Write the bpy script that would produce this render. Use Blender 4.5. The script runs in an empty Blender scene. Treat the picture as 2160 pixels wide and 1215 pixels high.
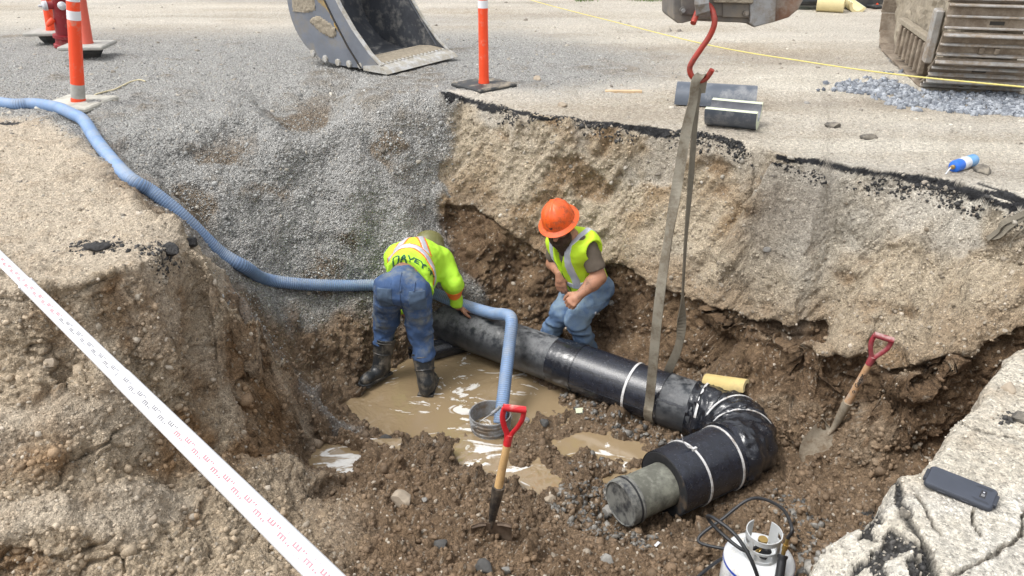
import bpy, bmesh, math, random
import numpy as np
import time as _time; _t0 = _time.time()
from mathutils import Vector, Matrix, noise as mnoise
from mathutils.geometry import delaunay_2d_cdt
from mathutils.bvhtree import BVHTree
S = bpy.context.scene
C = S.collection
random.seed(7); rng = np.random.default_rng(11)

# ---------------- camera ----------------
CAMH, PITCH, FPX = 1.4, math.radians(27.0), 1600.0
cd = bpy.data.cameras.new('camera'); cd.sensor_width = 36.0; cd.lens = 36.0*FPX/2160
cd.clip_start = 0.05; cd.clip_end = 600
cam = bpy.data.objects.new('camera', cd); C.objects.link(cam)
cam.location = (0, 0, CAMH); cam.rotation_euler = (math.pi/2-PITCH, 0, 0)
S.camera = cam
# ---------------- sky and sun (bright overcast) ----------------
w = bpy.data.worlds.new('World'); S.world = w; w.use_nodes = True
nt = w.node_tree; nt.nodes.clear()
SUN_EL, SUN_ROT = math.radians(62), math.radians(250)
sky = nt.nodes.new('ShaderNodeTexSky'); sky.sky_type = 'NISHITA'; sky.sun_disc = False
sky.sun_elevation = SUN_EL; sky.sun_rotation = SUN_ROT; sky.air_density = 1.0; sky.dust_density = 3.0; sky.ozone_density = 1.0
hs = nt.nodes.new('ShaderNodeHueSaturation'); hs.inputs['Saturation'].default_value = 0.12
bg = nt.nodes.new('ShaderNodeBackground'); bg.inputs['Strength'].default_value = 0.15
wo = nt.nodes.new('ShaderNodeOutputWorld')
nt.links.new(sky.outputs[0], hs.inputs['Color']); nt.links.new(hs.outputs[0], bg.inputs['Color']); nt.links.new(bg.outputs[0], wo.inputs['Surface'])
sl = bpy.data.lights.new('sun', 'SUN'); sl.energy = 0.8; sl.angle = math.radians(18); sl.color = (1.0, 0.96, 0.9)
so = bpy.data.objects.new('sun', sl); C.objects.link(so)
_az = SUN_ROT
_d = Vector((math.sin(_az)*math.cos(SUN_EL), math.cos(_az)*math.cos(SUN_EL), math.sin(SUN_EL)))   # towards the sun
so.rotation_euler = _d.to_track_quat('Z', 'Y').to_euler()
S.view_settings.view_transform = 'Standard'; S.view_settings.look = 'None'
S.view_settings.exposure = 1.03; S.view_settings.gamma = 1.0; S.view_settings.use_curve_mapping = False

# ---------------- measuring helpers ----------------
CP, SP = math.cos(PITCH), math.sin(PITCH)
def pz(px, py, z):
    """point on the sight line of photo pixel (px,py) at height z"""
    v = (py-607.5)/FPX; dep = (CAMH-z)/(SP+v*CP)
    return Vector(((px-1080)/FPX*dep, (dep-(CAMH-z)*SP)/CP, z))
def py_(px, py, y):
    """point on the sight line of photo pixel (px,py) at range y"""
    v = (py-607.5)/FPX; th = PITCH+math.atan(v); drop = y*math.tan(th)
    dep = y*CP+drop*SP
    return Vector(((px-1080)/FPX*dep, y, CAMH-drop))

# ---------------- numpy noise ----------------
s01 = lambda v, a, b: np.clip((v-a)/(b-a), 0, 1)
def _h(ix, iy, iz):
    n = (ix*73856093) ^ (iy*19349663) ^ (iz*83492791)
    n = (n ^ (n >> 13))*1274126177 & 0x7fffffff
    n = (n ^ (n >> 16)) & 0xffff
    return n.astype(np.float32)/32768.0-1.0
def vn(p, s, seed=0):
    q = p*s+seed*17.31; i = np.floor(q).astype(np.int64); f = (q-i).astype(np.float32); f = f*f*(3-2*f)
    r = 0
    for dx in (0, 1):
        for dy in (0, 1):
            for dz in (0, 1):
                w_ = (f[:, 0] if dx else 1-f[:, 0])*(f[:, 1] if dy else 1-f[:, 1])*(f[:, 2] if dz else 1-f[:, 2])
                r = r+w_*_h(i[:, 0]+dx, i[:, 1]+dy, i[:, 2]+dz)
    return r
def fbm(p, s, o=3, seed=0, g=0.5):
    r = 0; a = 1.0; t = 0
    for k in range(o):
        r = r+a*vn(p, s*(2.03**k), seed+k*3); t += a; a *= g
    return r/t
def worley(p, s, seed=0):
    """distance to nearest jittered point (3D), and its id value"""
    q = p*s+seed*7.7; i = np.floor(q).astype(np.int64); best = np.full(len(p), 9.0, np.float32); idv = np.zeros(len(p), np.float32)
    for dx in (-1, 0, 1):
        for dy in (-1, 0, 1):
            for dz in (-1, 0, 1):
                c = i+np.array([dx, dy, dz])
                a = _h(c[:, 0], c[:, 1], c[:, 2]); b = _h(c[:, 0]+91, c[:, 1]+3, c[:, 2]+5); d = _h(c[:, 0]+7, c[:, 1]+57, c[:, 2]+11)
                r2 = (c[:, 0]+.5+a*.45-q[:, 0])**2+(c[:, 1]+.5+b*.45-q[:, 1])**2+(c[:, 2]+.5+d*.45-q[:, 2])**2
                m = r2 < best; best = np.where(m, r2, best); idv = np.where(m, a, idv)
    return np.sqrt(best).astype(np.float32), idv
def lumps(p, s, seed=0, keep=.5, r0=.35, r1=.62):
    """rounded lumps of varying size bedded in a surface (continuous)"""
    q = p*s+seed*7.7; i = np.floor(q).astype(np.int64); out = np.zeros(len(p), np.float32)
    for dx in (-1, 0, 1):
        for dy in (-1, 0, 1):
            for dz in (-1, 0, 1):
                c = i+np.array([dx, dy, dz])
                a = _h(c[:, 0], c[:, 1], c[:, 2]); b = _h(c[:, 0]+91, c[:, 1]+3, c[:, 2]+5); d = _h(c[:, 0]+7, c[:, 1]+57, c[:, 2]+11); e = _h(c[:, 0]+33, c[:, 1]+21, c[:, 2]+77)*.5+.5
                r = np.where(e < keep, r0+(r1-r0)*e/keep, 0)
                r2 = (c[:, 0]+.5+a*.45-q[:, 0])**2+(c[:, 1]+.5+b*.45-q[:, 1])**2+(c[:, 2]+.5+d*.45-q[:, 2])**2
                out = np.maximum(out, np.sqrt(np.clip(r*r-r2, 0, None)))
    return out

# ---------------- the lay of the land: surveyed points ----------------
# zones: G grey gravel, T tan plateau, F far dusty yard, D dry crust, B brown earth, M wet mud, L pale slab
ZN = 'GTFDBML'
PV, PZ, PE = [], [], []
def pt(v, zone):
    PV.append(tuple(v)); w_ = [0.0]*7
    for ch in zone: w_[ZN.index(ch)] += 1.0/len(zone)
    PZ.append(w_); return len(PV)-1
def pp(px, py, z, zone): return pt(pz(px, py, z), zone)
def wp(x, y, z, zone): return pt((x, y, z), zone)
def line(pts, zone, off=None, offz=None, offzone=None):
    ids = [pp(*p, zone) for p in pts]
    for a, b in zip(ids, ids[1:]): PE.append((a, b))
    if off:
        o = []
        for k, i in enumerate(ids):
            v = PV[i]; o.append(wp(v[0]+off[0], v[1]+off[1], offz[k] if isinstance(offz, (list, tuple)) else offz, offzone))
        for a, b in zip(o, o[1:]): PE.append((a, b))
    return ids
RIMPX = [(970,205),(1015,212),(1060,222),(1100,234),(1130,236),(1185,243),(1240,248),(1290,256),(1330,262),(1390,270),(1440,274),(1500,282),(1545,292),(1600,312),(1640,325),(1700,335),(1750,345),(1820,358),(1900,365),(1950,375),(2000,385),(2050,402),(2080,407),(2120,428),(2160,432),(2300,470),(2600,540)]
RIM = [pz(a, b, 0) for a, b in RIMPX]
line([(a, b, 0) for a, b in RIMPX], 'F')
line([(a, b-6, 0) for a, b in RIMPX], 'F')
# upper slope just under the rim
line([(975,245,-.12),(1060,262,-.13),(1185,285,-.14),(1330,305,-.14),(1500,330,-.14),(1640,370,-.14),(1800,400,-.13),(1950,420,-.13),(2080,455,-.13),(2160,485,-.13),(2300,520,-.1)], 'D')
line([(975,330,-.40),(1060,350,-.42),(1185,380,-.47),(1330,400,-.47),(1450,420,-.45),(1600,450,-.43),(1760,490,-.42),(1900,520,-.38),(2050,540,-.33),(2160,560,-.3),(2350,560,-.2)], 'D')
CRUST = [(945,425,-.70),(1010,440,-.75),(1060,490,-.85),(1130,522,-.97),(1160,550,-1.03),(1200,558,-1.03),(1250,556,-1.0),(1310,556,-.95),(1350,580,-.97),(1400,600,-.98),(1450,602,-.94),(1500,640,-.97),(1580,690,-.98),(1650,710,-.95),(1700,718,-.92),(1760,740,-.9),(1830,752,-.88),(1890,772,-.85),(1930,785,-.8),(1960,785,-.75),(2000,765,-.7),(2050,745,-.65),(2110,705,-.55),(2160,682,-.5),(2400,600,-.3),(2800,560,-.1)]
line([(a, b-14, c+.03) for a, b, c in CRUST], 'D')
line([(a, b+2, c) for a, b, c in CRUST], 'DDB')
line([(a, b+14, c-.05) for a, b, c in CRUST[1:-3]], 'B')
# foot of the brown wall, then the floor behind the pipe
line([(960,500,-.96),(1000,560,-1.1),(1100,575,-1.18),(1200,610,-1.24),(1300,640,-1.25),(1400,695,-1.31),(1500,745,-1.34),(1580,800,-1.39),(1650,842,-1.41),(1760,885,-1.36),(1840,925,-1.36),(1890,955,-1.36),(1960,960,-1.25),(2050,905,-1.13),(2160,860,-.98),(2400,800,-.8)], 'B')
for a in [(1050,640,-1.36),(1100,640,-1.36),(1100,685,-1.50),(1180,690,-1.50),(1180,650,-1.36),(1250,655,-1.34),(1300,700,-1.44),(1240,700,-1.50),(1180,725,-1.58),(1260,745,-1.56),(1350,740,-1.45),(1400,745,-1.43),(1450,780,-1.47),(1500,795,-1.46),(1560,830,-1.5)]: pp(*a, 'BBM')
for a in [(1650,880,-1.5),(1640,950,-1.52),(1700,950,-1.48),(1750,930,-1.44),(1700,1010,-1.5),(1800,1000,-1.42),(1850,1010,-1.38),(1850,1060,-1.35),(1780,1060,-1.42),(1700,1080,-1.45),(1640,1060,-1.52),(1600,1060,-1.53),(1600,1120,-1.5),(1700,1150,-1.42),(1560,1150,-1.5),(1500,1150,-1.48),(1620,1215,-1.46),(1520,1215,-1.46)]: pp(*a, 'M')
pp(1740,1000,-1.50,'M'); pp(1800,1020,-1.45,'M'); pp(1560,1090,-1.57,'M'); pp(1575,1120,-1.56,'M'); pp(1545,1180,-1.55,'M'); pp(1500,1195,-1.55,'M')
# gravel fan
line([(200,290,-.03),(300,268,-.02),(400,285,-.05),(480,252,-.02),(570,250,-.04),(640,285,-.12),(700,250,-.02),(760,215,0),(850,222,-.01),(930,215,-.01),(970,207,-.005)], 'G')
for a in [(0,245,0),(120,240,0),(300,200,0),(500,180,0),(760,170,0),(900,170,0),(-200,200,0),(960,190,0),(400,120,0),(100,120,0),(650,110,0)]: pp(*a, 'G')
for a in [(250,345,-.1),(300,350,-.2),(350,380,-.3),(400,340,-.22),(450,400,-.36),(480,320,-.2),(560,400,-.42),(560,320,-.18),(610,320,-.28),(660,345,-.42),(710,300,-.2),(760,310,-.22),(800,340,-.36),(850,300,-.25),(890,340,-.42),(930,300,-.3),(680,400,-.5),(750,400,-.45),(820,400,-.5),(860,380,-.5),(930,380,-.55),(935,330,-.4)]: pp(*a, 'G')
for a in [(450,500,-.65),(600,500,-.75),(750,500,-.8),(800,470,-.74),(880,500,-.85),(900,460,-.8),(560,600,-.95),(700,600,-1.08),(760,600,-1.12),(800,600,-1.13),(860,600,-1.15),(900,600,-1.18),(960,580,-1.15),(980,620,-1.25),(510,580,-.88)]: pp(*a, 'G')
for a in [(620,655,-1.15),(690,650,-1.22),(750,640,-1.22),(940,640,-1.32),(1000,640,-1.33)]: pp(*a, 'GGB')
for a in [(640,700,-1.25),(680,720,-1.33),(740,700,-1.36),(640,760,-1.38),(700,770,-1.48),(760,740,-1.48),(800,740,-1.52),(830,700,-1.45),(740,790,-1.6),(700,810,-1.52),(790,790,-1.67),(840,770,-1.66),(730,845,-1.63),(700,862,-1.47),(775,905,-1.62),(800,905,-1.74),(835,925,-1.70),(780,880,-1.76),(755,862,-1.70),(660,800,-1.42)]: pp(*a, 'M')
# water basin and the two lobes in front
for a in [(790,850,-1.76),(820,830,-1.8),(860,860,-1.82),(900,800,-1.8),(960,800,-1.85),(950,880,-1.8),(1050,870,-1.82),(1100,830,-1.82),(1150,860,-1.76),(850,905,-1.74),(920,915,-1.73),(1000,770,-1.8),(900,760,-1.72),(1080,800,-1.8),(1050,760,-1.7)]: pp(*a, 'M')
for a in [(1120,780,-1.63),(1200,830,-1.63),(1190,870,-1.66),(1250,900,-1.62),(1250,860,-1.6),(1310,880,-1.6),(1380,910,-1.6),(1440,930,-1.6),(1340,905,-1.62),(1320,830,-1.6),(1420,860,-1.6)]: pp(*a, 'MM')
for a in [(820,935,-1.6),(880,945,-1.58),(950,938,-1.66),(1020,930,-1.68),(1080,925,-1.64),(1150,910,-1.6),(1200,905,-1.62),(1100,960,-1.60),(1040,975,-1.71),(1090,1000,-1.70)]: pp(*a, 'M')
for a in [(960,968,-1.73),(1010,990,-1.73),(1130,990,-1.69),(1200,960,-1.70),(1260,950,-1.71),(1330,955,-1.70),(1360,990,-1.68),(1170,1020,-1.68),(1250,1010,-1.64),(1300,1000,-1.68),(1130,1040,-1.66),(1150,1070,-1.64)]: pp(*a, 'M')
for a in [(1200,985,-1.60),(1155,948,-1.61),(1290,975,-1.62),(1230,1000,-1.61)]: pp(*a, 'M')
for a in [(1250,1050,-1.62),(1200,1060,-1.60),(1290,1110,-1.63),(1330,1125,-1.62),(1400,1115,-1.62),(1440,1135,-1.58),(1500,1100,-1.60),(1240,1110,-1.58),(1330,1040,-1.6),(1500,1040,-1.6),(1400,1000,-1.62)]: pp(*a, 'MM')
for a in [(770,960,-1.48),(850,1000,-1.42),(930,1000,-1.55),(950,1030,-1.45),(1000,1060,-1.40),(1050,1100,-1.29),(1050,1135,-1.27),(1120,1120,-1.38),(1200,1140,-1.40),(1300,1165,-1.36),(1400,1165,-1.40),(900,1090,-1.22),(800,1060,-1.2),(1000,1215,-1.18),(800,1215,-1.08),(1200,1215,-1.26),(1400,1215,-1.34),(880,960,-1.55)]: pp(*a, 'MB')
# side puddle
line([(675,915,-1.38),(700,900,-1.37),(740,898,-1.35),(778,930,-1.34),(790,985,-1.36),(770,1045,-1.33)], 'MB')
for a in [(775,985,-1.38),(755,1045,-1.34),(680,1060,-1.36),(660,985,-1.40),(730,912,-1.42)]: pp(*a, 'MB')
for a in [(712,955,-1.57),(715,990,-1.57),(702,1020,-1.57),(742,1000,-1.55),(690,950,-1.53),(738,965,-1.54),(690,1000,-1.55)]: pp(*a, 'M')
# left bank: crest and its hidden far side
line([(-500,225,0),(-200,240,0),(0,258,0),(100,285,0),(160,310,0)], 'T')
line([(160,310,0),(240,365,0),(300,435,0),(335,450,0.02),(385,468,0),(397,500,-.05),(450,545,-.12),(515,595,-.3),(545,635,-.45),(595,700,-.75),(602,780,-1.0),(640,860,-1.25),(670,925,-1.40)], 'TB',
     off=(.10, .26), offz=[-.08,-.2,-.35,-.42,-.52,-.6,-.8,-1.0,-1.08,-1.22,-1.38,-1.46,-1.5], offzone='GB')
for a in [(-300,350,0),(0,400,0),(150,400,0),(100,480,0),(250,450,0),(0,520,0),(200,520,0),(320,500,0),(-400,500,0)]: pp(*a, 'T')
line([(-600,560,0),(-200,590,0),(0,605,0),(100,608,0),(170,600,0),(230,575,0),(300,560,0),(345,540,-.01),(397,500,-.05)], 'TTB')
for a in [(0,645,-.08),(100,700,-.17),(200,690,-.2),(300,650,-.18),(300,700,-.3),(450,600,-.25),(450,700,-.5),(380,640,-.25)]: pp(*a, 'TB')
for a in [(300,760,-.42),(200,760,-.34),(100,780,-.32),(0,760,-.28),(550,735,-.74),(400,720,-.48),(0,850,-.42),(150,825,-.44)]: pp(*a, 'B')
for a in [(430,768,-.62),(520,755,-.78),(580,790,-.95),(480,800,-.72),(560,850,-1.04),(0,865,-.42),(60,860,-.43),(150,840,-.43),(0,905,-.44),(120,900,-.48),(300,900,-.62),(240,860,-.5)]: pp(*a, 'TTB')
for a in [(450,870,-.84),(560,890,-1.1),(380,900,-.76),(0,1045,-.64),(150,1030,-.66),(300,1000,-.78),(380,1010,-.9),(250,980,-.68),(100,960,-.55),(470,960,-.97),(600,900,-1.2),(600,960,-1.24),(560,1000,-1.18)]: pp(*a, 'B')
for a in [(0,1062,-.63),(150,1048,-.65),(300,1012,-.72),(380,1030,-.86),(150,1100,-.68),(0,1110,-.65),(300,1080,-.8),(420,1070,-.95)]: pp(*a, 'T')
for a in [(450,1100,-1.02),(560,1120,-1.1),(0,1170,-.74),(150,1180,-.78),(300,1160,-.86),(150,1215,-.82),(0,1215,-.8),(450,1215,-.97),(620,1215,-1.05)]: pp(*a, 'B')
for a in [(560,985,-1.1),(620,965,-1.14),(650,1000,-1.2),(640,1060,-1.24),(700,1100,-1.18),(700,1150,-1.14)]: pp(*a, 'BBT')
pp(-500,900,-.3,'B'); pp(-700,1215,-.5,'B'); pp(-500,1215,-.6,'B')
# near right slab and its hidden face
line([(2900,560,0),(2500,640,0),(2160,742,0),(2100,785,0),(2082,835,0),(2020,880,0),(1982,945,0),(1945,983,0),(1893,985,0),(1888,1050,-.02),(1830,1090,-.06),(1740,1140,-.10),(1705,1215,-.15),(1680,1300,-.2)], 'L',
     off=(-.08, .12), offz=[-.5,-.8,-1.0,-1.1,-1.15,-1.2,-1.25,-1.28,-1.3,-1.3,-1.3,-1.25,-1.2,-1.0], offzone='B')
for a in [(2100,900,0),(2160,850,0),(2000,1000,.005),(2100,1100,.01),(1950,1100,0),(1900,1180,-.01),(1830,1150,-.07),(1780,1200,-.12),(2160,1215,.01),(2400,1000,.01),(1960,1215,0),(1900,1060,-.005),(1860,1120,-.06)]: pp(*a, 'L')
# ground at the camera's feet, below the frame
for a in [(0,1.8,-.95,'B'),(0,1.2,-.5,'B'),(0,.7,0,'T'),(.35,.6,0,'T'),(.5,1.45,-1.0,'B'),(-.5,1.2,-.6,'B'),(-.7,.5,0,'T'),(-1.4,1.1,-.35,'B'),(-1.6,.5,0,'T'),(-2.6,1.5,-.3,'B'),(-3.2,.8,0,'T'),(.7,.5,0,'L'),(1.5,.4,0,'L'),(3,.4,0,'L'),(4.5,1.0,0,'L'),(-6,2.4,0,'T'),(-6,.3,0,'T'),(6,.3,0,'L'),(0,.3,0,'T'),(0,-.6,0,'T'),(6,-.6,0,'L'),(-6,-.6,0,'T')]: wp(*a)
for x in (-9, -6, -3, 0, 3, 6, 9):
    for y in (6.9, 8, 11, 15): wp(x*(1 if y > 7 else .9), y, 0, 'F' if (y > 9 or x > 0) else 'G')
for a in [(-9,-.6,0,'T'),(9,-.6,0,'L'),(9,2,0,'L'),(-9,2,0,'T'),(-9,4,0,'T'),(9,4,0,'F'),(-6,5.6,0,'G'),(5,2.6,0,'L'),(6,3.5,0,'F')]: wp(*a)

_r = delaunay_2d_cdt([Vector(p[:2]) for p in PV], PE, [], 0, 1e-5)
_tv, _tf, _ov = _r[0], _r[2], _r[3]
_A = np.array([list(PV[o[0]])+PZ[o[0]] if o else [0]*10 for o in _ov], float)
for k, o in enumerate(_ov):
    if not o:     # a crossing of two lines: take the mean of its neighbours
        nb = {j for f in _tf if k in f for j in f if j != k and _ov[j]}
        _A[k] = np.mean([_A[j] for j in nb], axis=0)
    _A[k, 0], _A[k, 1] = _tv[k]
GX0, GY0, GS = -8.9, -0.5, 0.0125
GNX, GNY = int(17.8/GS), int(15.0/GS)
G = np.zeros((GNY, GNX, 8), np.float32); G[:, :, 3] = 1
for f in _tf:
    a, b, c = _A[f[0]], _A[f[1]], _A[f[2]]
    x0 = max(0, int((min(a[0], b[0], c[0])-GX0)/GS)); x1 = min(GNX-1, int((max(a[0], b[0], c[0])-GX0)/GS)+1)
    y0 = max(0, int((min(a[1], b[1], c[1])-GY0)/GS)); y1 = min(GNY-1, int((max(a[1], b[1], c[1])-GY0)/GS)+1)
    if x1 <= x0 or y1 <= y0: continue
    X, Y = np.meshgrid(GX0+np.arange(x0, x1+1)*GS, GY0+np.arange(y0, y1+1)*GS)
    det = (b[1]-c[1])*(a[0]-c[0])+(c[0]-b[0])*(a[1]-c[1])
    if abs(det) < 1e-12: continue
    l0 = ((b[1]-c[1])*(X-c[0])+(c[0]-b[0])*(Y-c[1]))/det; l1 = ((c[1]-a[1])*(X-c[0])+(a[0]-c[0])*(Y-c[1]))/det; l2 = 1-l0-l1
    m = (l0 >= -1e-6) & (l1 >= -1e-6) & (l2 >= -1e-6)
    G[y0:y1+1, x0:x1+1][m] = (l0[..., None]*a[2:]+l1[..., None]*b[2:]+l2[..., None]*c[2:])[m]
def blur(A, n, ax):
    P = np.concatenate([np.repeat(A.take([0], ax), n, ax), A, np.repeat(A.take([-1], ax), n, ax)], ax)
    cs = np.cumsum(P.astype(np.float64), axis=ax); L = A.shape[ax]; k = 2*n
    hi = cs.take(np.arange(k, k+L), ax); lo = cs.take(np.arange(0, L), ax)
    return ((hi-lo)/k).astype(np.float32)
Gs = G[:, :, :1]
for _ in range(2):
    Gs = blur(blur(Gs, 1, 0), 1, 1)
Gb = G[:, :, :1]
for _ in range(2): Gb = blur(blur(Gb, 6, 0), 6, 1)
_mk = G[:, :, 1]+G[:, :, 4]
_mk = (_mk > .97).astype(np.float32)
_yy, _xx = np.meshgrid(GY0+np.arange(GNY)*GS, GX0+np.arange(GNX)*GS, indexing='ij')
_rd = np.full(_mk.shape, 9.0)
for _a, _b in zip(RIM, RIM[1:]):
    _ab = np.array([_b.x-_a.x, _b.y-_a.y]); _t = np.clip(((_xx-_a.x)*_ab[0]+(_yy-_a.y)*_ab[1])/(_ab@_ab), 0, 1); _rd = np.minimum(_rd, np.hypot(_xx-_a.x-_t*_ab[0], _yy-_a.y-_t*_ab[1]))
_mk *= np.clip((_rd-.04)/.12, 0, 1)
for _ in range(2): _mk = np.minimum(_mk, blur(blur(_mk[..., None], 6, 0), 6, 1)[..., 0])
Gs = Gs*(1-_mk[..., None])+Gb*_mk[..., None]
Gz = G[:, :, 1:]
for _ in range(2): Gz = blur(blur(Gz, 2, 0), 2, 1)
def samp(A, x, y):
    fx = np.clip((x-GX0)/GS, 0, GNX-1.001); fy = np.clip((y-GY0)/GS, 0, GNY-1.001)
    ix = fx.astype(int); iy = fy.astype(int); tx = (fx-ix)[..., None]; ty = (fy-iy)[..., None]
    return A[iy, ix]*(1-tx)*(1-ty)+A[iy, ix+1]*tx*(1-ty)+A[iy+1, ix]*(1-tx)*ty+A[iy+1, ix+1]*tx*ty
def base_h(x, y):
    p = np.stack([x, y, np.zeros_like(x)], -1).reshape(-1, 3)
    wx = (vn(p, 3.1, 1)*.035+vn(p, 9.0, 2)*.018+vn(p, 26., 5)*.006).reshape(x.shape); wy = (vn(p, 3.1, 3)*.035+vn(p, 9.0, 4)*.018+vn(p, 26., 6)*.006).reshape(x.shape)
    k = np.clip((y-1.0)/1.5, 0.25, 1)
    return samp(Gs, x+wx*k, y+wy*k)[..., 0]

# grid: columns fan out from behind the camera, rows follow the profile's arc length
QK = 1.0
ud = np.linspace(-.72, .72, int(900*QK))
uo = .72+np.cumsum(np.geomspace(.004, .25, 32))
U = np.concatenate([-uo[::-1], ud, uo])
yf = np.concatenate([np.linspace(-.45, 1.0, 60)[:-1], np.geomspace(1.0, 14.4, 2600), np.geomspace(14.5, 420, 80)])
Yf = np.repeat(yf[None], len(U), 0); Xf = U[:, None]*(Yf+1.0)
Zf = base_h(Xf, Yf); Zf[Yf > 14] = 0
dist = np.sqrt(Xf**2+Yf**2+(CAMH-Zf)**2)+.25
sn = (CAMH-Zf)/dist; cn_ = Yf/dist
ds = np.sqrt((np.diff(Yf, axis=1)*(sn[:, 1:]*1.05+.03))**2*(1+U[:, None]**2)+(np.diff(Zf, axis=1)*(.15+.85*np.abs(cn_[:, 1:])))**2)/dist[:, 1:]
ds[:, yf[1:] < .9] *= .4
# blurred across columns so that rows run smoothly
ds = blur(ds, 4, 0)
ds += 1e-6; ds[:, yf[1:] > 14.4] += .0012
cs = np.concatenate([np.zeros((len(U), 1)), np.cumsum(ds, 1)], 1)
NR = int(1380*QK)
X = np.zeros((len(U), NR), np.float32); Y = X.copy(); Z = X.copy()
for j in range(len(U)):
    t = np.linspace(0, cs[j, -1], NR); Y[j] = np.interp(t, cs[j], yf)
X = U[:, None]*(Y+1.0); Z = base_h(X, Y); Z[Y > 14] = 0
print('terrain grid', X.shape)
P3 = np.stack([X, Y, Z], -1).astype(np.float32)
def normals(P):
    du = np.gradient(P, axis=0); dv = np.gradient(P, axis=1); n = np.cross(du, dv)
    return n/np.maximum(np.linalg.norm(n, axis=-1, keepdims=True), 1e-9)
N = normals(P3)
N = blur(blur(N, 4, 0), 4, 1); N /= np.maximum(np.linalg.norm(N, axis=-1, keepdims=True), 1e-6)
p = P3.reshape(-1, 3).astype(np.float64); n = N.reshape(-1, 3)
# zones looked up with a wobble so their borders are ragged
wz = np.stack([fbm(p, 5, 4, 21), fbm(p, 5, 4, 31)], -1)*.10
Zw = samp(Gz, p[:, 0]+wz[:, 0], p[:, 1]+wz[:, 1]); Zw = np.clip(Zw, 0, 1)**2.2
far = p[:, 1] > 13.5; Zw[far] = 0; Zw[far, 2] = 1
Zw /= Zw.sum(1, keepdims=True)+1e-6
# right bank: pale crust above its broken lower edge, dark earth below it
_cw = [pz(*c) for c in CRUST]; _ca = np.array([c.x/(c.y+1) for c in _cw]); _cz = np.array([c.z for c in _cw]); _cy = np.array([c.y for c in _cw]); _o = np.argsort(_ca)
ang = p[:, 0]/(p[:, 1]+1); zc = np.interp(ang, _ca[_o], _cz[_o]); ycr = np.interp(ang, _ca[_o], _cy[_o])
cn1 = fbm(p*np.array([1, 1, .3]), 3.6, 4, 401)*.075+vn(p, 30, 402)*.008
onb = (ang > _ca.min()-.004) & (p[:, 1] > ycr-.75) & (p[:, 1] > 2.75) & ((Zw[:, 3]+Zw[:, 4]) > .3) & (p[:, 2] > zc-.45)
up_ = s01(p[:, 2]-zc+cn1+vn(p, 16, 403)*.02, -.03, .02); tot = Zw[:, 3]+Zw[:, 4]
Zw[onb, 3] = (tot*up_)[onb]; Zw[onb, 4] = (tot*(1-up_))[onb]
lip = np.where(onb, np.exp(-((p[:, 2]-zc+cn1-.035)/.04)**2), 0); unc = np.where(onb, s01(p[:, 2]-zc+cn1, .0, -.03)*s01(p[:, 2]-zc, -.42, -.12), 0)
g_, t_, f_, d_, b_, m_, l_ = Zw.T
dst = np.sqrt((p**2).sum(1))
lo1 = fbm(p, 2.2, 3, 51); mid = fbm(p, 9, 3, 61); hi = fbm(p, 34, 3, 71); vhi = fbm(p, 110, 2, 81)
w1, w1i = worley(p, 9, 1); w2, w2i = worley(p, 24, 2); w3, w3i = worley(p, 62, 3)
ridge = 1-np.abs(fbm(p, 4.5, 3, 91))*2
steep = 1-np.abs(n[:, 2])
fade = np.clip(1.6-dst/9, .12, 1)
pw = p+np.stack([hi, vhi, mid], -1)*.012
clod = lumps(pw, 8, 1, .38)*.115+lumps(pw, 17, 2, .6)*.060+lumps(pw, 38, 3, .75)*.030
peb1 = lumps(p, 11, 6, .10, .2, .5)*.07; peb2 = lumps(p, 30, 7, .22, .25, .55)*.028; peb3 = lumps(p, 62, 8, .4, .3, .55)*.012
d = 0
gl = fbm(p*np.array([1, .8, .8]), 1.35, 4, 411)
d = d+g_*((gl*.085+(1-np.abs(fbm(p, 2.1, 3, 415))*2.4)*.035)*s01(6.3-p[:, 1], -.2, .5)*s01(p[:, 1], 3.6, 4.1)+lo1*.025+mid*.022+ridge*.012+hi*.006+peb3*1.2+peb2*.4)
rut = fbm(p*np.array([.28, 1.6, 1]), 1.5, 4, 351)
d = d+f_*(rut*.05+(1-np.abs(fbm(p*np.array([.25, 1.3, 1]), 2.2, 3, 425))*2)*.012)*s01(p[:, 1], 4.6, 6)
d = d+t_*(lo1*.024+mid*.016-np.clip(fbm(p, 5.5, 3, 441)-.2, 0, .4)*.05+hi*.0065+vhi*.003+peb2*.4)
d = d+f_*(lo1*.012+mid*.008+hi*.005+vhi*.003+peb2*.3)
d = d+d_*(lo1*.03+mid*.02+hi*.009+vhi*.0045+peb1+peb2*.8+peb3*.8)
d = d+b_*(lo1*.05+mid*.032+hi*.013+vhi*.005+(clod*.45+peb1+peb2)*(1-.6*s01(-p[:, 0], .5, .9))+ridge*.02)
floor_ = np.clip(1-steep*1.5, 0, 1)
d = d+m_*((lo1*.025+mid*.028)*.8+hi*.008+vhi*.004+clod*(.25+.75*floor_)*np.clip(1.0+lo1*1.8+mid, .15, 1.5))
d = d+l_*(lo1*.004+mid*.003+hi*.0035+vhi*.0022)
d = d*fade*np.where((m_ > .5) & (p[:, 2] < -1.66), .45, 1)
# digging streaks left by the excavator's bucket on the long dry slope
su = p@np.array([-.61, .635, .428])+lo1*.05; sv = p@np.array([-.75, -.35, -.55])
st = fbm(np.stack([su, sv*.13, 0*su], -1), 6.5, 3, 141)+.4*fbm(np.stack([su, sv*.2, 0*su], -1), 21, 2, 142)
d = d+d_*(st*.055-np.clip(fbm(p*np.array([1, 1, 1.4]), 2.6, 4, 431)-.12, 0, .4)*.16)*np.clip(-p[:, 2]*6, 0, 1)
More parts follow.
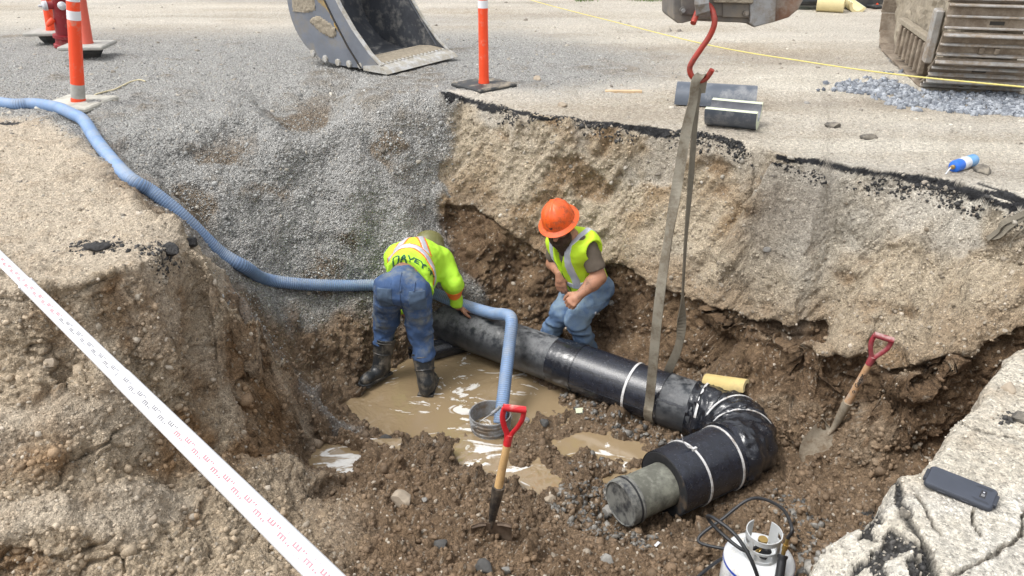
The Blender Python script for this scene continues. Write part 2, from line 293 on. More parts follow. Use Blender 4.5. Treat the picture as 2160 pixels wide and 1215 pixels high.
# hollow eroded under the crust, deepest just below it
nh = n.copy(); nh[:, 2] = 0; nh /= np.maximum(np.linalg.norm(nh, axis=1, keepdims=True), .3)
horiz = lip*.016-unc*.070*(1+.4*mid)+np.where(onb, fbm(p, 13, 3, 404), 0)*.018
und = b_*np.clip(steep*1.4-.35, 0, 1)*(~onb)
d = d-und*.05*(1+.6*mid)
# cracks and crumbly texture
cf = fbm(p*np.array([1, 1, 1.5]), 3.1, 4, 301); cf2 = fbm(p, 7.5, 3, 311)
crk = np.exp(-(cf/.035)**2)*.030+np.exp(-(cf2/.05)**2)*.014
d = d-(b_+.6*m_+.25*d_+.25*t_)*crk
rg = 1-2*np.abs(fbm(p, 21, 3, 321)); rg2 = 1-2*np.abs(vn(p, 66, 331))
d = d+(b_*.013+m_*.010+d_*.011+t_*.005+g_*.004)*rg+(b_*.0045+m_*.004+d_*.0045+t_*.003+f_*.003+l_*.002)*rg2
# flat ground stays smooth where things stand; cracks in the near slab
def segd(pts, q):
    best = np.full(len(q), 9.0)
    for a, b in zip(pts, pts[1:]):
        a = np.array(a[:2]); b = np.array(b[:2]); ab = b-a
        t = np.clip(((q-a)@ab)/(ab@ab), 0, 1); best = np.minimum(best, np.linalg.norm(q-(a+t[:, None]*ab), axis=1))
    return best
q2 = p[:, :2]+np.stack([vn(p, 30, 7), vn(p, 30, 8)], -1)*.006+np.stack([vn(p, 90, 7), vn(p, 90, 8)], -1)*.004
crack = np.full(len(p), 9.0)
near = (p[:, 1] < 3) & (p[:, 0] > .3)
CR = [([(2048,1078),(2052,1100),(2066,1135)], .0030), ([(2160,1082),(2150,1128),(2118,1160),(2060,1190),(2010,1215)], .0045),
      ([(1905,1075),(1925,1105),(1960,1160),(1975,1215)], .011), ([(1895,1130),(1930,1160),(1955,1210)], .008), ([(1930,1040),(1960,1085),(1985,1130)], .004), ([(1980,860),(2060,910),(2160,930)], .003)]
for c_, wd in CR:
    dd = segd([pz(a, b, 0) for a, b in c_], q2[near])/wd; crack[near] = np.minimum(crack[near], dd)
ck = np.clip(1.3-crack, 0, 1)
d = d-l_*ck*.02
P3 = (p+n*d[:, None]+nh*horiz[:, None]).reshape(P3.shape)
pf = P3.reshape(-1, 3)

# ---- colours: what the ground itself is ----
def mixc(a, b, t): return a+(b-a)*t[:, None]
cG = np.array([.355, .348, .33]); cG2 = np.array([.23, .205, .17]); cT = np.array([.50, .425, .33]); cT2 = np.array([.38, .295, .205]); cF = np.array([.50, .46, .395]); cF2 = np.array([.40, .345, .27])
cD = np.array([.43, .36, .265]); cD2 = np.array([.32, .235, .145]); cB = np.array([.140, .090, .052]); cB2 = np.array([.215, .145, .085]); cM = np.array([.205, .142, .088]); cM2 = np.array([.130, .086, .051]); cL = np.array([.60, .55, .46]); cL2 = np.array([.47, .40, .31])
col = np.zeros((len(p), 3))
col += g_[:, None]*mixc(mixc(cG, cG2, s01(lo1+mid*.6, .25, .8)), np.array([.19, .145, .10]), s01(fbm(p, 2.6, 4, 201)-gl*.35, .20, .34)*s01(-p[:, 2], .08, .2)*.85)
col += t_[:, None]*mixc(cT, cT2, s01(mid+hi*.5, 0, 1)*.7)
gz = fbm(p*np.array([.35, 1, 1]), 1.6, 3, 211)
fcol = mixc(cF, cF2, s01(gz+hi*.3, -.1, .6)); fcol = mixc(fcol, np.array([.60, .56, .48]), s01(rut, .05, .5)*.7); pat = fbm(p*np.array([.6, 1, 1]), .8, 4, 421); fcol = mixc(fcol, np.array([.36, .30, .225]), s01(pat, .12, .38)*.65); fcol = mixc(fcol, np.array([.30, .26, .21]), s01(-rut+hi*.2, .15, .5)*.55); fcol = mixc(fcol, np.array([.36, .34, .31]), s01(fbm(p*np.array([.4, 1, 1]), .9, 3, 221), .1, .4)*s01(-p[:, 0], -2, 1.5)*.7)
col += f_[:, None]*fcol
yl = fbm(p, 1.7, 3, 231)
dcol = mixc(cD, cD2, s01(yl+mid*.4+st*.3, .05, .55)); dcol = mixc(dcol, np.array([.25, .165, .09]), s01(fbm(p*np.array([1, 1, 1.4]), 2.6, 4, 431), .14, .30)*.8); dcol = mixc(dcol, np.array([.36, .335, .28]), s01(fbm(p, 2.4, 2, 241), .1, .5)*.6)
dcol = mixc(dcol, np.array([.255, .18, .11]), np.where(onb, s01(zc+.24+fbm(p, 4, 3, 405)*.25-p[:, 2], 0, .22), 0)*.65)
col += d_[:, None]*dcol
lb = s01(-p[:, 0], .55, 1.0)*s01(3.95-p[:, 1], 0, .3)*s01(p[:, 2], -1.42, -1.05); bn = fbm(p*np.array([1, 1, 1.6]), 2.0, 4, 251)
bcol = mixc(cB, cB2, s01(mid+lo1*.7, -.05, .6)); lcol = mixc(np.array([.41, .33, .235]), np.array([.25, .155, .08]), s01(bn+hi*.12+(.60-np.abs(n[:, 2]))*.5, -.02, .34))
col += b_[:, None]*mixc(bcol, lcol, lb)
pale = s01(p[:, 2], -1.5, -1.15)
mcol = mixc(cM, cM2, s01(mid*.8-hi*.4, -.1, .6)); mcol = mixc(mcol, np.array([.27, .19, .12]), pale*.6*s01(hi+mid, -.3, .5)); mcol = mixc(mcol, np.array([.21, .195, .18]), s01(w3i, .55, .6)*s01(.42-w3, 0, .1)*s01(lo1, -.3, .3))
col += m_[:, None]*mcol
col += l_[:, None]*mixc(cL, cL2, s01(mid+hi*.6, -.1, .7)*.8)
# pale and grey pebbles bedded in the earth
peb = (w3i > .62) & (w3 < .36)
col[peb] = col[peb]*.35+np.array([.42, .37, .30])*.65
# asphalt: broken edge under the rim, and the torn patch at the near slab
rd = segd(RIM, q2)
asp = (rd < .16) & (p[:, 2] < -.006) & (p[:, 2] > -.046+vn(p, 7, 9)*.030+vn(p, 30, 9)*.012) & (vn(p, 3.2, 12) > -.42) & (p[:, 0] < 4)
asp &= pf[:, 2] > -.11
col[asp] = np.array([.022, .022, .024])+np.clip(hi[asp], 0, 1)[:, None]*.04
pr = pf[near]; depn = pr[:, 1]*CP+(CAMH-pr[:, 2])*SP
PXn = pr[:, 0]/depn*FPX+1080; PYn = ((CAMH-pr[:, 2])*CP-pr[:, 1]*SP)/depn*FPX+607.5
def poly_in(x, y, poly):
    c = np.zeros(len(x), bool); j = len(poly)-1
    for i in range(len(poly)):
        xi, yi = poly[i]; xj, yj = poly[j]
        c ^= ((yi > y) != (yj > y)) & (x < (xj-xi)*(y-yi)/(yj-yi+1e-9)+xi); j = i
    return c
nn = p[near]; jx = vn(nn, 40, 3)*9+vn(nn, 12, 4)*14; jy = vn(nn, 40, 5)*9+vn(nn, 12, 6)*14
tor = [(1815,1085),(1850,1078),(1900,1120),(1950,1165),(1975,1230),(1800,1230),(1790,1180),(1815,1140)]
edge = [(1880,985),(1898,1000),(1905,1045),(1935,1080),(1915,1095),(1888,1060)]
tm = (poly_in(PXn+jx, PYn+jy, tor) & (vn(nn, 22, 15)+.55*vn(nn, 55, 16) > -.12)) | poly_in(PXn+jx*.6, PYn+jy*.6, edge)
P3.reshape(-1, 3)[np.flatnonzero(near)[tm], 2] -= .016+np.abs(vn(nn[tm], 60, 17))*.012; cn = col[near]; cn[tm] = np.array([.05, .048, .046])+np.clip(hi[near][tm], 0, 1)[:, None]*.10
ckn = ck[near]*l_[near]; cn = cn*(1-ckn[:, None]*.9)+np.array([.03, .03, .03])*ckn[:, None]*.9
wht = l_[near]*s01(PYn, 1000, 1060)*s01(mid[near]+.3, -.3, .3)*(~tm)*s01(ckn, .2, 0); cn = mixc(cn, np.array([.70, .68, .63]), wht*.5)
col[near] = cn
# two dark scabs of asphalt showing through the left plateau
for (a, b, r_) in [(203,522,.075),(300,527,.04),(365,530,.07),(20,262,.10),(400,520,.05)]:
    c_ = pz(a, b, 0); dd = np.hypot((p[:, 0]-c_.x)*.8, (p[:, 1]-c_.y)*1.6)
    m = (dd+hi*.03+mid*.02 < r_*.8) & (t_+b_ > .4) & (p[:, 2] > -.07); col[m] = np.array([.05, .048, .048])
WL, WL2 = -1.645, -1.455
wet = m_*np.clip(1-(p[:, 2]-WL)*4.5, 0, 1); wet = np.maximum(wet*(1+s01(lo1, -.1, .4)*.6), m_*.25)
col *= (1-.12*wet)[:, None]
TCOL = col.copy(); print('terrain ready', _time.time()-_t0)

def grid_obj(name, P, cols, extra, mat):
    a, b = P.shape[:2]; V = P.reshape(-1, 3).astype(np.float32)
    i = np.arange(a*b).reshape(a, b); F = np.stack([i[:-1, :-1], i[1:, :-1], i[1:, 1:], i[:-1, 1:]], -1).reshape(-1, 4)
    return np_mesh(name, V, F, cols, extra, mat)
def np_mesh(name, V, F, cols=None, extra=None, mat=None, smooth=True, link=True):
    me = bpy.data.meshes.new(name); k = F.shape[1]
    me.vertices.add(len(V)); me.vertices.foreach_set('co', np.ascontiguousarray(V, np.float32).ravel())
    me.loops.add(F.size); me.loops.foreach_set('vertex_index', np.ascontiguousarray(F, np.int32).ravel())
    me.polygons.add(len(F)); me.polygons.foreach_set('loop_start', np.arange(len(F), dtype=np.int32)*k)
    me.polygons.foreach_set('loop_total', np.full(len(F), k, np.int32))
    if smooth: me.polygons.foreach_set('use_smooth', np.ones(len(F), bool))
    me.update(calc_edges=True)
    for nm, arr in (('Col', cols), ('Ext', extra)):
        if arr is not None:
            at = me.color_attributes.new(nm, 'FLOAT_COLOR', 'POINT'); q = np.ones((len(V), 4), np.float32); q[:, :3] = arr; at.data.foreach_set('color', q.ravel())
    if mat: me.materials.append(mat)
    if not link: return me
    o = bpy.data.objects.new(name, me); C.objects.link(o); return o

# ---------------- material helpers ----------------
def newmat(name):
    m = bpy.data.materials.new(name); m.use_nodes = True; t = m.node_tree; b = t.nodes['Principled BSDF']; return m, t, b
def nd(t, ty, **kw):
    n_ = t.nodes.new(ty)
    for k, v in kw.items():
        if k in n_.inputs: n_.inputs[k].default_value = v
        else: setattr(n_, k, v)
    return n_
def mth(t, op, a, b=None, clamp=False):
    n_ = t.nodes.new('ShaderNodeMath'); n_.operation = op; n_.use_clamp = clamp
    for i, v in enumerate((a, b)):
        if v is None: continue
        if isinstance(v, (int, float)): n_.inputs[i].default_value = v
        else: t.links.new(v, n_.inputs[i])
    return n_.outputs[0]
def ramp(t, fac, stops):
    r = t.nodes.new('ShaderNodeValToRGB'); e = r.color_ramp.elements
    while len(e) < len(stops): e.new(.5)
    for k, (pos, c) in enumerate(stops):
        e[k].position = pos; e[k].color = (c, c, c, 1) if isinstance(c, (int, float)) else (*c, 1)
    t.links.new(fac, r.inputs[0]); return r.outputs[0]
def mixrgb(t, fac, a, b, mode='MIX'):
    n_ = t.nodes.new('ShaderNodeMix'); n_.data_type = 'RGBA'; n_.blend_type = mode; n_.clamp_factor = True
    for s_, v in ((n_.inputs[0], fac), (n_.inputs[6], a), (n_.inputs[7], b)):
        if isinstance(v, (int, float)): s_.default_value = v
        elif isinstance(v, tuple): s_.default_value = (*v, 1)
        else: t.links.new(v, s_)
    return n_.outputs[2]

def ground_material():
    m, t, b = newmat('earth')
    ca = nd(t, 'ShaderNodeVertexColor'); ca.layer_name = 'Col'; ea = nd(t, 'ShaderNodeVertexColor'); ea.layer_name = 'Ext'
    sp = nd(t, 'ShaderNodeSeparateColor'); t.links.new(ea.outputs[0], sp.inputs[0]); grav, wetv, slabv = sp.outputs
    tc = nd(t, 'ShaderNodeTexCoord')
    v1 = nd(t, 'ShaderNodeTexVoronoi', Scale=78.0); v2 = nd(t, 'ShaderNodeTexVoronoi', Scale=150.0); n1 = nd(t, 'ShaderNodeTexNoise', Scale=240.0, Detail=4.0, Roughness=.7); n2 = nd(t, 'ShaderNodeTexNoise', Scale=45.0, Detail=6.0, Roughness=.65)
    for x in (v1, v2, n1, n2): t.links.new(tc.outputs['Object'], x.inputs['Vector'])
    s1 = nd(t, 'ShaderNodeSeparateColor'); t.links.new(v1.outputs['Color'], s1.inputs[0]); s2 = nd(t, 'ShaderNodeSeparateColor'); t.links.new(v2.outputs['Color'], s2.inputs[0])
    # gravel: each stone its own grey
    gv = ramp(t, s1.outputs[0], [(0, .38), (.25, .75), (.6, 1.05), (.85, 1.3), (1, 1.8)])
    gv2 = ramp(t, s2.outputs[1], [(0, .55), (.5, 1.0), (1, 1.5)])
    gfac = mixrgb(t, .4, gv, gv2)
    ev = mixrgb(t, mth(t, 'MULTIPLY', slabv, .6), ramp(t, n1.outputs[0], [(0.25, .42), (.5, 1.0), (.75, 1.6)]), (1, 1, 1))
    ev2 = ramp(t, n2.outputs[0], [(0.28, .60), (.5, 1.0), (.72, 1.38)])
    efac = mixrgb(t, 1.0, ev, ev2, 'MULTIPLY')
    v3 = nd(t, 'ShaderNodeTexVoronoi', Scale=85.0); t.links.new(tc.outputs['Object'], v3.inputs['Vector']); s3 = nd(t, 'ShaderNodeSeparateColor'); t.links.new(v3.outputs['Color'], s3.inputs[0])
    pebm = mth(t, 'MULTIPLY', ramp(t, s3.outputs[2], [(.84, 0.0), (.86, 1.0)]), ramp(t, v3.outputs[0], [(.30, 1.0), (.38, 0.0)]))
    spk = mixrgb(t, pebm, ramp(t, s2.outputs[0], [(0, .55), (.2, .95), (.7, 1.0), (1, 1.25)]), (1.55, 1.55, 1.55))
    efac = mixrgb(t, 1.0, efac, spk, 'MULTIPLY')
    fac = mixrgb(t, grav, efac, gfac)
    colr = mixrgb(t, 1.0, ca.outputs[0], fac, 'MULTIPLY')
    t.links.new(colr, b.inputs['Base Color'])
    rg = mth(t, 'SUBTRACT', 0.95, mth(t, 'MULTIPLY', wetv, 0.52)); t.links.new(rg, b.inputs['Roughness'])
    b.inputs['Specular IOR Level'].default_value = .35
    h = mth(t, 'ADD', mth(t, 'MULTIPLY', mth(t, 'SUBTRACT', .7, v1.outputs[0]), mth(t, 'ADD', mth(t, 'MULTIPLY', grav, 1.3), .25)), mth(t, 'MULTIPLY', n1.outputs[0], .55))
    h = mth(t, 'ADD', h, mth(t, 'MULTIPLY', n2.outputs[0], .9)); h = mth(t, 'ADD', h, mth(t, 'MULTIPLY', mth(t, 'SUBTRACT', .7, v2.outputs[0]), .35))
    bp = nd(t, 'ShaderNodeBump', Strength=1.0, Distance=.013); t.links.new(h, bp.inputs['Height']); t.links.new(bp.outputs[0], b.inputs['Normal'])
    return m
EARTH = ground_material()
ground = grid_obj('ground', P3, col, np.stack([np.clip(g_*1.2, 0, 1), np.clip(wet, 0, 1), np.clip(l_+.75*f_+.4*t_, 0, 1)], -1), EARTH)
ground['kind'] = 'structure'; ground['label'] = 'excavated earth pit with gravel fan, dry crusted slope, muddy floor and dusty yard around it'
def hgt(x, y):
    return float(base_h(np.array([x], float), np.array([y], float))[0])
gbvh = None
def ground_hit(x, y):
    """real surface height under a point (after displacement)"""
    global gbvh
    if gbvh is None: gbvh = BVHTree.FromObject(ground, bpy.context.evaluated_depsgraph_get())
    h = gbvh.ray_cast(Vector((x, y, 3)), Vector((0, 0, -1)))
    return h[0].z if h[0] else 0.0
def ground_px(px, py):
    """where the sight line of a photo pixel meets the ground"""
    global gbvh
    if gbvh is None: ground_hit(0, 0)
    o = Vector((0, 0, CAMH)); d_ = (py_(px, py, 3.0)-o).normalized(); h = gbvh.ray_cast(o, d_)
    return h[0], h[1]
# ---------------- water ----------------
def water_material():
    m, t, b = newmat('muddy_water')
    tc = nd(t, 'ShaderNodeTexCoord'); n0 = nd(t, 'ShaderNodeTexNoise', Scale=2.2, Detail=3.0)
    t.links.new(tc.outputs['Object'], n0.inputs['Vector'])
    c = mixrgb(t, n0.outputs[0], (.32, .24, .145), (.245, .178, .10))
    # pale patches painted into the colour, in place of bright sky reflections
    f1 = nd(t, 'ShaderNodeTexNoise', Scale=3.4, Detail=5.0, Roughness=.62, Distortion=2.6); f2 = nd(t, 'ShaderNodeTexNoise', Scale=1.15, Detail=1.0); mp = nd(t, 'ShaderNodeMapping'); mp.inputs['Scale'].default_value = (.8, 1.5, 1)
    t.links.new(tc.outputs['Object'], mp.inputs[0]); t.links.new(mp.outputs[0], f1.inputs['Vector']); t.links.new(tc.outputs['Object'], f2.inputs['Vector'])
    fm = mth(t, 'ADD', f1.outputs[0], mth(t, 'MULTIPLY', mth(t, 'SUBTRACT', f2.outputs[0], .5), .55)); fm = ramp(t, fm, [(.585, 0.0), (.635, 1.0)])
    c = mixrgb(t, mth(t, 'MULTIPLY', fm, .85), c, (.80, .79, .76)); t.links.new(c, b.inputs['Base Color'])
    b.inputs['Roughness'].default_value = .03; b.inputs['IOR'].default_value = 1.5; b.inputs['Specular IOR Level'].default_value = .9
    n1 = nd(t, 'ShaderNodeTexNoise', Scale=5.0, Detail=2.0, Distortion=1.6); n2 = nd(t, 'ShaderNodeTexNoise', Scale=16.0, Detail=2.0, Distortion=.8); n3 = nd(t, 'ShaderNodeTexNoise', Scale=1.7, Detail=1.0)
    for x in (n1, n2, n3): t.links.new(tc.outputs['Object'], x.inputs['Vector'])
    amp = ramp(t, n3.outputs[0], [(.42, .08), (.60, 1.0)])
    h = mth(t, 'MULTIPLY', mth(t, 'ADD', n1.outputs[0], mth(t, 'MULTIPLY', n2.outputs[0], .3)), amp)
    bp = nd(t, 'ShaderNodeBump', Strength=1.0, Distance=.022); t.links.new(h, bp.inputs['Height']); t.links.new(bp.outputs[0], b.inputs['Normal'])
    return m
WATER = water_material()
def water(name, x0, x1, y0, y1, z, label):
    k = 24; xs = np.linspace(x0, x1, k); ys = np.linspace(y0, y1, k); XX, YY = np.meshgrid(xs, ys, indexing='ij')
    o = grid_obj(name, np.stack([XX, YY, np.full_like(XX, z)], -1), None, None, WATER); o['kind'] = 'structure'; o['label'] = label; return o
a_ = pz(660, 925, WL2); b_2 = pz(775, 1050, WL2)
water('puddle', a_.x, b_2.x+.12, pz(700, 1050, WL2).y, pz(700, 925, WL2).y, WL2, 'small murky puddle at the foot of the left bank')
a_ = pz(700, 950, WL)
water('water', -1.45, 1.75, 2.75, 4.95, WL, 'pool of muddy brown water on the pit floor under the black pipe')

# =====================================================================
#                       builders for the things
# =====================================================================
V3 = Vector
def cr(pts, n=12):
    """smooth curve through points"""
    P = [V3(p) for p in pts]; P = [P[0]*2-P[1]]+P+[P[-1]*2-P[-2]]; out = []
    for i in range(1, len(P)-2):
        for k in range(n):
            t = k/n; a, b, c, d_ = P[i-1], P[i], P[i+1], P[i+2]
            out.append(.5*((2*b)+(c-a)*t+(2*a-5*b+4*c-d_)*t*t+(3*b-a-3*c+d_)*t**3))
    out.append(P[-2]); return out
def resample(P, step):
    P = [V3(p) for p in P]; L = [0]
    for a, b in zip(P, P[1:]): L.append(L[-1]+(b-a).length)
    n_ = max(2, int(L[-1]/step)+1); out = []; j = 0
    for k in range(n_):
        s_ = L[-1]*k/(n_-1)
        while j < len(L)-2 and L[j+1] < s_: j += 1
        t = (s_-L[j])/max(L[j+1]-L[j], 1e-9); out.append(P[j].lerp(P[j+1], min(max(t, 0), 1)))
    return out
def frame(d_, up=V3((0, 0, 1))):
    d_ = d_.normalized(); r = d_.cross(up)
    if r.length < 1e-4: r = d_.cross(V3((1, 0, 0)))
    r.normalize(); return r, r.cross(d_).normalized()
class MB:
    def __init__(s): s.v = []; s.f = []; s.mi = []
    def add(s, v, f, mi=0):
        o = len(s.v); s.v += [tuple(x) for x in v]; s.f += [tuple(i+o for i in q) for q in f]; s.mi += [mi]*len(f); return s
    def box(s, c, size, ax=None, mi=0, bev=0.0):
        """box with centre c, size, and optional axes (x,y,z unit vectors); bev chamfers the vertical and flat edges"""
        X, Y, Z = ax or (V3((1, 0, 0)), V3((0, 1, 0)), V3((0, 0, 1))); c = V3(c); a, b, h = [q/2 for q in size]
        if bev <= 0:
            v = [c+X*(a*i)+Y*(b*j)+Z*(h*k) for k in (-1, 1) for j in (-1, 1) for i in (-1, 1)]
            return s.add(v, [(0, 2, 3, 1), (4, 5, 7, 6), (0, 1, 5, 4), (2, 6, 7, 3), (0, 4, 6, 2), (1, 3, 7, 5)], mi)
        e = min(bev, a*.95, b*.95, h*.95); v = []
        def ring(aa, bb, ee, z):
            q = []
            for sx, sy in ((1, 1), (-1, 1), (-1, -1), (1, -1)):
                cs_ = [(aa, bb-ee), (aa-ee, bb)] if sx*sy > 0 else [(aa-ee, bb), (aa, bb-ee)]
                q += [c+X*(sx*u)+Y*(sy*w_)+Z*z for u, w_ in cs_]
            return q
        rs = [ring(a-e, b-e, e*.6, -h), ring(a, b, e, -h+e), ring(a, b, e, h-e), ring(a-e, b-e, e*.6, h)]
        for r in rs: v += r
        f = [tuple(range(7, -1, -1)), tuple(range(24, 32))]
        for k in range(3):
            for i in range(8): f.append((k*8+i, k*8+(i+1) % 8, (k+1)*8+(i+1) % 8, (k+1)*8+i))
        return s.add(v, f, mi)
    def tube(s, path, r, n=14, cap=True, mi=0, rfun=None, up=V3((0, 0, 1)), flat=None):
        path = [V3(q) for q in path]; v = []; m = len(path); prev = None
        for k, q in enumerate(path):
            d_ = (path[min(k+1, m-1)]-path[max(k-1, 0)])
            if d_.length < 1e-9: d_ = V3((0, 0, 1))
            d_.normalize()
            if prev is None: X, Y = frame(d_, up)
            else:
                X = (prev-d_*prev.dot(d_)); X.normalize(); Y = X.cross(d_)
            prev = X
            rr = rfun(k/(m-1), k) if rfun else (r[k] if isinstance(r, (list, tuple)) else r)
            for i in range(n):
                a = 2*math.pi*i/n; v.append(q+X*(math.cos(a)*rr)+Y*(math.sin(a)*rr*(flat or 1)))
        f = [(k*n+i, k*n+(i+1) % n, (k+1)*n+(i+1) % n, (k+1)*n+i) for k in range(m-1) for i in range(n)]
        f = [q[::-1] for q in f]
        if cap: f += [tuple(range(n)), tuple(range((m-1)*n, m*n))[::-1]]
        return s.add(v, f, mi)
    def lathe(s, c, prof, ax=V3((0, 0, 1)), n=32, mi=0, cap=True):
        """prof: list of (radius, height along ax)"""
        c = V3(c); ax = V3(ax).normalized(); X, Y = frame(ax, V3((0, 1, .01))); v = []
        for r, h in prof:
            for i in range(n): a = 2*math.pi*i/n; v.append(c+ax*h+X*(math.cos(a)*r)+Y*(math.sin(a)*r))
        m = len(prof); f = [(k*n+i, k*n+(i+1) % n, (k+1)*n+(i+1) % n, (k+1)*n+i)[::-1] for k in range(m-1) for i in range(n)]
        if cap: f += [tuple(range(n)), tuple(range((m-1)*n, m*n))[::-1]]
        return s.add(v, f, mi)
    def prism(s, poly, o, X, Y, Z, t, mi=0):
        """polygon (2D) in plane o,X,Y given thickness t along Z"""
        n_ = len(poly); v = [o+X*a+Y*b for a, b in poly]+[o+X*a+Y*b+Z*t for a, b in poly]
        f = [tuple(range(n_))[::-1], tuple(range(n_, 2*n_))]+[(i, (i+1) % n_, n_+(i+1) % n_, n_+i) for i in range(n_)]
        return s.add(v, f, mi)
    def ribbon(s, path, wd, width, th, mi=0):
        """flat strap: wd = list of width directions"""
        v = []; m = len(path)
        for k in range(m):
            d_ = (path[min(k+1, m-1)]-path[max(k-1, 0)]).normalized(); w_ = (wd[k]-d_*wd[k].dot(d_)).normalized(); n_ = d_.cross(w_)
            ww = width[k] if isinstance(width, (list, tuple)) else width
            for a, b in ((-1, -1), (1, -1), (1, 1), (-1, 1)): v.append(path[k]+w_*(a*ww/2)+n_*(b*th/2))
        f = [(k*4+i, k*4+(i+1) % 4, (k+1)*4+(i+1) % 4, (k+1)*4+i) for k in range(m-1) for i in range(4)]+[(3, 2, 1, 0), tuple((m-1)*4+i for i in range(4))]
        return s.add(v, f, mi)
    def build(s, name, mats, parent=None, smooth=False, label=None, origin=None):
        me = bpy.data.meshes.new(name); root = parent
        while root is not None and root.parent is not None: root = root.parent
        og = V3(origin) if origin is not None else (root.location.copy() if root is not None else V3((0, 0, 0)))
        me.from_pydata([tuple(V3(q)-og) for q in s.v], [], s.f)
        for m in (mats if isinstance(mats, (list, tuple)) else [mats]): me.materials.append(m)
        for p_, mi in zip(me.polygons, s.mi): p_.material_index = mi; p_.use_smooth = bool(smooth)
        bm = bmesh.new(); bm.from_mesh(me); bmesh.ops.recalc_face_normals(bm, faces=bm.faces); bm.to_mesh(me); bm.free()
        if smooth and smooth != 'all':
            try: me.set_sharp_from_angle(angle=math.radians(38))
            except Exception: pass
        me.update(); o = bpy.data.objects.new(name, me); C.objects.link(o)
        if parent is not None: o.parent = parent
        elif origin is not None: o.location = origin
        if label: o['label'] = label
        return o
def tag(o, label, cat, group=None, kind=None):
    o['label'] = label; o['category'] = cat
    if group: o['group'] = group
    if kind: o['kind'] = kind
    return o
def thing(name, label, cat, loc, group=None):
    o = bpy.data.objects.new(name, None); C.objects.link(o); o.location = loc; o.empty_display_size = .1
    bpy.context.view_layer.update() if False else None
    return tag(o, label, cat, group)
def copy_tree(o, parent=None):
    c = o.copy(); C.objects.link(c)
    if parent is not None: c.parent = parent
    for ch in [q for q in bpy.data.objects if q.parent == o]: copy_tree(ch, c)
    return c

def mat(name, colr, rough=.6, metal=0.0, var=.15, scale=12, bump=0.0, bscale=60, dirt=None, dirt_amt=.0, dscale=5.0, spec=None, topdirt=False, obj=True, coat=0, bdist=.003):
    m, t, b = newmat(name); tc = nd(t, 'ShaderNodeTexCoord'); src = tc.outputs['Object']
    n1 = nd(t, 'ShaderNodeTexNoise', Scale=float(scale), Detail=5.0, Roughness=.65); t.links.new(src, n1.inputs['Vector'])
    k = ramp(t, n1.outputs[0], [(.25, 1-var), (.75, 1+var)]); c = mixrgb(t, 1.0, tuple(colr), k, 'MULTIPLY')
    rv = rough
    if dirt is not None:
        n2 = nd(t, 'ShaderNodeTexNoise', Scale=float(dscale), Detail=8.0, Roughness=.72); t.links.new(src, n2.inputs['Vector'])
        lo = .62-dirt_amt*.4; f = ramp(t, n2.outputs[0], [(max(0, lo-.07), 0.0), (min(1, lo+.10), 1.0)])
        if topdirt:
            g = nd(t, 'ShaderNodeNewGeometry'); sx = nd(t, 'ShaderNodeSeparateXYZ'); t.links.new(g.outputs['Normal'], sx.inputs[0])
            f = mth(t, 'MULTIPLY', f, ramp(t, sx.outputs[2], [(.15, .15), (.8, 1.0)]))
        f2 = mth(t, 'MULTIPLY', f, .85); c = mixrgb(t, f2, c, tuple(dirt)); rv = mth(t, 'ADD', mth(t, 'MULTIPLY', f, max(0, .9-rough)), rough)
    t.links.new(c, b.inputs['Base Color'])
    if isinstance(rv, (int, float)): b.inputs['Roughness'].default_value = rv
    else: t.links.new(rv, b.inputs['Roughness'])
    b.inputs['Metallic'].default_value = metal
    if spec is not None: b.inputs['Specular IOR Level'].default_value = spec
    if coat: b.inputs['Coat Weight'].default_value = coat; b.inputs['Coat Roughness'].default_value = .1
    if bump:
        n3 = nd(t, 'ShaderNodeTexNoise', Scale=float(bscale), Detail=5.0, Roughness=.6); t.links.new(src, n3.inputs['Vector'])
        bp = nd(t, 'ShaderNodeBump', Strength=bump, Distance=bdist); t.links.new(n3.outputs[0], bp.inputs['Height']); t.links.new(bp.outputs[0], b.inputs['Normal'])
    return m
DUST = (.36, .31, .24); MUD = (.16, .11, .065)
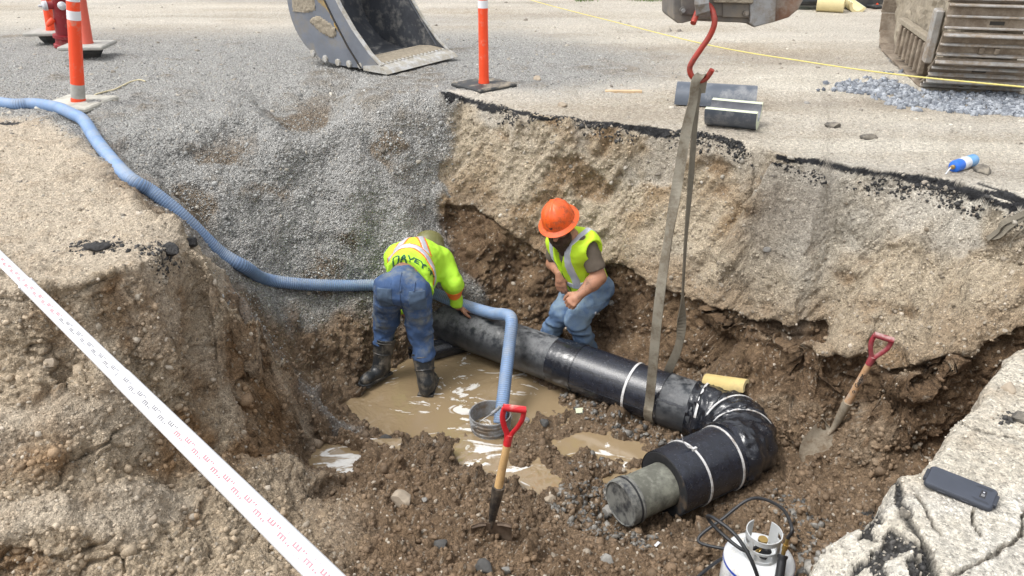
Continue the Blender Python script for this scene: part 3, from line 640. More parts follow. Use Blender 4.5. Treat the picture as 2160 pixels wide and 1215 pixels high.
M = dict(
    hdpe=mat('black_hdpe', (.024, .028, .034), .34, var=.35, scale=9, bump=.35, bscale=40, dirt=(.20, .205, .21), dirt_amt=.36, dscale=15, topdirt=True, spec=.6),
    wrap=mat('black_wrap', (.014, .016, .022), .20, var=.3, scale=20, bump=.5, bscale=22, dirt=(.2, .2, .2), dirt_amt=-.08, dscale=34, topdirt=True, spec=.7, bdist=.006),
    shell=mat('black_foam_shell', (.017, .020, .030), .27, var=.45, scale=26, bump=.6, bscale=150, dirt=(.12, .12, .13), dirt_amt=-.12, dscale=40, topdirt=True, spec=.7, bdist=.002),
    foam=mat('black_foam_face', (.018, .019, .022), .7, var=.3, scale=30, bump=.6, bscale=90, dirt=MUD, dirt_amt=.0),
    carrier=mat('carrier_pipe', (.26, .265, .22), .38, var=.35, scale=14, dirt=(.09, .09, .075), dirt_amt=.35, dscale=6, bump=.2),
    cap=mat('dusty_cap', (.035, .037, .042), .42, var=.4, scale=20, dirt=(.22, .22, .2), dirt_amt=.42, dscale=14, bump=.3),
    band=mat('pale_band', (.62, .62, .62), .4, var=.12, scale=20, dirt=MUD, dirt_amt=.12, dscale=15),
    hose_g=mat('blue_hose_groove', (.11, .18, .32), .6, var=.15, scale=10, dirt=(.2, .22, .24), dirt_amt=.4, dscale=4, topdirt=True),
    hose=mat('blue_hose', (.19, .30, .50), .5, var=.18, scale=10, dirt=(.33, .37, .42), dirt_amt=.30, dscale=7, topdirt=True),
    orange=mat('orange_plastic', (.86, .075, .018), .45, var=.06, scale=8, dirt=(.5, .33, .25), dirt_amt=.0, dscale=9),
    orange_f=mat('faded_orange_plastic', (.62, .11, .07), .5, var=.14, scale=8),
    whiter=mat('reflective_white', (.75, .76, .8), .35, var=.06),
    rubber=mat('black_rubber', (.028, .030, .032), .6, var=.3, scale=20, dirt=DUST, dirt_amt=.18, dscale=8, topdirt=True),
    dustbase=mat('dusty_base', (.36, .35, .32), .85, var=.25, scale=14, bump=.4),
    concrete=mat('dusty_plate', (.50, .49, .43), .85, var=.2, scale=14, bump=.4, dirt=(.3, .28, .24), dirt_amt=.2),
    hydr=mat('hydrant_red', (.24, .014, .020), .45, var=.12, scale=12, dirt=(.35, .2, .17), dirt_amt=.05),
    silver=mat('silver_paint', (.55, .56, .58), .35, metal=.2, var=.15, scale=20),
    steel=mat('bucket_steel', (.17, .185, .215), .42, metal=.25, var=.22, scale=4, dirt=(.25, .22, .17), dirt_amt=.12, dscale=3.2, bump=.2, bscale=30),
    steel_in=mat('bucket_inside', (.085, .092, .105), .4, metal=.25, var=.3, scale=4, dirt=(.30, .29, .27), dirt_amt=.12, dscale=9, bump=.2),
    edge=mat('worn_edge', (.50, .50, .49), .4, metal=.2, var=.2, scale=12, dirt=(.36, .33, .27), dirt_amt=.4, dscale=14),
    yellowp=mat('yellow_paint', (.42, .27, .07), .6, var=.25, scale=12, dirt=(.25, .22, .17), dirt_amt=.3, dscale=9),
    mudp=mat('dried_mud', (.29, .25, .19), .95, var=.3, scale=25, bump=.9, bscale=60, bdist=.01),
    track=mat('muddy_track', (.26, .215, .165), .85, var=.38, scale=9, dirt=(.14, .105, .075), dirt_amt=.35, dscale=7, bump=.8, bscale=45, bdist=.008),
    grouser=mat('worn_grouser', (.36, .35, .335), .5, metal=.25, var=.3, scale=10, dirt=(.28, .22, .16), dirt_amt=.3, dscale=9, bump=.4),
    trackdark=mat('track_dark', (.03, .026, .022), .8),
    arm=mat('grimy_arm', (.155, .145, .135), .55, metal=.2, var=.35, scale=7, dirt=(.27, .23, .18), dirt_amt=.3, dscale=6, bump=.5, bscale=35),
    armg=mat('grey_arm', (.30, .30, .30), .5, metal=.2, var=.25, scale=9, dirt=(.2, .15, .10), dirt_amt=.2, dscale=10, bump=.3),
    rust=mat('rusty_arm', (.17, .09, .055), .75, var=.35, scale=8, dirt=(.30, .27, .23), dirt_amt=.25, dscale=7, bump=.6),
    redsteel=mat('red_hook', (.36, .045, .030), .4, var=.22, scale=14, dirt=(.10, .06, .05), dirt_amt=.1, dscale=18, bump=.2),
    sling=mat('grey_sling', (.30, .275, .22), .85, var=.28, scale=18, dirt=(.12, .095, .065), dirt_amt=.3, dscale=9, bump=.8, bscale=240, bdist=.002),
    sling_d=mat('dark_sling', (.17, .15, .115), .85, var=.3, scale=18, bump=.8, bscale=240, bdist=.002),
    pail=mat('grey_pail', (.27, .285, .30), .45, var=.1, scale=10, dirt=MUD, dirt_amt=.30, dscale=9),
    wire=mat('steel_wire', (.45, .45, .44), .35, metal=.7),
    wood=mat('ash_wood', (.60, .385, .175), .5, var=.18, scale=14, dirt=(.30, .18, .08), dirt_amt=.12, dscale=9),
    wood2=mat('weathered_wood', (.50, .30, .16), .6, var=.2, scale=14, dirt=(.38, .36, .33), dirt_amt=.2, dscale=9),
    redgrip=mat('red_grip', (.55, .022, .030), .35, var=.12, scale=18, dirt=(.7, .45, .38), dirt_amt=.16, dscale=12, topdirt=True),
    redgrip2=mat('worn_red_grip', (.30, .03, .045), .5, var=.15, scale=18, dirt=(.5, .38, .36), dirt_amt=.4, dscale=16, topdirt=True),
    blacksteel=mat('black_steel', (.035, .033, .032), .38, metal=.4, var=.3, scale=20, dirt=(.2, .16, .12), dirt_amt=.25, dscale=14),
    blade=mat('brown_blade', (.12, .085, .06), .45, metal=.4, var=.35, scale=16, dirt=(.25, .19, .14), dirt_amt=.2),
    blade2=mat('mud_dried_blade', (.30, .26, .20), .7, var=.25, scale=16, dirt=MUD, dirt_amt=.25, dscale=14, bump=.5),
    tankw=mat('white_enamel', (.74, .76, .77), .28, var=.04, scale=10, dirt=(.45, .42, .36), dirt_amt=.06, dscale=12),
    tankg=mat('grey_enamel', (.50, .52, .53), .35, var=.06, dirt=(.3, .26, .2), dirt_amt=.08, dscale=14),
    blue=mat('label_blue', (.015, .07, .50), .35, var=.06),
    bluecan=mat('blue_can', (.02, .14, .60), .3, var=.08, scale=8),
    bluecan2=mat('light_blue_can', (.13, .36, .68), .3, var=.08, scale=8),
    label=mat('white_label', (.68, .70, .74), .45, var=.08, dirt=(.4, .4, .45), dirt_amt=.2, dscale=30),
    brass=mat('brass', (.50, .34, .12), .35, metal=.8, var=.15),
    black=mat('black_plastic', (.022, .023, .026), .45, var=.2, scale=20),
    phone=mat('phone_case', (.045, .052, .070), .55, var=.12, scale=20, bump=.15, bscale=300, bdist=.0006),
    phone2=mat('phone_case_edge', (.030, .034, .045), .5, var=.1),
    glassd=mat('dark_glass', (.02, .02, .025), .1, spec=.8),
    rodw=mat('white_rod', (.66, .67, .70), .35, var=.03, dirt=(.6, .58, .55), dirt_amt=.02),
    inkb=mat('grey_ink', (.24, .235, .245), .6), inkr=mat('red_ink', (.66, .25, .28), .6),
    rope=mat('yellow_rope', (.62, .54, .18), .7, var=.1), cord=mat('pale_cord', (.60, .53, .34), .8),
    yfoam=mat('yellow_foam', (.62, .48, .20), .8, var=.12, scale=10, bump=.3, dirt=(.36, .28, .16), dirt_amt=.1),
    yfoam2=mat('pale_yellow_foam', (.70, .60, .33), .8, var=.1, scale=10),
    foamend=mat('pale_green_foam', (.58, .62, .46), .8, var=.08, scale=30, bump=.3),
    greyshell=mat('grey_shell', (.085, .10, .125), .4, var=.2, scale=10, dirt=(.3, .3, .3), dirt_amt=.12),
    greyin=mat('grey_shell_inside', (.12, .125, .14), .45, var=.3, scale=9, dirt=(.35, .35, .36), dirt_amt=.2),
    green=mat('green_plastic', (.015, .20, .09), .4, var=.1),
    timber=mat('timber', (.55, .40, .25), .8, var=.18, scale=20),
    # clothes
    jeans=mat('blue_denim', (.042, .085, .19), .85, var=.38, scale=7, dirt=(.20, .22, .21), dirt_amt=.14, dscale=5, bump=.35, bscale=150),
    jeans2=mat('faded_denim', (.10, .17, .30), .85, var=.34, scale=6, dirt=(.20, .27, .33), dirt_amt=.25, dscale=5, bump=.35, bscale=150),
    jeansm=mat('muddy_denim', (.075, .115, .18), .9, var=.3, scale=14, bump=.35, bscale=150),
    stitch=mat('denim_seam', (.028, .052, .11), .9),
    lime=mat('lime_cloth', (.47, .83, .045), .75, var=.10, scale=9, bump=.2, bscale=90),
    limed=mat('lime_vest', (.56, .83, .030), .7, var=.08, scale=9, bump=.2, bscale=90),
    silver_t=mat('silver_tape', (.52, .54, .60), .4, metal=.1, var=.1, scale=20),
    orange_t=mat('orange_tape', (.90, .21, .03), .7, var=.06),
    navy=mat('dark_green_print', (.02, .10, .06), .7),
    skin=mat('tanned_skin', (.42, .205, .125), .55, var=.14, scale=20, dirt=(.16, .10, .07), dirt_amt=.12, dscale=14),
    beard=mat('brown_beard', (.055, .030, .018), .85, var=.5, scale=60, bump=.8, bscale=120),
    hat=mat('orange_hard_hat', (.80, .115, .020), .3, var=.12, scale=12, dirt=(.25, .07, .03), dirt_amt=.14, dscale=22),
    olive=mat('olive_hard_hat', (.16, .155, .055), .45, var=.15, dirt=(.3, .27, .18), dirt_amt=.15),
    tee=mat('brown_grey_cotton', (.115, .092, .070), .9, var=.18, scale=12, bump=.3, bscale=120),
    leather=mat('tan_leather', (.25, .13, .085), .6, var=.25, scale=30),
    boot=mat('black_rubber_boot', (.022, .025, .028), .38, var=.25, scale=16, dirt=(.22, .19, .15), dirt_amt=.20, dscale=10),
    clay=mat('mud_lump', (.17, .115, .07), .8, var=.3, scale=20, bump=.8, bscale=50, bdist=.01),
    rock=mat('grey_rock', (.28, .27, .25), .85, var=.25, scale=14, bump=.7, bscale=40, bdist=.008),
    rockt=mat('tan_rock', (.36, .30, .23), .85, var=.25, scale=14, bump=.7, bscale=40, bdist=.008),
    rockd=mat('dark_rock', (.075, .073, .070), .8, var=.3, scale=14, bump=.7, bscale=40, bdist=.008),
    asphd=mat('fresh_asphalt_lump', (.035, .034, .034), .9, var=.6, scale=40, bump=1.0, bscale=70, bdist=.014),
    asph=mat('asphalt_lump', (.10, .092, .082), .9, var=.5, scale=24, bump=.9, bscale=60, bdist=.012, dirt=(.33, .29, .23), dirt_amt=.35, dscale=8, topdirt=True),
)
def hose_bump(m, s=85):
    return m

# ---------------- smooth bodies: distance fields turned into one mesh ----------------
def rc(p, a, b, ra, rb, k=None):
    a = np.array(a, float); b = np.array(b, float); ab = b-a; t = np.clip(((p-a)@ab)/max(ab@ab, 1e-9), 0, 1)
    return np.linalg.norm(p-(a+t[:, None]*ab), axis=1)-(ra+(rb-ra)*t)
def ell(p, c, ax, r):
    """ellipsoid with axes ax (3 unit vectors) and radii r"""
    q = p-np.array(c, float); q = np.stack([q@np.array(a, float) for a in ax], -1)/np.array(r, float); l = np.linalg.norm(q, axis=1)
    return (l-1)*min(r)*.9+(l-1)*0
def smin(a, b, k):
    h = np.clip(.5+.5*(b-a)/k, 0, 1); return b+(a-b)*h-k*h*(1-h)
def sdf_prims(prims, k0=.03):
    def f(p):
        d_ = None
        for pr in prims:
            kk = pr[-1] if pr[0] in ('c', 'e') and isinstance(pr[-1], float) else k0
            v = rc(p, *pr[1:5]) if pr[0] == 'c' else ell(p, *pr[1:4])
            d_ = v if d_ is None else smin(d_, v, kk)
        return d_
    return f
def mesh_sdf(f, lo, hi, h):
    """surface nets"""
    n_ = [int(math.ceil((hi[i]-lo[i])/h))+1 for i in range(3)]
    g = [lo[i]+np.arange(n_[i])*h for i in range(3)]
    K = 5; gc = [lo[i]+(np.arange(int(math.ceil(n_[i]/K)))*K+(K-1)/2)*h for i in range(3)]     # coarse pass first
    CX = np.meshgrid(*gc, indexing='ij'); pc = np.stack(CX, -1).reshape(-1, 3); Dc = np.empty(len(pc))
    for s_ in range(0, len(pc), 400000): Dc[s_:s_+400000] = f(pc[s_:s_+400000])
    Dc = Dc.reshape(CX[0].shape); D = Dc
    for ax in range(3): D = np.repeat(D, K, ax)
    D = np.ascontiguousarray(D[:n_[0], :n_[1], :n_[2]]); need = np.argwhere(np.abs(D) < K*h*1.35+.014); p_ = np.array(lo)+need*h; D = np.where(np.abs(D) < K*h*1.35+.014, 0.0, D)
    R_ = np.empty(len(p_))
    for s_ in range(0, len(p_), 400000): R_[s_:s_+400000] = f(p_[s_:s_+400000])
    D[need[:, 0], need[:, 1], need[:, 2]] = R_
    D = D.reshape(n_); s = D < 0
    D[0], D[-1] = np.maximum(D[0], 1e-4), np.maximum(D[-1], 1e-4); D[:, 0] = np.maximum(D[:, 0], 1e-4); D[:, -1] = np.maximum(D[:, -1], 1e-4); D[:, :, 0] = np.maximum(D[:, :, 0], 1e-4); D[:, :, -1] = np.maximum(D[:, :, -1], 1e-4); s = D < 0
    cn = np.zeros([q-1 for q in n_], int)
    for dx in (0, 1):
        for dy in (0, 1):
            for dz in (0, 1): cn += s[dx:n_[0]-1+dx, dy:n_[1]-1+dy, dz:n_[2]-1+dz]
    act = (cn > 0) & (cn < 8); ci = np.argwhere(act); idx = -np.ones(act.shape, int); idx[act] = np.arange(len(ci))
    acc = np.zeros((len(ci), 3)); cnt = np.zeros(len(ci))
    cor = [(a, b, c) for a in (0, 1) for b in (0, 1) for c in (0, 1)]
    for i, a in enumerate(cor):
        for b in cor[i+1:]:
            if sum(abs(a[j]-b[j]) for j in range(3)) != 1: continue
            da = D[ci[:, 0]+a[0], ci[:, 1]+a[1], ci[:, 2]+a[2]]; db = D[ci[:, 0]+b[0], ci[:, 1]+b[1], ci[:, 2]+b[2]]
            m = (da < 0) != (db < 0); t = np.where(m, da/np.where(np.abs(da-db) < 1e-12, 1, da-db), 0)
            acc[m] += (np.array(a)+(np.array(b)-np.array(a))*t[:, None])[m]; cnt[m] += 1
    V = np.array(lo)+(ci+acc/np.maximum(cnt, 1)[:, None])*h
    F = []
    for ax in range(3):
        a1, a2 = (ax+1) % 3, (ax+2) % 3
        sl0 = [slice(None)]*3; sl1 = [slice(None)]*3; sl0[ax] = slice(0, -1); sl1[ax] = slice(1, None)
        e0, e1 = s[tuple(sl0)], s[tuple(sl1)]; ed = np.argwhere(e0 != e1)
        ed = ed[(ed[:, a1] > 0) & (ed[:, a2] > 0) & (ed[:, a1] < n_[a1]-1) & (ed[:, a2] < n_[a2]-1)]
        if not len(ed): continue
        q = []
        for o1, o2 in ((-1, -1), (0, -1), (0, 0), (-1, 0)):
            c = ed.copy(); c[:, a1] += o1; c[:, a2] += o2; q.append(idx[c[:, 0], c[:, 1], c[:, 2]])
        q = np.stack(q, -1); fl = ~e0[ed[:, 0], ed[:, 1], ed[:, 2]]; q[fl] = q[fl][:, ::-1]; F.append(q)
    F = np.concatenate(F); F = F[(F >= 0).all(1)]
    return V, F
def sdf_obj(name, f, lo, hi, h, mt, parent, label=None):
    V, F = mesh_sdf(f, lo, hi, h)
    root = parent
    while root is not None and root.parent is not None: root = root.parent
    og = np.array(root.location) if root is not None else np.zeros(3)
    o = np_mesh(name, V-og, F, mat=mt)
    if parent is not None: o.parent = parent
    if label: o['label'] = label
    return o, V, F
def wr(p, amp, s, seed=0, axis=None, stretch=.35):
    """cloth folds: ridged noise, squeezed along an axis"""
    q = p if axis is None else p-np.outer(p@np.array(axis), np.array(axis))*(1-1/stretch*1.0) if False else p
    if axis is not None:
        a = np.array(axis); q = p+np.outer(p@a, a)*(1/stretch-1)
    return amp*((1-2*np.abs(vn(q, s, seed)))*.6+vn(q, s*2.1, seed+2)*.4)
def hand(wrist, d_, nrm, side, curl=.5, spread=.12, s=1.0, thumb=.6):
    """palm and five fingers; d_ = direction of the fingers, nrm = out of the back of the hand, side = +1/-1 which side the thumb is on"""
    d_ = V3(d_).normalized(); nrm = V3(nrm); nrm = (nrm-d_*nrm.dot(d_)).normalized(); x = d_.cross(nrm)*side; W = V3(wrist); pr = []
    pr.append(('c', W, W+d_*.045*s, .026*s, .028*s, .015))
    L = [(.030, .040, .022, .020), (.010, .044, .027, .021), (-.010, .041, .025, .020), (-.029, .032, .019, .018)]
    for off, l1, l2, l3 in L:
        kn = W+d_*(.088-abs(off-.005)*.25)*s+x*off*s
        pr.append(('c', W+d_*.025*s+x*off*.6*s, kn, .017*s, .0125*s, .012))
        fd = (d_+x*off*spread*8).normalized(); q = kn; a = 0
        for l, r0, r1 in ((l1, .0105, .0095), (l2, .0095, .0088), (l3, .0088, .0075)):
            a += curl*(.9 if l is l1 else 1.0); dd = fd*math.cos(a)-nrm*math.sin(a); q2 = q+dd*l*s
            pr.append(('c', q, q2, r0*s, r1*s, .003)); q = q2
    t0 = W+d_*.022*s+x*.024*s; t1 = t0+(x*.8+d_*.75-nrm*.25).normalized()*.042*s; t2 = t1+(d_*1.0+x*.15-nrm*thumb).normalized()*.032*s; t3 = t2+(d_*.9-x*.2-nrm*thumb*1.2).normalized()*.024*s
    pr += [('c', t0, t1, .018*s, .0135*s, .008), ('c', t1, t2, .0125*s, .011*s, .004), ('c', t2, t3, .011*s, .009*s, .004)]
    return pr
def text_tris(body, size, bold=False, sub=0):
    cu = bpy.data.curves.new('txt', 'FONT'); cu.body = body; cu.size = size; cu.align_x = 'CENTER'; cu.align_y = 'CENTER'
    if bold: cu.offset = size*.022
    o = bpy.data.objects.new('txt', cu); C.objects.link(o); dg = bpy.context.evaluated_depsgraph_get(); me = bpy.data.meshes.new_from_object(o.evaluated_get(dg))
    bm = bmesh.new(); bm.from_mesh(me); bmesh.ops.triangulate(bm, faces=bm.faces)
    for _ in range(sub): bmesh.ops.subdivide_edges(bm, edges=bm.edges, cuts=1, use_grid_fill=True)
    bmesh.ops.triangulate(bm, faces=bm.faces)
    v = [q.co.copy() for q in bm.verts]; bm.verts.index_update(); f = [tuple(q.index for q in a.verts) for a in bm.faces]; bm.free()
    bpy.data.objects.remove(o); bpy.data.meshes.remove(me); return v, f
def text_on(name, body, size, o, X, Y, mt, parent, lift=.0015, wrap=None, sub=0, bold=False, bend=None):
    """lettering laid on a surface; wrap(point)->point on that surface"""
    v, f = text_tris(body, size, bold, sub); P = []
    for q in v:
        w_ = V3(o)+X*q.x+Y*(q.y+(bend(q.x) if bend else 0)); w_ = wrap(w_) if wrap else w_; P.append(w_)
    Z = X.cross(Y)
    m = MB(); m.add(P, f)
    if not wrap: m.v = [tuple(V3(q)+Z*lift) for q in m.v]
    return m.build(name, mt, parent)

# =====================================================================
#                               the things
# =====================================================================
U3 = V3((0, 0, 1))
# ---------------- insulated pipe with elbow ----------------
t = thing('insulated_pipe', 'long black insulated pipe with a taped elbow hung in the sling over the pit', 'pipe', (0.7, 4.15, -1.6))
PA = pz(835, 640, -1.46); PB = V3((1.19, 3.885, -1.45))
dA = (PB-PA).normalized()
def pax(px_):      # point of the straight run's axis seen at photo column px_
    best = None
    for k in range(400):
        q = PA.lerp(PB, k/399); dep = q.y*CP+(CAMH-q.z)*SP; e = abs(1080+FPX*q.x/dep-px_)
        if best is None or e < best[0]: best = (e, q)
    return best[1]
straight = resample([PA, PB], .02)
def rw(f, k): return .158+.0012*math.sin(k*1.7)
MB().tube(straight, .158, n=48, rfun=rw).build('outer_jacket', M['hdpe'], t, smooth=True)
def seg(a, b, step=.02): return resample([pax(a), pax(b)], step)
MB().tube(seg(1172, 1225), .166, n=48, rfun=lambda f, k: .1625+.004*math.sin(f*3.14)+.0015*math.sin(k*2.3)).build('joint_wrap', M['wrap'], t, smooth=True)
MB().tube(seg(1222, 1408), .168, n=48).build('half_shell', M['shell'], t, smooth=True)
MB().tube(seg(1402, 1475), .172, n=48).build('half_shell', M['hdpe'], t, smooth=True)
def surfp(c, ax, ang, r):     # point round the pipe; ang 0 = up, + = towards the camera side
    side = ax.cross(U3).normalized(); up = side.cross(ax).normalized(); return c+(up*math.cos(ang)+side*math.sin(ang))*r
def seam(c0, c1, ang, r, th, wd, mt, name):
    ax = (c1-c0).normalized(); pts = [surfp(c0.lerp(c1, k/24), ax, ang+.015*math.sin(k*.9), r) for k in range(25)]
    nrm = (surfp(c0, ax, ang, 1)-c0); tw = ax.cross(nrm)
    return MB().ribbon(pts, [tw]*25, wd, th).build(name, mt, t)
seam(pax(1224), pax(1405), .95, .1695, .004, .012, M['wrap'], 'shell_seam')
seam(pax(1224), pax(1400), 1.72, .1695, .004, .012, M['wrap'], 'shell_seam')
seam(pax(1405), pax(1474), 1.02, .1735, .005, .014, M['wrap'], 'shell_seam')
def ring(c, ax, r, wd, mt, name, a0=0, a1=2*math.pi, th=.004, par=None, wob=0):
    n_ = 56; side = ax.cross(U3).normalized(); up = side.cross(ax).normalized(); ph = random.random()*6
    pts = [c+(up*math.cos(a0+(a1-a0)*k/n_)+side*math.sin(a0+(a1-a0)*k/n_))*r+ax*wob*math.sin(ph+(a0+(a1-a0)*k/n_)) for k in range(n_+1)]
    return MB().ribbon(pts, [ax]*(n_+1), wd, th).build(name, mt, par or t)
ring(pax(1338), dA, .1715, .016, M['band'], 'pale_strap', wob=.004)
ring(pax(1404), dA, .1745, .012, M['wrap'], 'dark_strap')
ring(pax(1224), dA, .1705, .010, M['wrap'], 'dark_strap')
# elbow: bunched black tape
EB = [V3((1.135, 3.917, -1.45)), V3((1.19, 3.885, -1.45)), V3((1.26, 3.84, -1.445)), V3((1.325, 3.775, -1.44)), V3((1.347, 3.69, -1.435)), V3((1.352, 3.60, -1.43)), V3((1.33, 3.515, -1.42)), V3((1.27, 3.45, -1.42)), V3((1.21, 3.415, -1.42))]
ep = resample(cr(EB, 16), .006)
ne = len(ep)
def erad(f, k): return .167+.010*math.sin(f*math.pi)**.7+.014*f
mb = MB(); mb.tube(ep, .18, n=72, rfun=erad)
v = np.array(mb.v); cpt = np.array([tuple(q) for q in ep])
ki = np.repeat(np.arange(ne), 72)[:len(v)]; nn_ = v-cpt[ki]; nn_ /= np.linalg.norm(nn_, axis=1)[:, None]
f_al = ki/ne*9.0
fold = (1-np.abs(np.sin(f_al*math.pi/1.3+vn(v, 6, 3)*1.6)))*.013+(1-2*np.abs(vn(v+nn_*.02, 15, 4)))*.011+(1-2*np.abs(vn(v, 35, 6)))*.006
mb.v = [tuple(q) for q in v+nn_*fold[:, None]]
elbow = mb.build('taped_elbow', M['wrap'], t, smooth=True)
for f, w_ in ((.10, .014), (.40, .012), (.63, .014)):
    k = int(f*ne); ax = (ep[min(k+1, ne-1)]-ep[k-1]).normalized()
    ring(ep[k], ax, erad(f, k)+.013, w_, M['band'], 'pale_strap', th=.004, par=elbow, wob=.006, a0=-1.5, a1=1.2)
# near shell, carrier pipe and cap
NS0, NS1 = V3((1.275, 3.455, -1.42)), pz(1400, 1021, -1.42)
dn = (NS1-NS0).normalized(); CAPC = NS1+dn*.285
m1 = MB(); sh = resample([NS0, NS1], .03); X_, Y_ = frame(dn); n_ = 56
rr = .187; mb = MB(); mb.tube(sh, rr, n=n_, cap=False)
o_ = len(mb.v); inn = [NS1+X_*math.cos(2*math.pi*i/n_)*.125+Y_*math.sin(2*math.pi*i/n_)*.125 for i in range(n_)]
shell = mb.build('near_shell', M['shell'], t, smooth=True)
mb = MB(); v = []
for (r_, off) in ((.1225, -.10), (.1225, -.004), (.130, .001), (.178, .001), (.1865, -.006)):
    v += [NS1+dn*off+X_*math.cos(2*math.pi*i/n_)*r_+Y_*math.sin(2*math.pi*i/n_)*r_ for i in range(n_)]
mb.add(v, [(k*n_+i, k*n_+(i+1) % n_, (k+1)*n_+(i+1) % n_, (k+1)*n_+i) for k in range(4) for i in range(n_)]); mb.build('shell_end_face', M['foam'], shell, smooth=True)
def seam2(ang):
    pts = [surfp(NS0.lerp(NS1, k/30), dn, ang+.006*math.sin(k*1.3), rr+.001) for k in range(31)]; tw = dn.cross(surfp(NS0, dn, ang, 1)-NS0)
    MB().ribbon(pts, [tw]*31, .007, .004).build('shell_seam', M['foam'], shell)
seam2(-1.95)
ring(NS0.lerp(NS1, .68), dn, rr+.003, .013, M['band'], 'zip_tie', par=shell, wob=.006)
ring(NS0.lerp(NS1, .20), dn, rr+.003, .013, M['band'], 'zip_tie', par=shell, wob=.010)
zt = surfp(NS0.lerp(NS1, .68), dn, -.15, rr+.006)
MB().box(zt, (.03, .016, .014), (dn, Y_, X_)).build('zip_tie_head', M['band'], shell)
MB().ribbon([zt, zt+V3((-.035, .0, .012)), zt+V3((-.065, .01, .045)), zt+V3((-.075, .01, .085))], [V3((0, 1, 0))]*4, .012, .003).build('zip_tie_tail', M['band'], shell)
cc = resample([NS1-dn*.08, CAPC], .02)
MB().tube(cc, .1215, n=48).build('carrier_pipe', M['carrier'], t, smooth=True)
cp_ = MB().lathe(CAPC-dn*.05, [(.1225, -.012), (.130, -.010), (.131, .0), (.128, .004), (.129, .045), (.127, .062), (.119, .066), (.117, .058), (.03, .057), (0.001, .057)], ax=dn, n=56).build('end_cap', M['cap'], t, smooth=True)
ring(CAPC-dn*.035, dn, .1315, .010, M['foam'], 'cap_groove', par=cp_, th=.002)
# ---------------- black drain pipe lying in the water beyond the boots ----------------
d0 = pz(868, 752, -1.60); d1 = pz(985, 722, -1.60); a_ = (d1-d0).normalized()
t = thing('black_drain_pipe', 'short black pipe lying in the water behind the left worker\'s boots', 'pipe', (d0.x, d0.y, d0.z-.07))
pr = [(.060, .03), (.060, 0), (.075, 0), (.0765, .02), (.0765, .5), (.075, .52), (.0, .52)]
MB().lathe(d0, pr, ax=a_, n=32, cap=False).build('pipe_wall', M['wrap'], t, smooth=True); MB().lathe(d0+a_*.03, [(.0, 0), (.0605, .001)], ax=a_, n=32, cap=False).build('pipe_bore', M['trackdark'], t)
# ---------------- blue suction hose ----------------
pts = [V3((-6.0, 6.9, .05)), V3((-4.9, 6.45, .05)), pz(0, 216, .05), pz(70, 219, .05), pz(118, 226, .06), pz(152, 240, .06)]
def onground(px, py, r=.05):
    h, n_ = ground_px(px, py); return h+n_*r*.9
for a in ((176, 268), (206, 312), (258, 372)): pts.append(onground(*a))
print('hose', pts[-3:])

pts += ['HIDE', onground(508, 572), onground(560, 591), onground(630, 602), onground(720, 603), onground(790, 600), py_(850, 603, 4.98), py_(905, 615, 5.0), py_(950, 633, 4.95), py_(1000, 650, 4.88), py_(1040, 661, 4.74), py_(1062, 663, 4.64), py_(1076, 668, 4.56), py_(1079, 684, 4.49), py_(1074, 730, 4.38), py_(1067, 790, 4.22), py_(1060, 850, 4.06), py_(1054, 893, 3.97)]
k_ = pts.index('HIDE'); A_0, B_0 = pts[k_-1], pts[k_+1]; hid = []
for f_ in (.28, .55, .8):
    q = A_0.lerp(B_0, f_)+V3((-.02*math.sin(f_*3.14), -.06*math.sin(f_*3.14), -.22*math.sin(f_*3.14))); hid.append(V3((q.x, q.y, max(q.z, ground_hit(q.x, q.y)+.04))))
print('hid', A_0, B_0, hid)
pts[k_:k_+1] = hid
hp = resample(cr(pts, 14), .0048)
def hr(f, k): return .0430 if k % 3 else .0392
hose = MB().tube(hp, .045, n=20, rfun=hr)
hose.mi = [1 if ((i//20) % 3 == 0) else 0 for i in range(len(hose.f))]
hose.build('suction_hose', [M['hose'], M['hose_g']], None, smooth='all', origin=pz(0, 216, 0)); tag(bpy.data.objects['suction_hose'], 'ribbed blue suction hose running from the upper left over the black pipe into the pail', 'hose')
# ---------------- grey pail standing in the water ----------------
pc = py_(1034, 868, 3.98); pc = V3((pc.x, 3.98, -1.80)); R1 = .135
t = thing('pail', 'grey plastic pail half sunk in muddy water with the blue hose in it', 'pail', pc)
H_ = .27
prof = [(.118, 0), (.121, .01), (.126, .17), (.131, .175), (.131, .182), (.127, .185), (.128, .205), (.134, .208), (.134, .214), (.129, .217), (.130, .232), (.137, .236), (.137, .243), (.132, .246), (.133, H_-.004), (.138, H_), (.136, H_+.004), (.129, H_+.002), (.127, H_-.02), (.118, .02), (.0, .02)]
MB().lathe(pc, prof, n=48).build('pail_wall', M['pail'], t, smooth=True)
bl = [pc+V3((math.cos(a)*.139, math.sin(a)*.139, H_-.035)) for a in (-2.4,)][0]; br_ = pc+V3((.125, .045, H_-.01))
pth = cr([bl, bl+V3((.05, -.012, .055)), pc+V3((.03, -.06, H_+.055)), pc+V3((.085, -.03, H_+.085)), br_], 8)
hd = MB().tube(pth, .0028, n=6).build('bail_handle', M['wire'], t, smooth=True)
MB().tube(pth[14:22], .011, n=10).build('bail_grip', M['pail'], hd, smooth=True)
MB().box(bl, (.03, .012, .03), bev=.003).build('bail_ear', M['pail'], t)
cap_ = py_(1106, 842, 4.05)
MB().lathe((cap_.x, 4.05, WL+.002), [(.034, 0), (.036, .006), (.030, .012), (.012, .016), (0.001, .022)], n=20).build('jar_lid', M['pail'], None, smooth=True, origin=(cap_.x, 4.05, WL))
tag(bpy.data.objects['jar_lid'], 'small round grey lid floating on the water beside the hose', 'lid')
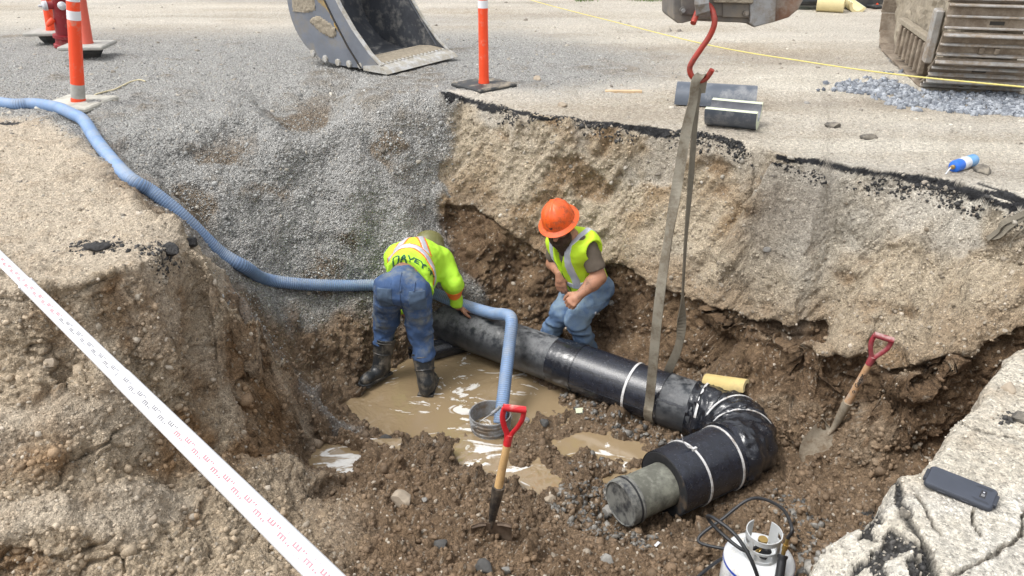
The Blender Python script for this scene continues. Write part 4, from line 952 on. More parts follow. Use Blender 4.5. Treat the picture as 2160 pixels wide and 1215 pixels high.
# ---------------- lifting sling, hook and excavator arm ----------------
HKB = V3((.975, 3.95, .585))
def hk(px, py, dy=0): return py_(px, py, 3.95+dy)
hpts = [hk(1462, 49, -.035), hk(1467, 36, -.01), hk(1474, 20, .02), hk(1486, 9, .03), hk(1497, 14, .0), hk(1505, 30, -.03), hk(1507, 50, -.04), hk(1497, 76, -.03), hk(1478, 104, -.02), hk(1463, 126, -.01), hk(1455, 143, 0), hk(1459, 160, 0), hk(1472, 170, 0), hk(1487, 167, -.0), hk(1496, 157, -.01), hk(1502, 147, -.02)]
MB().tube(resample(cr(hpts, 8), .006), .0145, n=14).build('lifting_hook', M['redsteel'], None, smooth=True, origin=hk(1472, 170)); tag(bpy.data.objects['lifting_hook'], 'red steel S shaped hook between the arm and the sling', 'hook')
t = thing('lifting_sling', 'worn grey webbing sling looped from the red hook round the black pipe', 'sling', hk(1470, 172)+V3((0, 0, -.02)))
pc_ = pax(1392); axp = dA
def ribbon_leg(pts, wds, w_, name, mt, n=14):
    P = cr(pts, n); k = len(wds)-1; W = []
    for i in range(len(P)):
        f = i/(len(P)-1)*k; j = min(int(f), k-1); W.append(V3(wds[j]).lerp(V3(wds[j+1]), f-j).normalized())
    ww = [w_[0]+(w_[1]-w_[0])*min(1, i/(len(P)*.5)) for i in range(len(P))]
    return MB().ribbon(P, W, ww, .006).build(name, mt, t, smooth=False)
top = hk(1477, 166)
fr = [surfp(pc_, axp, a, .178) for a in (.9, 1.25, 1.6, 2.0, 2.5, 3.1)]
XV = V3((1, 0, 0))
ribbon_leg([hk(1480, 196, .03), hk(1484, 164, .005), hk(1478, 159, -.012), hk(1467, 172, -.022), hk(1462, 210, -.02), hk(1447, 280, -.03), hk(1430, 380, -.05), hk(1410, 500, -.08), hk(1390, 640, -.10), fr[0].lerp(hk(1376, 745, -.13), .5), fr[1], fr[2], fr[3], fr[4], fr[5]],
           [XV, XV, XV, (1, .1, 0), (1, .3, 0), (1, -.1, 0), (1, -.3, 0), (.55, -.9, .1), (.8, -.6, 0), axp, axp, axp, axp, axp, axp], (.036, .060), 'webbing', M['sling'])
bk = [surfp(pc_, axp, a, .178) for a in (-.6, -1.0, -1.5, -2.2, -2.9)]
ribbon_leg([hk(1476, 160, .012), hk(1475, 175, .02), hk(1470, 215, .02), hk(1464, 280, .03), hk(1457, 380, .04), hk(1447, 500, .06), hk(1440, 620, .09), hk(1434, 720, .11), bk[0], bk[1], bk[2], bk[3], bk[4]],
           [(1, 0, 0), (1, .2, 0), (.9, .6, 0), (.8, .7, 0), (.8, .7, 0), (.5, .9, 0), (.4, .95, 0), (.6, -.8, 0), axp, axp, axp, axp, axp], (.034, .056), 'webbing', M['sling_d'])
# arm block
AY = 4.0
def ap(px, py, dy=0): return py_(px, py, AY+dy)
t = thing('excavator_coupler', 'grimy grey excavator coupler with bolted plate and lug hanging above the pit', 'excavator coupler', ap(1500, 40))
def slab(px_, dy0, dy1, name, mt, par):
    o = ap(1500, 0, dy0); poly = []
    for a, b in px_: q = ap(a, b, dy0); poly.append((q.x, q.z))
    mb = MB(); mb.prism(poly, V3((0, AY+dy0, 0)), V3((1, 0, 0)), U3, V3((0, 1, 0)), dy1-dy0)
    ob = mb.build(name, mt, par); bv = ob.modifiers.new('b', 'BEVEL'); bv.width = .006; bv.segments = 2; return ob
slab([(1421, -90), (1421, 41), (1428, 49), (1441, 49), (1460, 44), (1560, 48), (1580, 50), (1588, 57), (1594, 58), (1594, -90)], 0, .34, 'arm_block', M['arm'], t)
slab([(1436, -90), (1437, 32), (1583, 37), (1583, -90)], -.012, .01, 'cover_plate', M['arm'], t)
slab([(1524, -90), (1524, 36.5), (1584, 38), (1584, -90)], -.018, -.011, 'cover_plate', M['arm'], t)
slab([(1582, -90), (1582, 50), (1592, 57.5), (1636, 46), (1640, -90)], -.03, .10, 'arm_cheek', M['armg'], t)
slab([(1635, -90), (1632, 47), (1664, 37), (1684, 20), (1706, -20), (1722, -90)], .0, .16, 'arm_cheek', M['rust'], t)
for a, b in ((1441, 22), (1574, 28)):
    q = ap(a, b, -.028); bo = MB().lathe(q, [(.016, .014), (.016, 0), (0.001, -.001)], ax=(0, 1, 0), n=20).build('bolt', M['arm'], t); MB().lathe(q+V3((0, -.012, 0)), [(.010, .012), (.010, 0), (0.001, 0)], ax=(0, 1, 0), n=6).build('bolt_head', M['armg'], bo)
slab([(1506, -90), (1506, 6), (1590, 8), (1590, -90)], -.045, -.012, 'mud_crust', M['mudp'], t)
lp = [V3((ap(1484, 8).x, AY-.03, ap(1484, 8).z))+V3((0, .0, 0))]
lug = MB(); c_ = ap(1484, 10, -.045)
for k in range(25):
    pass
arc = [c_+V3((-.012, math.cos(a)*.075-.01, math.sin(a)*.085)) for a in np.linspace(-2.6, 1.0, 22)]
lug.ribbon([V3(q)+V3((0, 0, 0)) for q in [ap(1484, -70, -.05), ap(1481, -20, -.085), ap(1480, 8, -.095), ap(1482, 24, -.085), ap(1486, 32, -.055), ap(1488, 35, -.01)]], [XV]*6, .066, .02)
lug.build('lug', M['armg'], t, smooth=False)
# ---------------- excavator track ----------------
TL = V3((.25, .968, 0)).normalized(); TWd = V3((.968, -.25, 0)).normalized()
T0 = pz(1953, 207, .0)         # near left foot of the track
t = thing('excavator', 'mud caked excavator crawler track standing on crushed stone at the right edge', 'excavator', T0+TWd*.37+TL*.5)
TW, TR, TLn = .76, .50, 1.55
def loop(s_):
    """position and outward normal on the track loop, s in metres from the foot of the front curve"""
    P_ = 2*TLn+2*math.pi*TR; s_ %= P_
    if s_ < math.pi*TR: a = s_/TR; return (-math.sin(a)*TR, TR-math.cos(a)*TR), (-math.sin(a), -math.cos(a))
    s_ -= math.pi*TR
    if s_ < TLn: return (s_, 2*TR), (0, 1)
    s_ -= TLn
    if s_ < math.pi*TR: a = s_/TR; return (TLn+math.sin(a)*TR, TR+math.cos(a)*TR), (math.sin(a), math.cos(a))
    s_ -= math.pi*TR; return (TLn-s_, 0), (0, -1)
per = 2*TLn+2*math.pi*TR; NSH = 32; pitch = per/NSH
off0 = T0+TL*TR
for i in range(NSH):
    s_ = i*pitch; (lx, lz), (nx, nz) = loop(s_); (l2, z2), _n = loop(s_+.01)
    c = off0+TL*lx+U3*lz+U3*.03; tg = (TL*(l2-lx)+U3*(z2-lz)).normalized(); nr = TL*nx+U3*nz
    sh_ = MB(); sh_.box(c+TWd*TW/2+tg*pitch*.5, (TW, pitch*.97, .022), (TWd, tg, nr), bev=.004)
    so_ = sh_.build('track_shoe', M['track'], t)
    g = MB()
    for k, hh in ((.10, .034), (.52, .026), (.93, .034)):
        gc = c+TWd*TW/2+tg*pitch*k+nr*(.011+hh/2)
        g.box(gc, (TW*.995, .016, hh), (TWd, tg, nr), bev=.004)
    g.build('grouser', M['grouser'], so_)
    if i % 2 == 0:
        h_ = MB(); h_.box(c+TWd*TW*.47+tg*pitch*.30+nr*.0125, (.10, .026, .004), (TWd, tg, nr)); h_.build('shoe_slot', M['trackdark'], so_)
    else:
        for wq in (.40, .54):
            h_ = MB(); h_.box(c+TWd*TW*wq+tg*pitch*.30+nr*.022, (.036, .05, .026), (TWd, tg, nr), bev=.006); h_.build('shoe_lug', M['track'], so_)
fr_ = MB(); oo = off0+TWd*.10
prof_ = [(-.36, .42), (-.28, .16), (.0, .10), (TLn+.05, .10), (TLn+.30, .30), (TLn+.30, .75), (TLn, .90), (.0, .88), (-.26, .72)]
fr_.prism(prof_, oo, TL, U3, TWd, .5); ff = fr_.build('track_frame', M['mudp'], t)
bm = bmesh.new(); bm.from_mesh(ff.data); bmesh.ops.triangulate(bm, faces=bm.faces); 
for _ in range(4): bmesh.ops.subdivide_edges(bm, edges=[e for e in bm.edges if e.calc_length() > .06], cuts=1); bmesh.ops.triangulate(bm, faces=[f for f in bm.faces if len(f.verts) > 3])
pv = np.array([tuple(v.co) for v in bm.verts]); dv = fbm(pv, 6, 3, 5)*.05+lumps(pv, 8, 3, .6)*.05
for v, q in zip(bm.verts, dv): v.co += v.normal*float(q)
bm.to_mesh(ff.data); bm.free()
for k in range(7):
    MB().box(off0+TWd*.035+TL*(.02+k*.17)+U3*.22, (.05, .05, .26), (TWd, TL, U3), bev=.008).build('guard_bar', M['track'], t)
MB().box(off0+TWd*.045+TL*.55+U3*.38, (.07, 1.25, .05), (TWd, TL, U3), bev=.008).build('frame_rail', M['mudp'], t)
MB().box(off0+TWd*.04+TL*(-.10)+U3*.42, (.07, .10, .42), (TWd, (TL+U3*.12).normalized(), U3), bev=.012).build('idler_guard', M['grouser'], t)
for k in range(4): MB().lathe(off0+TWd*.07+TL*(.12+k*.42)+U3*.17, [(.0, 0), (.10, .001), (.11, .02), (.11, .4), (0.0, .401)], ax=TWd, n=20).build('track_roller', M['track'], t, smooth=True)
# ---------------- excavator bucket ----------------
LC = pz(806, 146, .065); Wd = V3((.545, .838, 0)).normalized(); Ls = V3((.838, -.545, 0)).normalized(); BW = .98
t = thing('excavator_bucket', 'grey excavator bucket with yellow remnants and worn pale lip resting on gravel', 'bucket', LC-Ls*.45+Wd*.5-U3*.035)
back = [(.0, -.005), (-.20, -.012), (-.45, -.02), (-.68, .0), (-.84, .05), (-.97, .14), (-1.06, .26), (-1.11, .40), (-1.12, .56), (-1.08, .74), (-1.0, .92), (-.86, 1.06)]
front = [(-.74, 1.06), (-.60, .78), (-.44, .50), (-.30, .31), (-.12, .12), (.0, .03)]
def sp_(s_, z_, w_=0): return LC+Ls*s_+U3*z_+Wd*w_
bkc = cr([V3((a, b, 0)) for a, b in back], 5); bkp = [(q.x, q.y) for q in bkc]
for w0, nm in ((0.0, 'side_plate'), (BW-.02, 'side_plate')):
    mb = MB(); mb.prism(bkp+front[:-1], LC+Wd*w0, Ls, U3, Wd, .02); mb.build(nm, M['steel'] if w0 == 0 else M['steel_in'], t)
mb = MB(); P_ = [sp_(a, b, .02) for a, b in bkp]; v = []
inn = []
for k, (a, b) in enumerate(bkp):
    a2, b2 = bkp[min(k+1, len(bkp)-1)]; a1, b1 = bkp[max(k-1, 0)]; tx, tz = a2-a1, b2-b1; l_n = math.hypot(tx, tz); nx, nz = tz/l_n, -tx/l_n
    inn.append((a-nx*-.02*1, b-nz*-.02*1) if False else (a+nx*.018, b+nz*.018))
poly = bkp+inn[::-1]; mb.prism(poly, LC+Wd*.02, Ls, U3, Wd, BW-.04); mb.build('bucket_shell', M['steel_in'], t, smooth=True)
# wear plate along the mouth of the near side
wpl = [(.0, .0), (-.24, -.012), (-.38, .16), (-.52, .38), (-.66, .62), (-.78, .84), (-.89, 1.06)]+front[:-1]
mb = MB(); mb.prism(wpl, LC-Wd*.014, Ls, U3, Wd, .013); mb.build('side_cutter', M['steel'], t)
e_ = [V3(sp_(a, b, -.016)) for a, b in front]; MB().ribbon([sp_(a, b, .003) for a, b in front], [Wd]*6, .042, .012).build('mouth_edge', M['edge'], t)
MB().ribbon([sp_(a, b, BW-.01) for a, b in front], [Wd]*6, .030, .012).build('mouth_edge', M['edge'], t)
mb = MB(); mb.prism([(-.20, -.026), (.075, -.034), (.10, -.028), (.06, .006), (-.02, .034), (-.20, .012)], LC-Wd*.03, Ls, U3, Wd, BW+.05); lip = mb.build('cutting_edge', M['edge'], t)
mb = MB()
for k in range(17):
    mb.lathe(sp_(-.03, .030, .05+k*.055), [(.020, 0), (.018, .012), (0.001, .016)], ax=(Ls*.3+U3).normalized(), n=8)
mb.build('bolt_row', M['edge'], lip)
# dirt inside the lip, weld, boss, remnants, mud scabs
mb = MB(); mb.prism([(-.36, .0), (-.02, .0), (-.04, .045), (-.2, .06), (-.34, .05)], LC+Wd*.03, Ls, U3, Wd, BW-.06); mb.build('dirt_in_bucket', M['mudp'], t)
MB().tube([sp_(-.13, .06, BW-.024), sp_(-.55, .60, BW-.024), sp_(-.75, .9, BW-.024)], .008, n=6).build('weld_seam', M['steel_in'], t)
MB().lathe(sp_(-.50, .72, BW-.02), [(.030, 0), (.028, -.012), (0.001, -.016)], ax=Wd, n=16).build('boss', M['edge'], t, smooth=True)
MB().lathe(sp_(-.71, .64, -.014), [(.060, 0), (.055, -.018), (.03, -.024), (0.001, -.022)], ax=Wd, n=20).build('boss', M['steel'], t, smooth=True)
def scab(poly, name, mt, th=.02, seed=0, w0=0.0):
    """rough lumpy patch stuck on the near side plate"""
    xs = [a for a, b in poly]; zs = [b for a, b in poly]; st = .012; mb = MB(); gx = np.arange(min(xs), max(xs), st); gz_ = np.arange(min(zs), max(zs), st)
    AA, BB = np.meshgrid(gx, gz_, indexing='ij'); ins = poly_in(AA.ravel()+vn(np.stack([AA.ravel(), BB.ravel(), 0*AA.ravel()+seed], -1), 30)*.015, BB.ravel(), poly).reshape(AA.shape)
    hh = (np.abs(vn(np.stack([AA.ravel(), BB.ravel(), 0*AA.ravel()+seed], -1), 35, 1))*.7+.4).reshape(AA.shape)*th*ins
    v = [sp_(AA[i, j], BB[i, j], w0-hh[i, j]) for i in range(len(gx)) for j in range(len(gz_))]; nz_ = len(gz_)
    f = [(i*nz_+j, (i+1)*nz_+j, (i+1)*nz_+j+1, i*nz_+j+1) for i in range(len(gx)-1) for j in range(nz_-1) if ins[i, j] or ins[i+1, j+1] or ins[i+1, j] or ins[i, j+1]]
    mb.add(v, f); o = mb.build(name, mt, t, smooth='all'); return o
scab([(-.86, .36), (-.74, .40), (-.60, .34), (-.52, .30), (-.56, .22), (-.66, .24), (-.76, .29)], 'mud_scab', M['mudp'], .02, 1)
pl = scab([(-1.06, .42), (-1.04, .56), (-.78, .60), (-.76, .46), (-.9, .42)], 'embossed_plate', M['mudp'], .014, 2)
MB().ribbon([sp_(a, b, -.018) for a, b in ((-.24, -.012), (-.38, .16), (-.52, .38), (-.66, .62), (-.78, .84))], [Wd.cross(U3)]*5, .016, .006).build('weld_seam', M['trackdark'], t)
scab([(-.76, .56), (-.68, .74), (-.58, .60), (-.50, .44), (-.40, .24), (-.46, .24), (-.60, .46)], 'yellow_remnant', M['yellowp'], .006, 3)
scab([(-1.04, .57), (-1.0, .72), (-.74, .72), (-.74, .62)], 'yellow_remnant', M['yellowp'], .006, 5)
for k, (a, b) in enumerate([(-.86, .045), (-.70, .012), (-.54, -.006), (-.40, -.006), (-.26, -.004)]):
    MB().lathe(sp_(a, b+.012, -.008), [(.034, .02), (.032, -.004), (.018, -.007), (0.001, -.007)], ax=(Wd+Ls*.15).normalized(), n=9).build('weld_pad', M['edge'], t, smooth=True)
# ---------------- orange delineator posts ----------------
def post(px, py, tpx, r, base_mat, hgt_, label, lean_y=0, block=False, rot=.3, mt='orange', bs=.40, bands=((.86, .94), (.72, .80)), group='orange delineator posts'):
    b0 = pz(px, py, .095 if block else 0)
    z0 = b0.z
    if block: g0 = V3((b0.x, b0.y, 0))
    t = thing('delineator_post', label, 'delineator post', V3((b0.x, b0.y, 0)), group)
    q = py_(tpx, 0, b0.y+lean_y); ax = (q-b0).normalized(); c_, s_ = math.cos(rot), math.sin(rot); X, Y = V3((c_, s_, 0)), V3((-s_, c_, 0))
    MB().box(b0+U3*.030, (bs, bs, .036), (X, Y, U3), bev=.010).build('base_plate', M[base_mat], t)
    if block:
        MB().lathe(V3((b0.x, b0.y, -.01)), [(.10, 0), (.10, .03), (.13, .07), (.14, z0+.004)], n=8).build('rubber_foot', M['rubber'], t)
    pf_ = []
    for k in range(41):
        f = k/40; rr_ = r*(1.12-.14*f)
        if k < 2: rr_ = r*1.22
        for g_1 in (.545, .665, .79):
            if abs(f-g_1) < .014: rr_ *= 1.05
        pf_.append((rr_, .03+f*hgt_))
    tb = MB().lathe(b0, pf_, ax=ax, n=32).build('tube', M[mt], t, smooth=True)
    for a, b in bands:
        MB().lathe(b0, [(r*(1.12-.14*a)+.0018, .03+a*hgt_), (r*(1.12-.14*b)+.0018, .03+b*hgt_)], ax=ax, n=32, cap=False).build('reflective_band', M['whiter'], tb, smooth=True)
    return t
post(166, 226, 154, .043, 'concrete', 1.08, 'foremost orange delineator post on a pale dusty plate beside the blue hose', rot=-.12, bands=((.575, .635), (.695, .765)), bs=.42)
pt_ = [o for o in bpy.data.objects if o.name.startswith('tube')][-1]
b0 = pz(166, 226, 0); ax = (py_(154, 0, b0.y)-b0).normalized()
MB().lathe(b0, [(.0495, .036), (.0490, .16), (.0485, .18)], ax=ax, n=32, cap=False).build('dusty_sleeve', M['dustbase'], pt_, smooth=True)
post(1021, 187, 1018.5, .037, 'rubber', 1.08, 'orange delineator post on a black square base at the pit rim in the middle', rot=.72, bands=((.565, .62), (.675, .74)))
post(110, 73, 98, .044, 'dustbase', 1.08, 'orange delineator post left of the red hydrant on a raised black block', block=True, rot=.1, bs=.42)
post(187, 102, 171, .044, 'dustbase', 1.0, 'faded orange delineator post tilting behind the foremost post, right of the hydrant', block=True, rot=.1, mt='orange_f', bands=((.50, .57),), bs=.42)
post(1847, 16, 1847.5, .045, 'rubber', 1.0, 'small far orange delineator post beside the dark crate near the track', rot=.4, bs=.35)
# ---------------- fire hydrant ----------------
hb = pz(137, 100, 0); q = py_(127, 0, hb.y); ax = (q-hb).normalized()
t = thing('fire_hydrant', 'dark red fire hydrant with silver caps between two orange posts', 'fire hydrant', hb)
MB().lathe(hb, [(.105, 0), (.105, .03), (.085, .04), (.085, .09), (.105, .10), (.105, .13), (.075, .14), (.078, .30), (.080, .52), (.092, .54), (.092, .56), (.085, .57), (.082, .62), (.06, .68), (.02, .71), (0.001, .72)], ax=ax, n=28).build('barrel', M['hydr'], t, smooth=True)
n0 = hb+ax*.44
for d_, l_h, rr_ in ((V3((-.8, -.6, 0)), .15, .050), (V3((.55, -.83, 0)), .10, .042)):
    MB().lathe(n0+d_*.06, [(rr_*.8, 0), (rr_*.8, l_h*.5)], ax=d_, n=20).build('outlet', M['hydr'], t, smooth=True)
    MB().lathe(n0+d_*(.06+l_h*.45), [(rr_, 0), (rr_, .03), (rr_*.7, .045), (.014, .05), (.013, .08), (0.001, .081)], ax=d_, n=20).build('outlet_cap', M['silver'], t, smooth=True)
MB().lathe(hb+ax*.30+V3((-.06, -.06, 0)), [(.028, 0), (.03, .05), (.016, .10)], ax=V3((-.6, -.5, -.6)), n=12).build('drain_spout', M['orange'], t, smooth=True)
# ---------------- shovels ----------------
def shovel(G_, B_, face, gripdir, label, mw, mg, ms, mblade, blade_len=.26, bw=.17, text=False, bdir=None):
    """G_ grip centre, B_ top of the blade, face = way the blade's hollow looks"""
    d_ = (B_-G_).normalized(); L = (B_-G_).length
    t = thing('shovel', label, 'shovel', B_+(bdir or d_)*.0)
    gx = V3(gripdir); gx = (gx-d_*gx.dot(d_)).normalized(); fz = gx.cross(d_)
    gp = resample([G_-gx*.050, G_+gx*.050], .01)
    hd = MB().tube(gp, .0165, n=16).build('grip', M[mg], t, smooth=True)
    J = G_+d_*.135
    for s_ in (-1, 1):
        pth = cr([G_+gx*(.044*s_), G_+gx*(.044*s_)+d_*.05, G_+gx*(.029*s_)+d_*.095, J+gx*(.010*s_), J+gx*(.006*s_)+d_*.05], 6)
        MB().tube(pth, .0095, n=10, flat=1.35).build('grip_arm', M[mg], hd, smooth=True)
    MB().tube([J, J+d_*.055], .0175, n=14, rfun=lambda f, k: .0165+.002*f).build('grip_ferrule', M[mg], hd, smooth=True)
    S0, S1 = J+d_*.05, G_+d_*(L*.72)
    sh_ = MB().tube(resample([S0, S1], .02), .018, n=18, rfun=lambda f, k: .0172+.0035*f).build('shaft', M[mw], t, smooth=True)
    MB().tube(resample(cr([S1-d_*.03, S1+d_*.06, B_-d_*.03, B_+(bdir or d_)*.05], 6), .01), .02, n=16, rfun=lambda f, k: .0225*(1-f)**.7+.008, flat=1.0).build('socket', M[ms], t, smooth=True)
    bd = V3(bdir or d_).normalized(); bx = V3(gripdir); bx = (bx-bd*bx.dot(bd)).normalized(); bz = bx.cross(bd)
    if bz.dot(V3(face)) < 0: bz = -bz
    mb = MB(); nu, nv = 16, 18; top_, bot = [], []
    for j in range(nv+1):
        f = j/nv; hw = bw/2*(1 if f < .45 else math.sqrt(max(0, 1-((f-.45)/.56)**2)))
        hw = max(hw, .004)
        for i in range(nu+1):
            u = i/nu*2-1; dish = -.030*(1-u*u)*(1-f*.5)-.0+.02*f*f; ripple = .012*math.exp(-(u*3.2)**2)*math.exp(-f*3)
            q = B_+bx*(u*hw)+bd*(f*blade_len+.006*(abs(u)*-1)*(1-f))+bz*(dish+ripple+.028); top_.append(q+bz*.0013); bot.append(q-bz*.0013)
    o2 = len(top_); f_ = []
    for j in range(nv):
        for i in range(nu):
            a = j*(nu+1)+i; f_.append((a, a+1, a+nu+2, a+nu+1)); f_.append((o2+a, o2+a+nu+1, o2+a+nu+2, o2+a+1))
    bord = [i for i in range(nu+1)]+[j*(nu+1)+nu for j in range(1, nv+1)]+[nv*(nu+1)+i for i in range(nu-1, -1, -1)]+[j*(nu+1) for j in range(nv-1, 0, -1)]
    for a, b in zip(bord, bord[1:]+bord[:1]): f_.append((a, o2+a, o2+b, b))
    mb.add(top_+bot, f_); bl_ = mb.build('blade', M[mblade], t, smooth=True)
    for s_ in (-1, 1):
        MB().ribbon([B_+bx*(s_*bw*.14)+bz*.010+bd*.004, B_+bx*(s_*bw*.30)+bz*.020-bz*.003+bd*.001, B_+bx*(s_*bw*.49)+bz*.030], [bz]*3, .018, .003).build('foot_tread', M[mblade], bl_)
    return t, S0, S1, d_, gx, fz, sh_
B1 = onground(1046, 1124, .045)+V3((0, 0, .036)); G1 = py_(1085, 862, B1.y+.05); print('shovel1', B1, G1, (B1-G1).length)
shovel(G1, B1, (0, -1, 0), (1, .05, -.10), 'shovel with glossy red grip standing upright in the foreground mud', 'wood', 'redgrip', 'blacksteel', 'blade', bdir=V3((-.02, .05, -1)), bw=.19)
B2 = onground(1752, 903, .02); E2 = onground(1716, 955, .03); G2 = py_(1864, 712, B2.y-.10)
print('shovel2', B2, E2, G2, (B2-G2).length)
_, S0, S1, d_, gx, fz, sh_ = shovel(G2, B2, (0, -.8, .6), (.9, -.3, -.42), 'muddy shovel with worn red grip leaning by the brown wall on the right', 'wood2', 'redgrip2', 'blade2', 'blade2', bdir=(E2-B2).normalized()+V3((0, 0, -.03)), bw=.20, blade_len=.27)
vd = (V3((0, 0, CAMH))-S0.lerp(S1, .35)).normalized(); yy = d_.cross(vd).normalized()
xx = -d_
def wrapc(q):
    ax0 = S0; k = (q-ax0).dot(d_); c = ax0+d_*k; off = (q-c); ang = off.dot(yy)/.0205; zz = xx.cross(yy)
    if zz.dot(vd) < 0: zz = -zz
    zz = (zz-d_*zz.dot(d_)).normalized(); return c+(zz*math.cos(ang)+yy*math.sin(ang))*.0207
if xx.cross(yy).dot(vd) < 0: yy = -yy
text_on('maker_mark', 'Garant', .034, S0.lerp(S1, .36), xx, yy, M['black'], sh_, wrap=wrapc, sub=1, bold=True)
dm = [S0.lerp(S1, .62)+xx*a+yy*b for a, b in ((0, .010), (.012, 0), (0, -.010), (-.012, 0), (0, .005), (.006, 0), (0, -.005), (-.006, 0))]
MB().add([wrapc(q) for q in dm], [(0, 1, 5, 4), (1, 2, 6, 5), (2, 3, 7, 6), (3, 0, 4, 7)]).build('maker_mark', M['black'], sh_)
# ---------------- propane tank, torch ----------------
tz = -1.07; tb = py_(1605, 1160, 2.37); TX, TY = tb.x, 2.37; R_ = .148
t = thing('propane_tank', 'white propane tank with grey collar and thin blue band round its shoulder', 'propane tank', (TX, TY, tz-.36))
base = V3((TX, TY, tz-.36))
MB().lathe(base, [(.10, 0), (.10, .03), (.118, .035), (.140, .05), (R_, .09), (R_, .318), (R_-.005, .330), (R_-.022, .343), (R_-.06, .353), (R_-.11, .358), (0.001, .36)], n=56).build('tank_body', M['tankw'], t, smooth=True)
tbd = [o for o in C.objects if o.name.startswith('tank_body')][0]
MB().lathe(base, [(R_+.0012, .304), (R_+.0012, .317)], n=56, cap=False).build('blue_band', M['blue'], tbd, smooth=True)
def curved_rect(a0, a1, z0, z1, r, mt, name, par):
    mb = MB(); n_ = 16; v = [base+V3((math.sin(a)*r, -math.cos(a)*r, z)) for z in (z0, z1) for a in np.linspace(a0, a1, n_+1)]
    mb.add(v, [(i, i+1, n_+2+i, n_+1+i) for i in range(n_)]); return mb.build(name, mt, par, smooth=True)
lb = curved_rect(-1.25, -.58, .08, .301, R_+.0016, M['label'], 'safety_label', tbd)
curved_rect(-.95, -.62, .09, .299, R_+.0026, M['blue'], 'blue_label', tbd)
lb2 = curved_rect(-.56, .40, .08, .301, R_+.0016, M['label'], 'safety_label', tbd)
def tw(r):
    def g(q):
        a = q.x/r; return base+V3((math.sin(a)*r, -math.cos(a)*r, q.z))
    return g
for k, (tx_, sz, a, z) in enumerate([('CAUTION', .018, -.36, .285), ('FLAMMABLE GAS UNDER', .009, -.30, .267), ('PRESSURE  KEEP OUTDOORS', .009, -.28, .255), ('DANGER', .014, -.787, .286), ('X', .022, -1.10, .282)]):
    text_on('label_text', tx_, sz, V3((a*(R_+.003), 0, z)), V3((1, 0, 0)), U3, M['label'] if 'DANGER' in tx_ or 'Vapor' in tx_ else M['inkb'], tbd, wrap=tw(R_+.0036), sub=1)
# collar
cz = .345; ch = .132; rc_ = .070
mb = MB(); n_ = 60; a0c, a1c = math.radians(110), math.radians(110+300)
def cpnt(f, z, r): a = a0c+(a1c-a0c)*f; return base+V3((math.cos(a)*r, math.sin(a)*r, cz+z))
def solid(f, z):
    if z < .026 or z > ch-.022: return True
    for c_, w_, z0, z1 in ((.50, .13, .072, ch-.022), (.50, .10, .026, .058), (.22, .09, .080, ch-.022), (.80, .08, .080, ch-.022)):
        if abs(f-c_) < w_ and z0 < z < z1: return False
    return True
nz_ = 22; keep = [[solid((i+.5)/n_, (j+.5)/nz_*ch) for j in range(nz_)] for i in range(n_)]
v = [cpnt(i/n_, j/nz_*ch, r_) for r_ in (rc_, rc_+.004) for i in range(n_+1) for j in range(nz_+1)]; o2 = (n_+1)*(nz_+1); f_ = []
idn = lambda i, j: i*(nz_+1)+j
for i in range(n_):
    for j in range(nz_):
        if not keep[i][j]: continue
        q = (idn(i, j), idn(i+1, j), idn(i+1, j+1), idn(i, j+1)); f_.append(q[::-1]); f_.append(tuple(o2+k for k in q))
        for (ii, jj, e) in ((i-1, j, (0, 3)), (i+1, j, (1, 2)), (i, j-1, (0, 1)), (i, j+1, (3, 2))):
            if not (0 <= ii < n_ and 0 <= jj < nz_) or not keep[ii][jj]: a, b = q[e[0]], q[e[1]]; f_.append((a, b, o2+b, o2+a))
mb.add(v, f_).build('collar', M['tankg'], t, smooth=False)
MB().lathe(base+U3*.35, [(.022, 0), (.022, .03), (.016, .035), (.016, .07), (.02, .072), (.02, .085), (0.001, .086)], n=16).build('valve', M['brass'], t, smooth=True)
MB().box(base+V3((.0, -.045, .40)), (.034, .03, .055), ((V3((.9, 0, -.4)).normalized()), V3((0, 1, 0)), V3((.4, 0, .9)).normalized()), bev=.006).build('valve_knob', M['black'], t)
# torch wand leaning over the tank, with its hose
tp0 = base+V3((.062, -.075, .42)); tp1 = base+V3((.020, -.185, .27)); td = (tp1-tp0).normalized()
t = thing('torch_wand', 'black handled torch with brass fitting and black hose leaning on the white tank', 'torch', tp1)
MB().tube(resample([tp0, tp1], .008), .019, n=16, rfun=lambda f, k: .0165+.0025*math.sin(f*3.1)+(.004 if f < .06 or f > .94 else 0)).build('handle', M['black'], t, smooth=True)
MB().tube([tp1-td*.01, tp1+td*.12, tp1+td*.4+V3((0, 0, -.1))], .007, n=10).build('wand_tube', M['black'], t, smooth=True)
bt = tp0-td*.005; b2 = bt+V3((.010, .01, .075)); MB().tube([bt, bt.lerp(b2, .3), bt.lerp(b2, .31), bt.lerp(b2, .6), bt.lerp(b2, .61), b2], [.009, .009, .012, .012, .008, .008], n=8).build('brass_fitting', M['brass'], t, smooth=True)
vz = base+V3((0, 0, .40))
h1 = cr([b2, b2+V3((.012, .01, .05)), base+V3((.10, .12, .50)), base+V3((.03, .26, .42)), base+V3((-.10, .22, .34)), base+V3((-.22, .16, .26)), py_(1560, 1165, 2.42), py_(1520, 1180, 2.40), py_(1480, 1210, 2.32), py_(1440, 1250, 2.25)], 10)
MB().tube(resample(h1, .01), .0075, n=10).build('gas_hose', M['black'], t, smooth=True)
h2 = cr([vz+V3((-.02, -.01, .0)), base+V3((-.085, -.03, .40)), base+V3((-.17, .06, .42)), base+V3((-.215, .10, .46)), base+V3((-.20, .05, .50)), base+V3((-.13, -.04, .49)), base+V3((-.075, -.13, .42)), base+V3((-.04, -.172, .30)), base+V3((-.02, -.18, .10)), base+V3((0, -.19, -.02))], 10)
MB().tube(resample(h2, .01), .0080, n=10).build('gas_hose', M['black'], t, smooth=True)
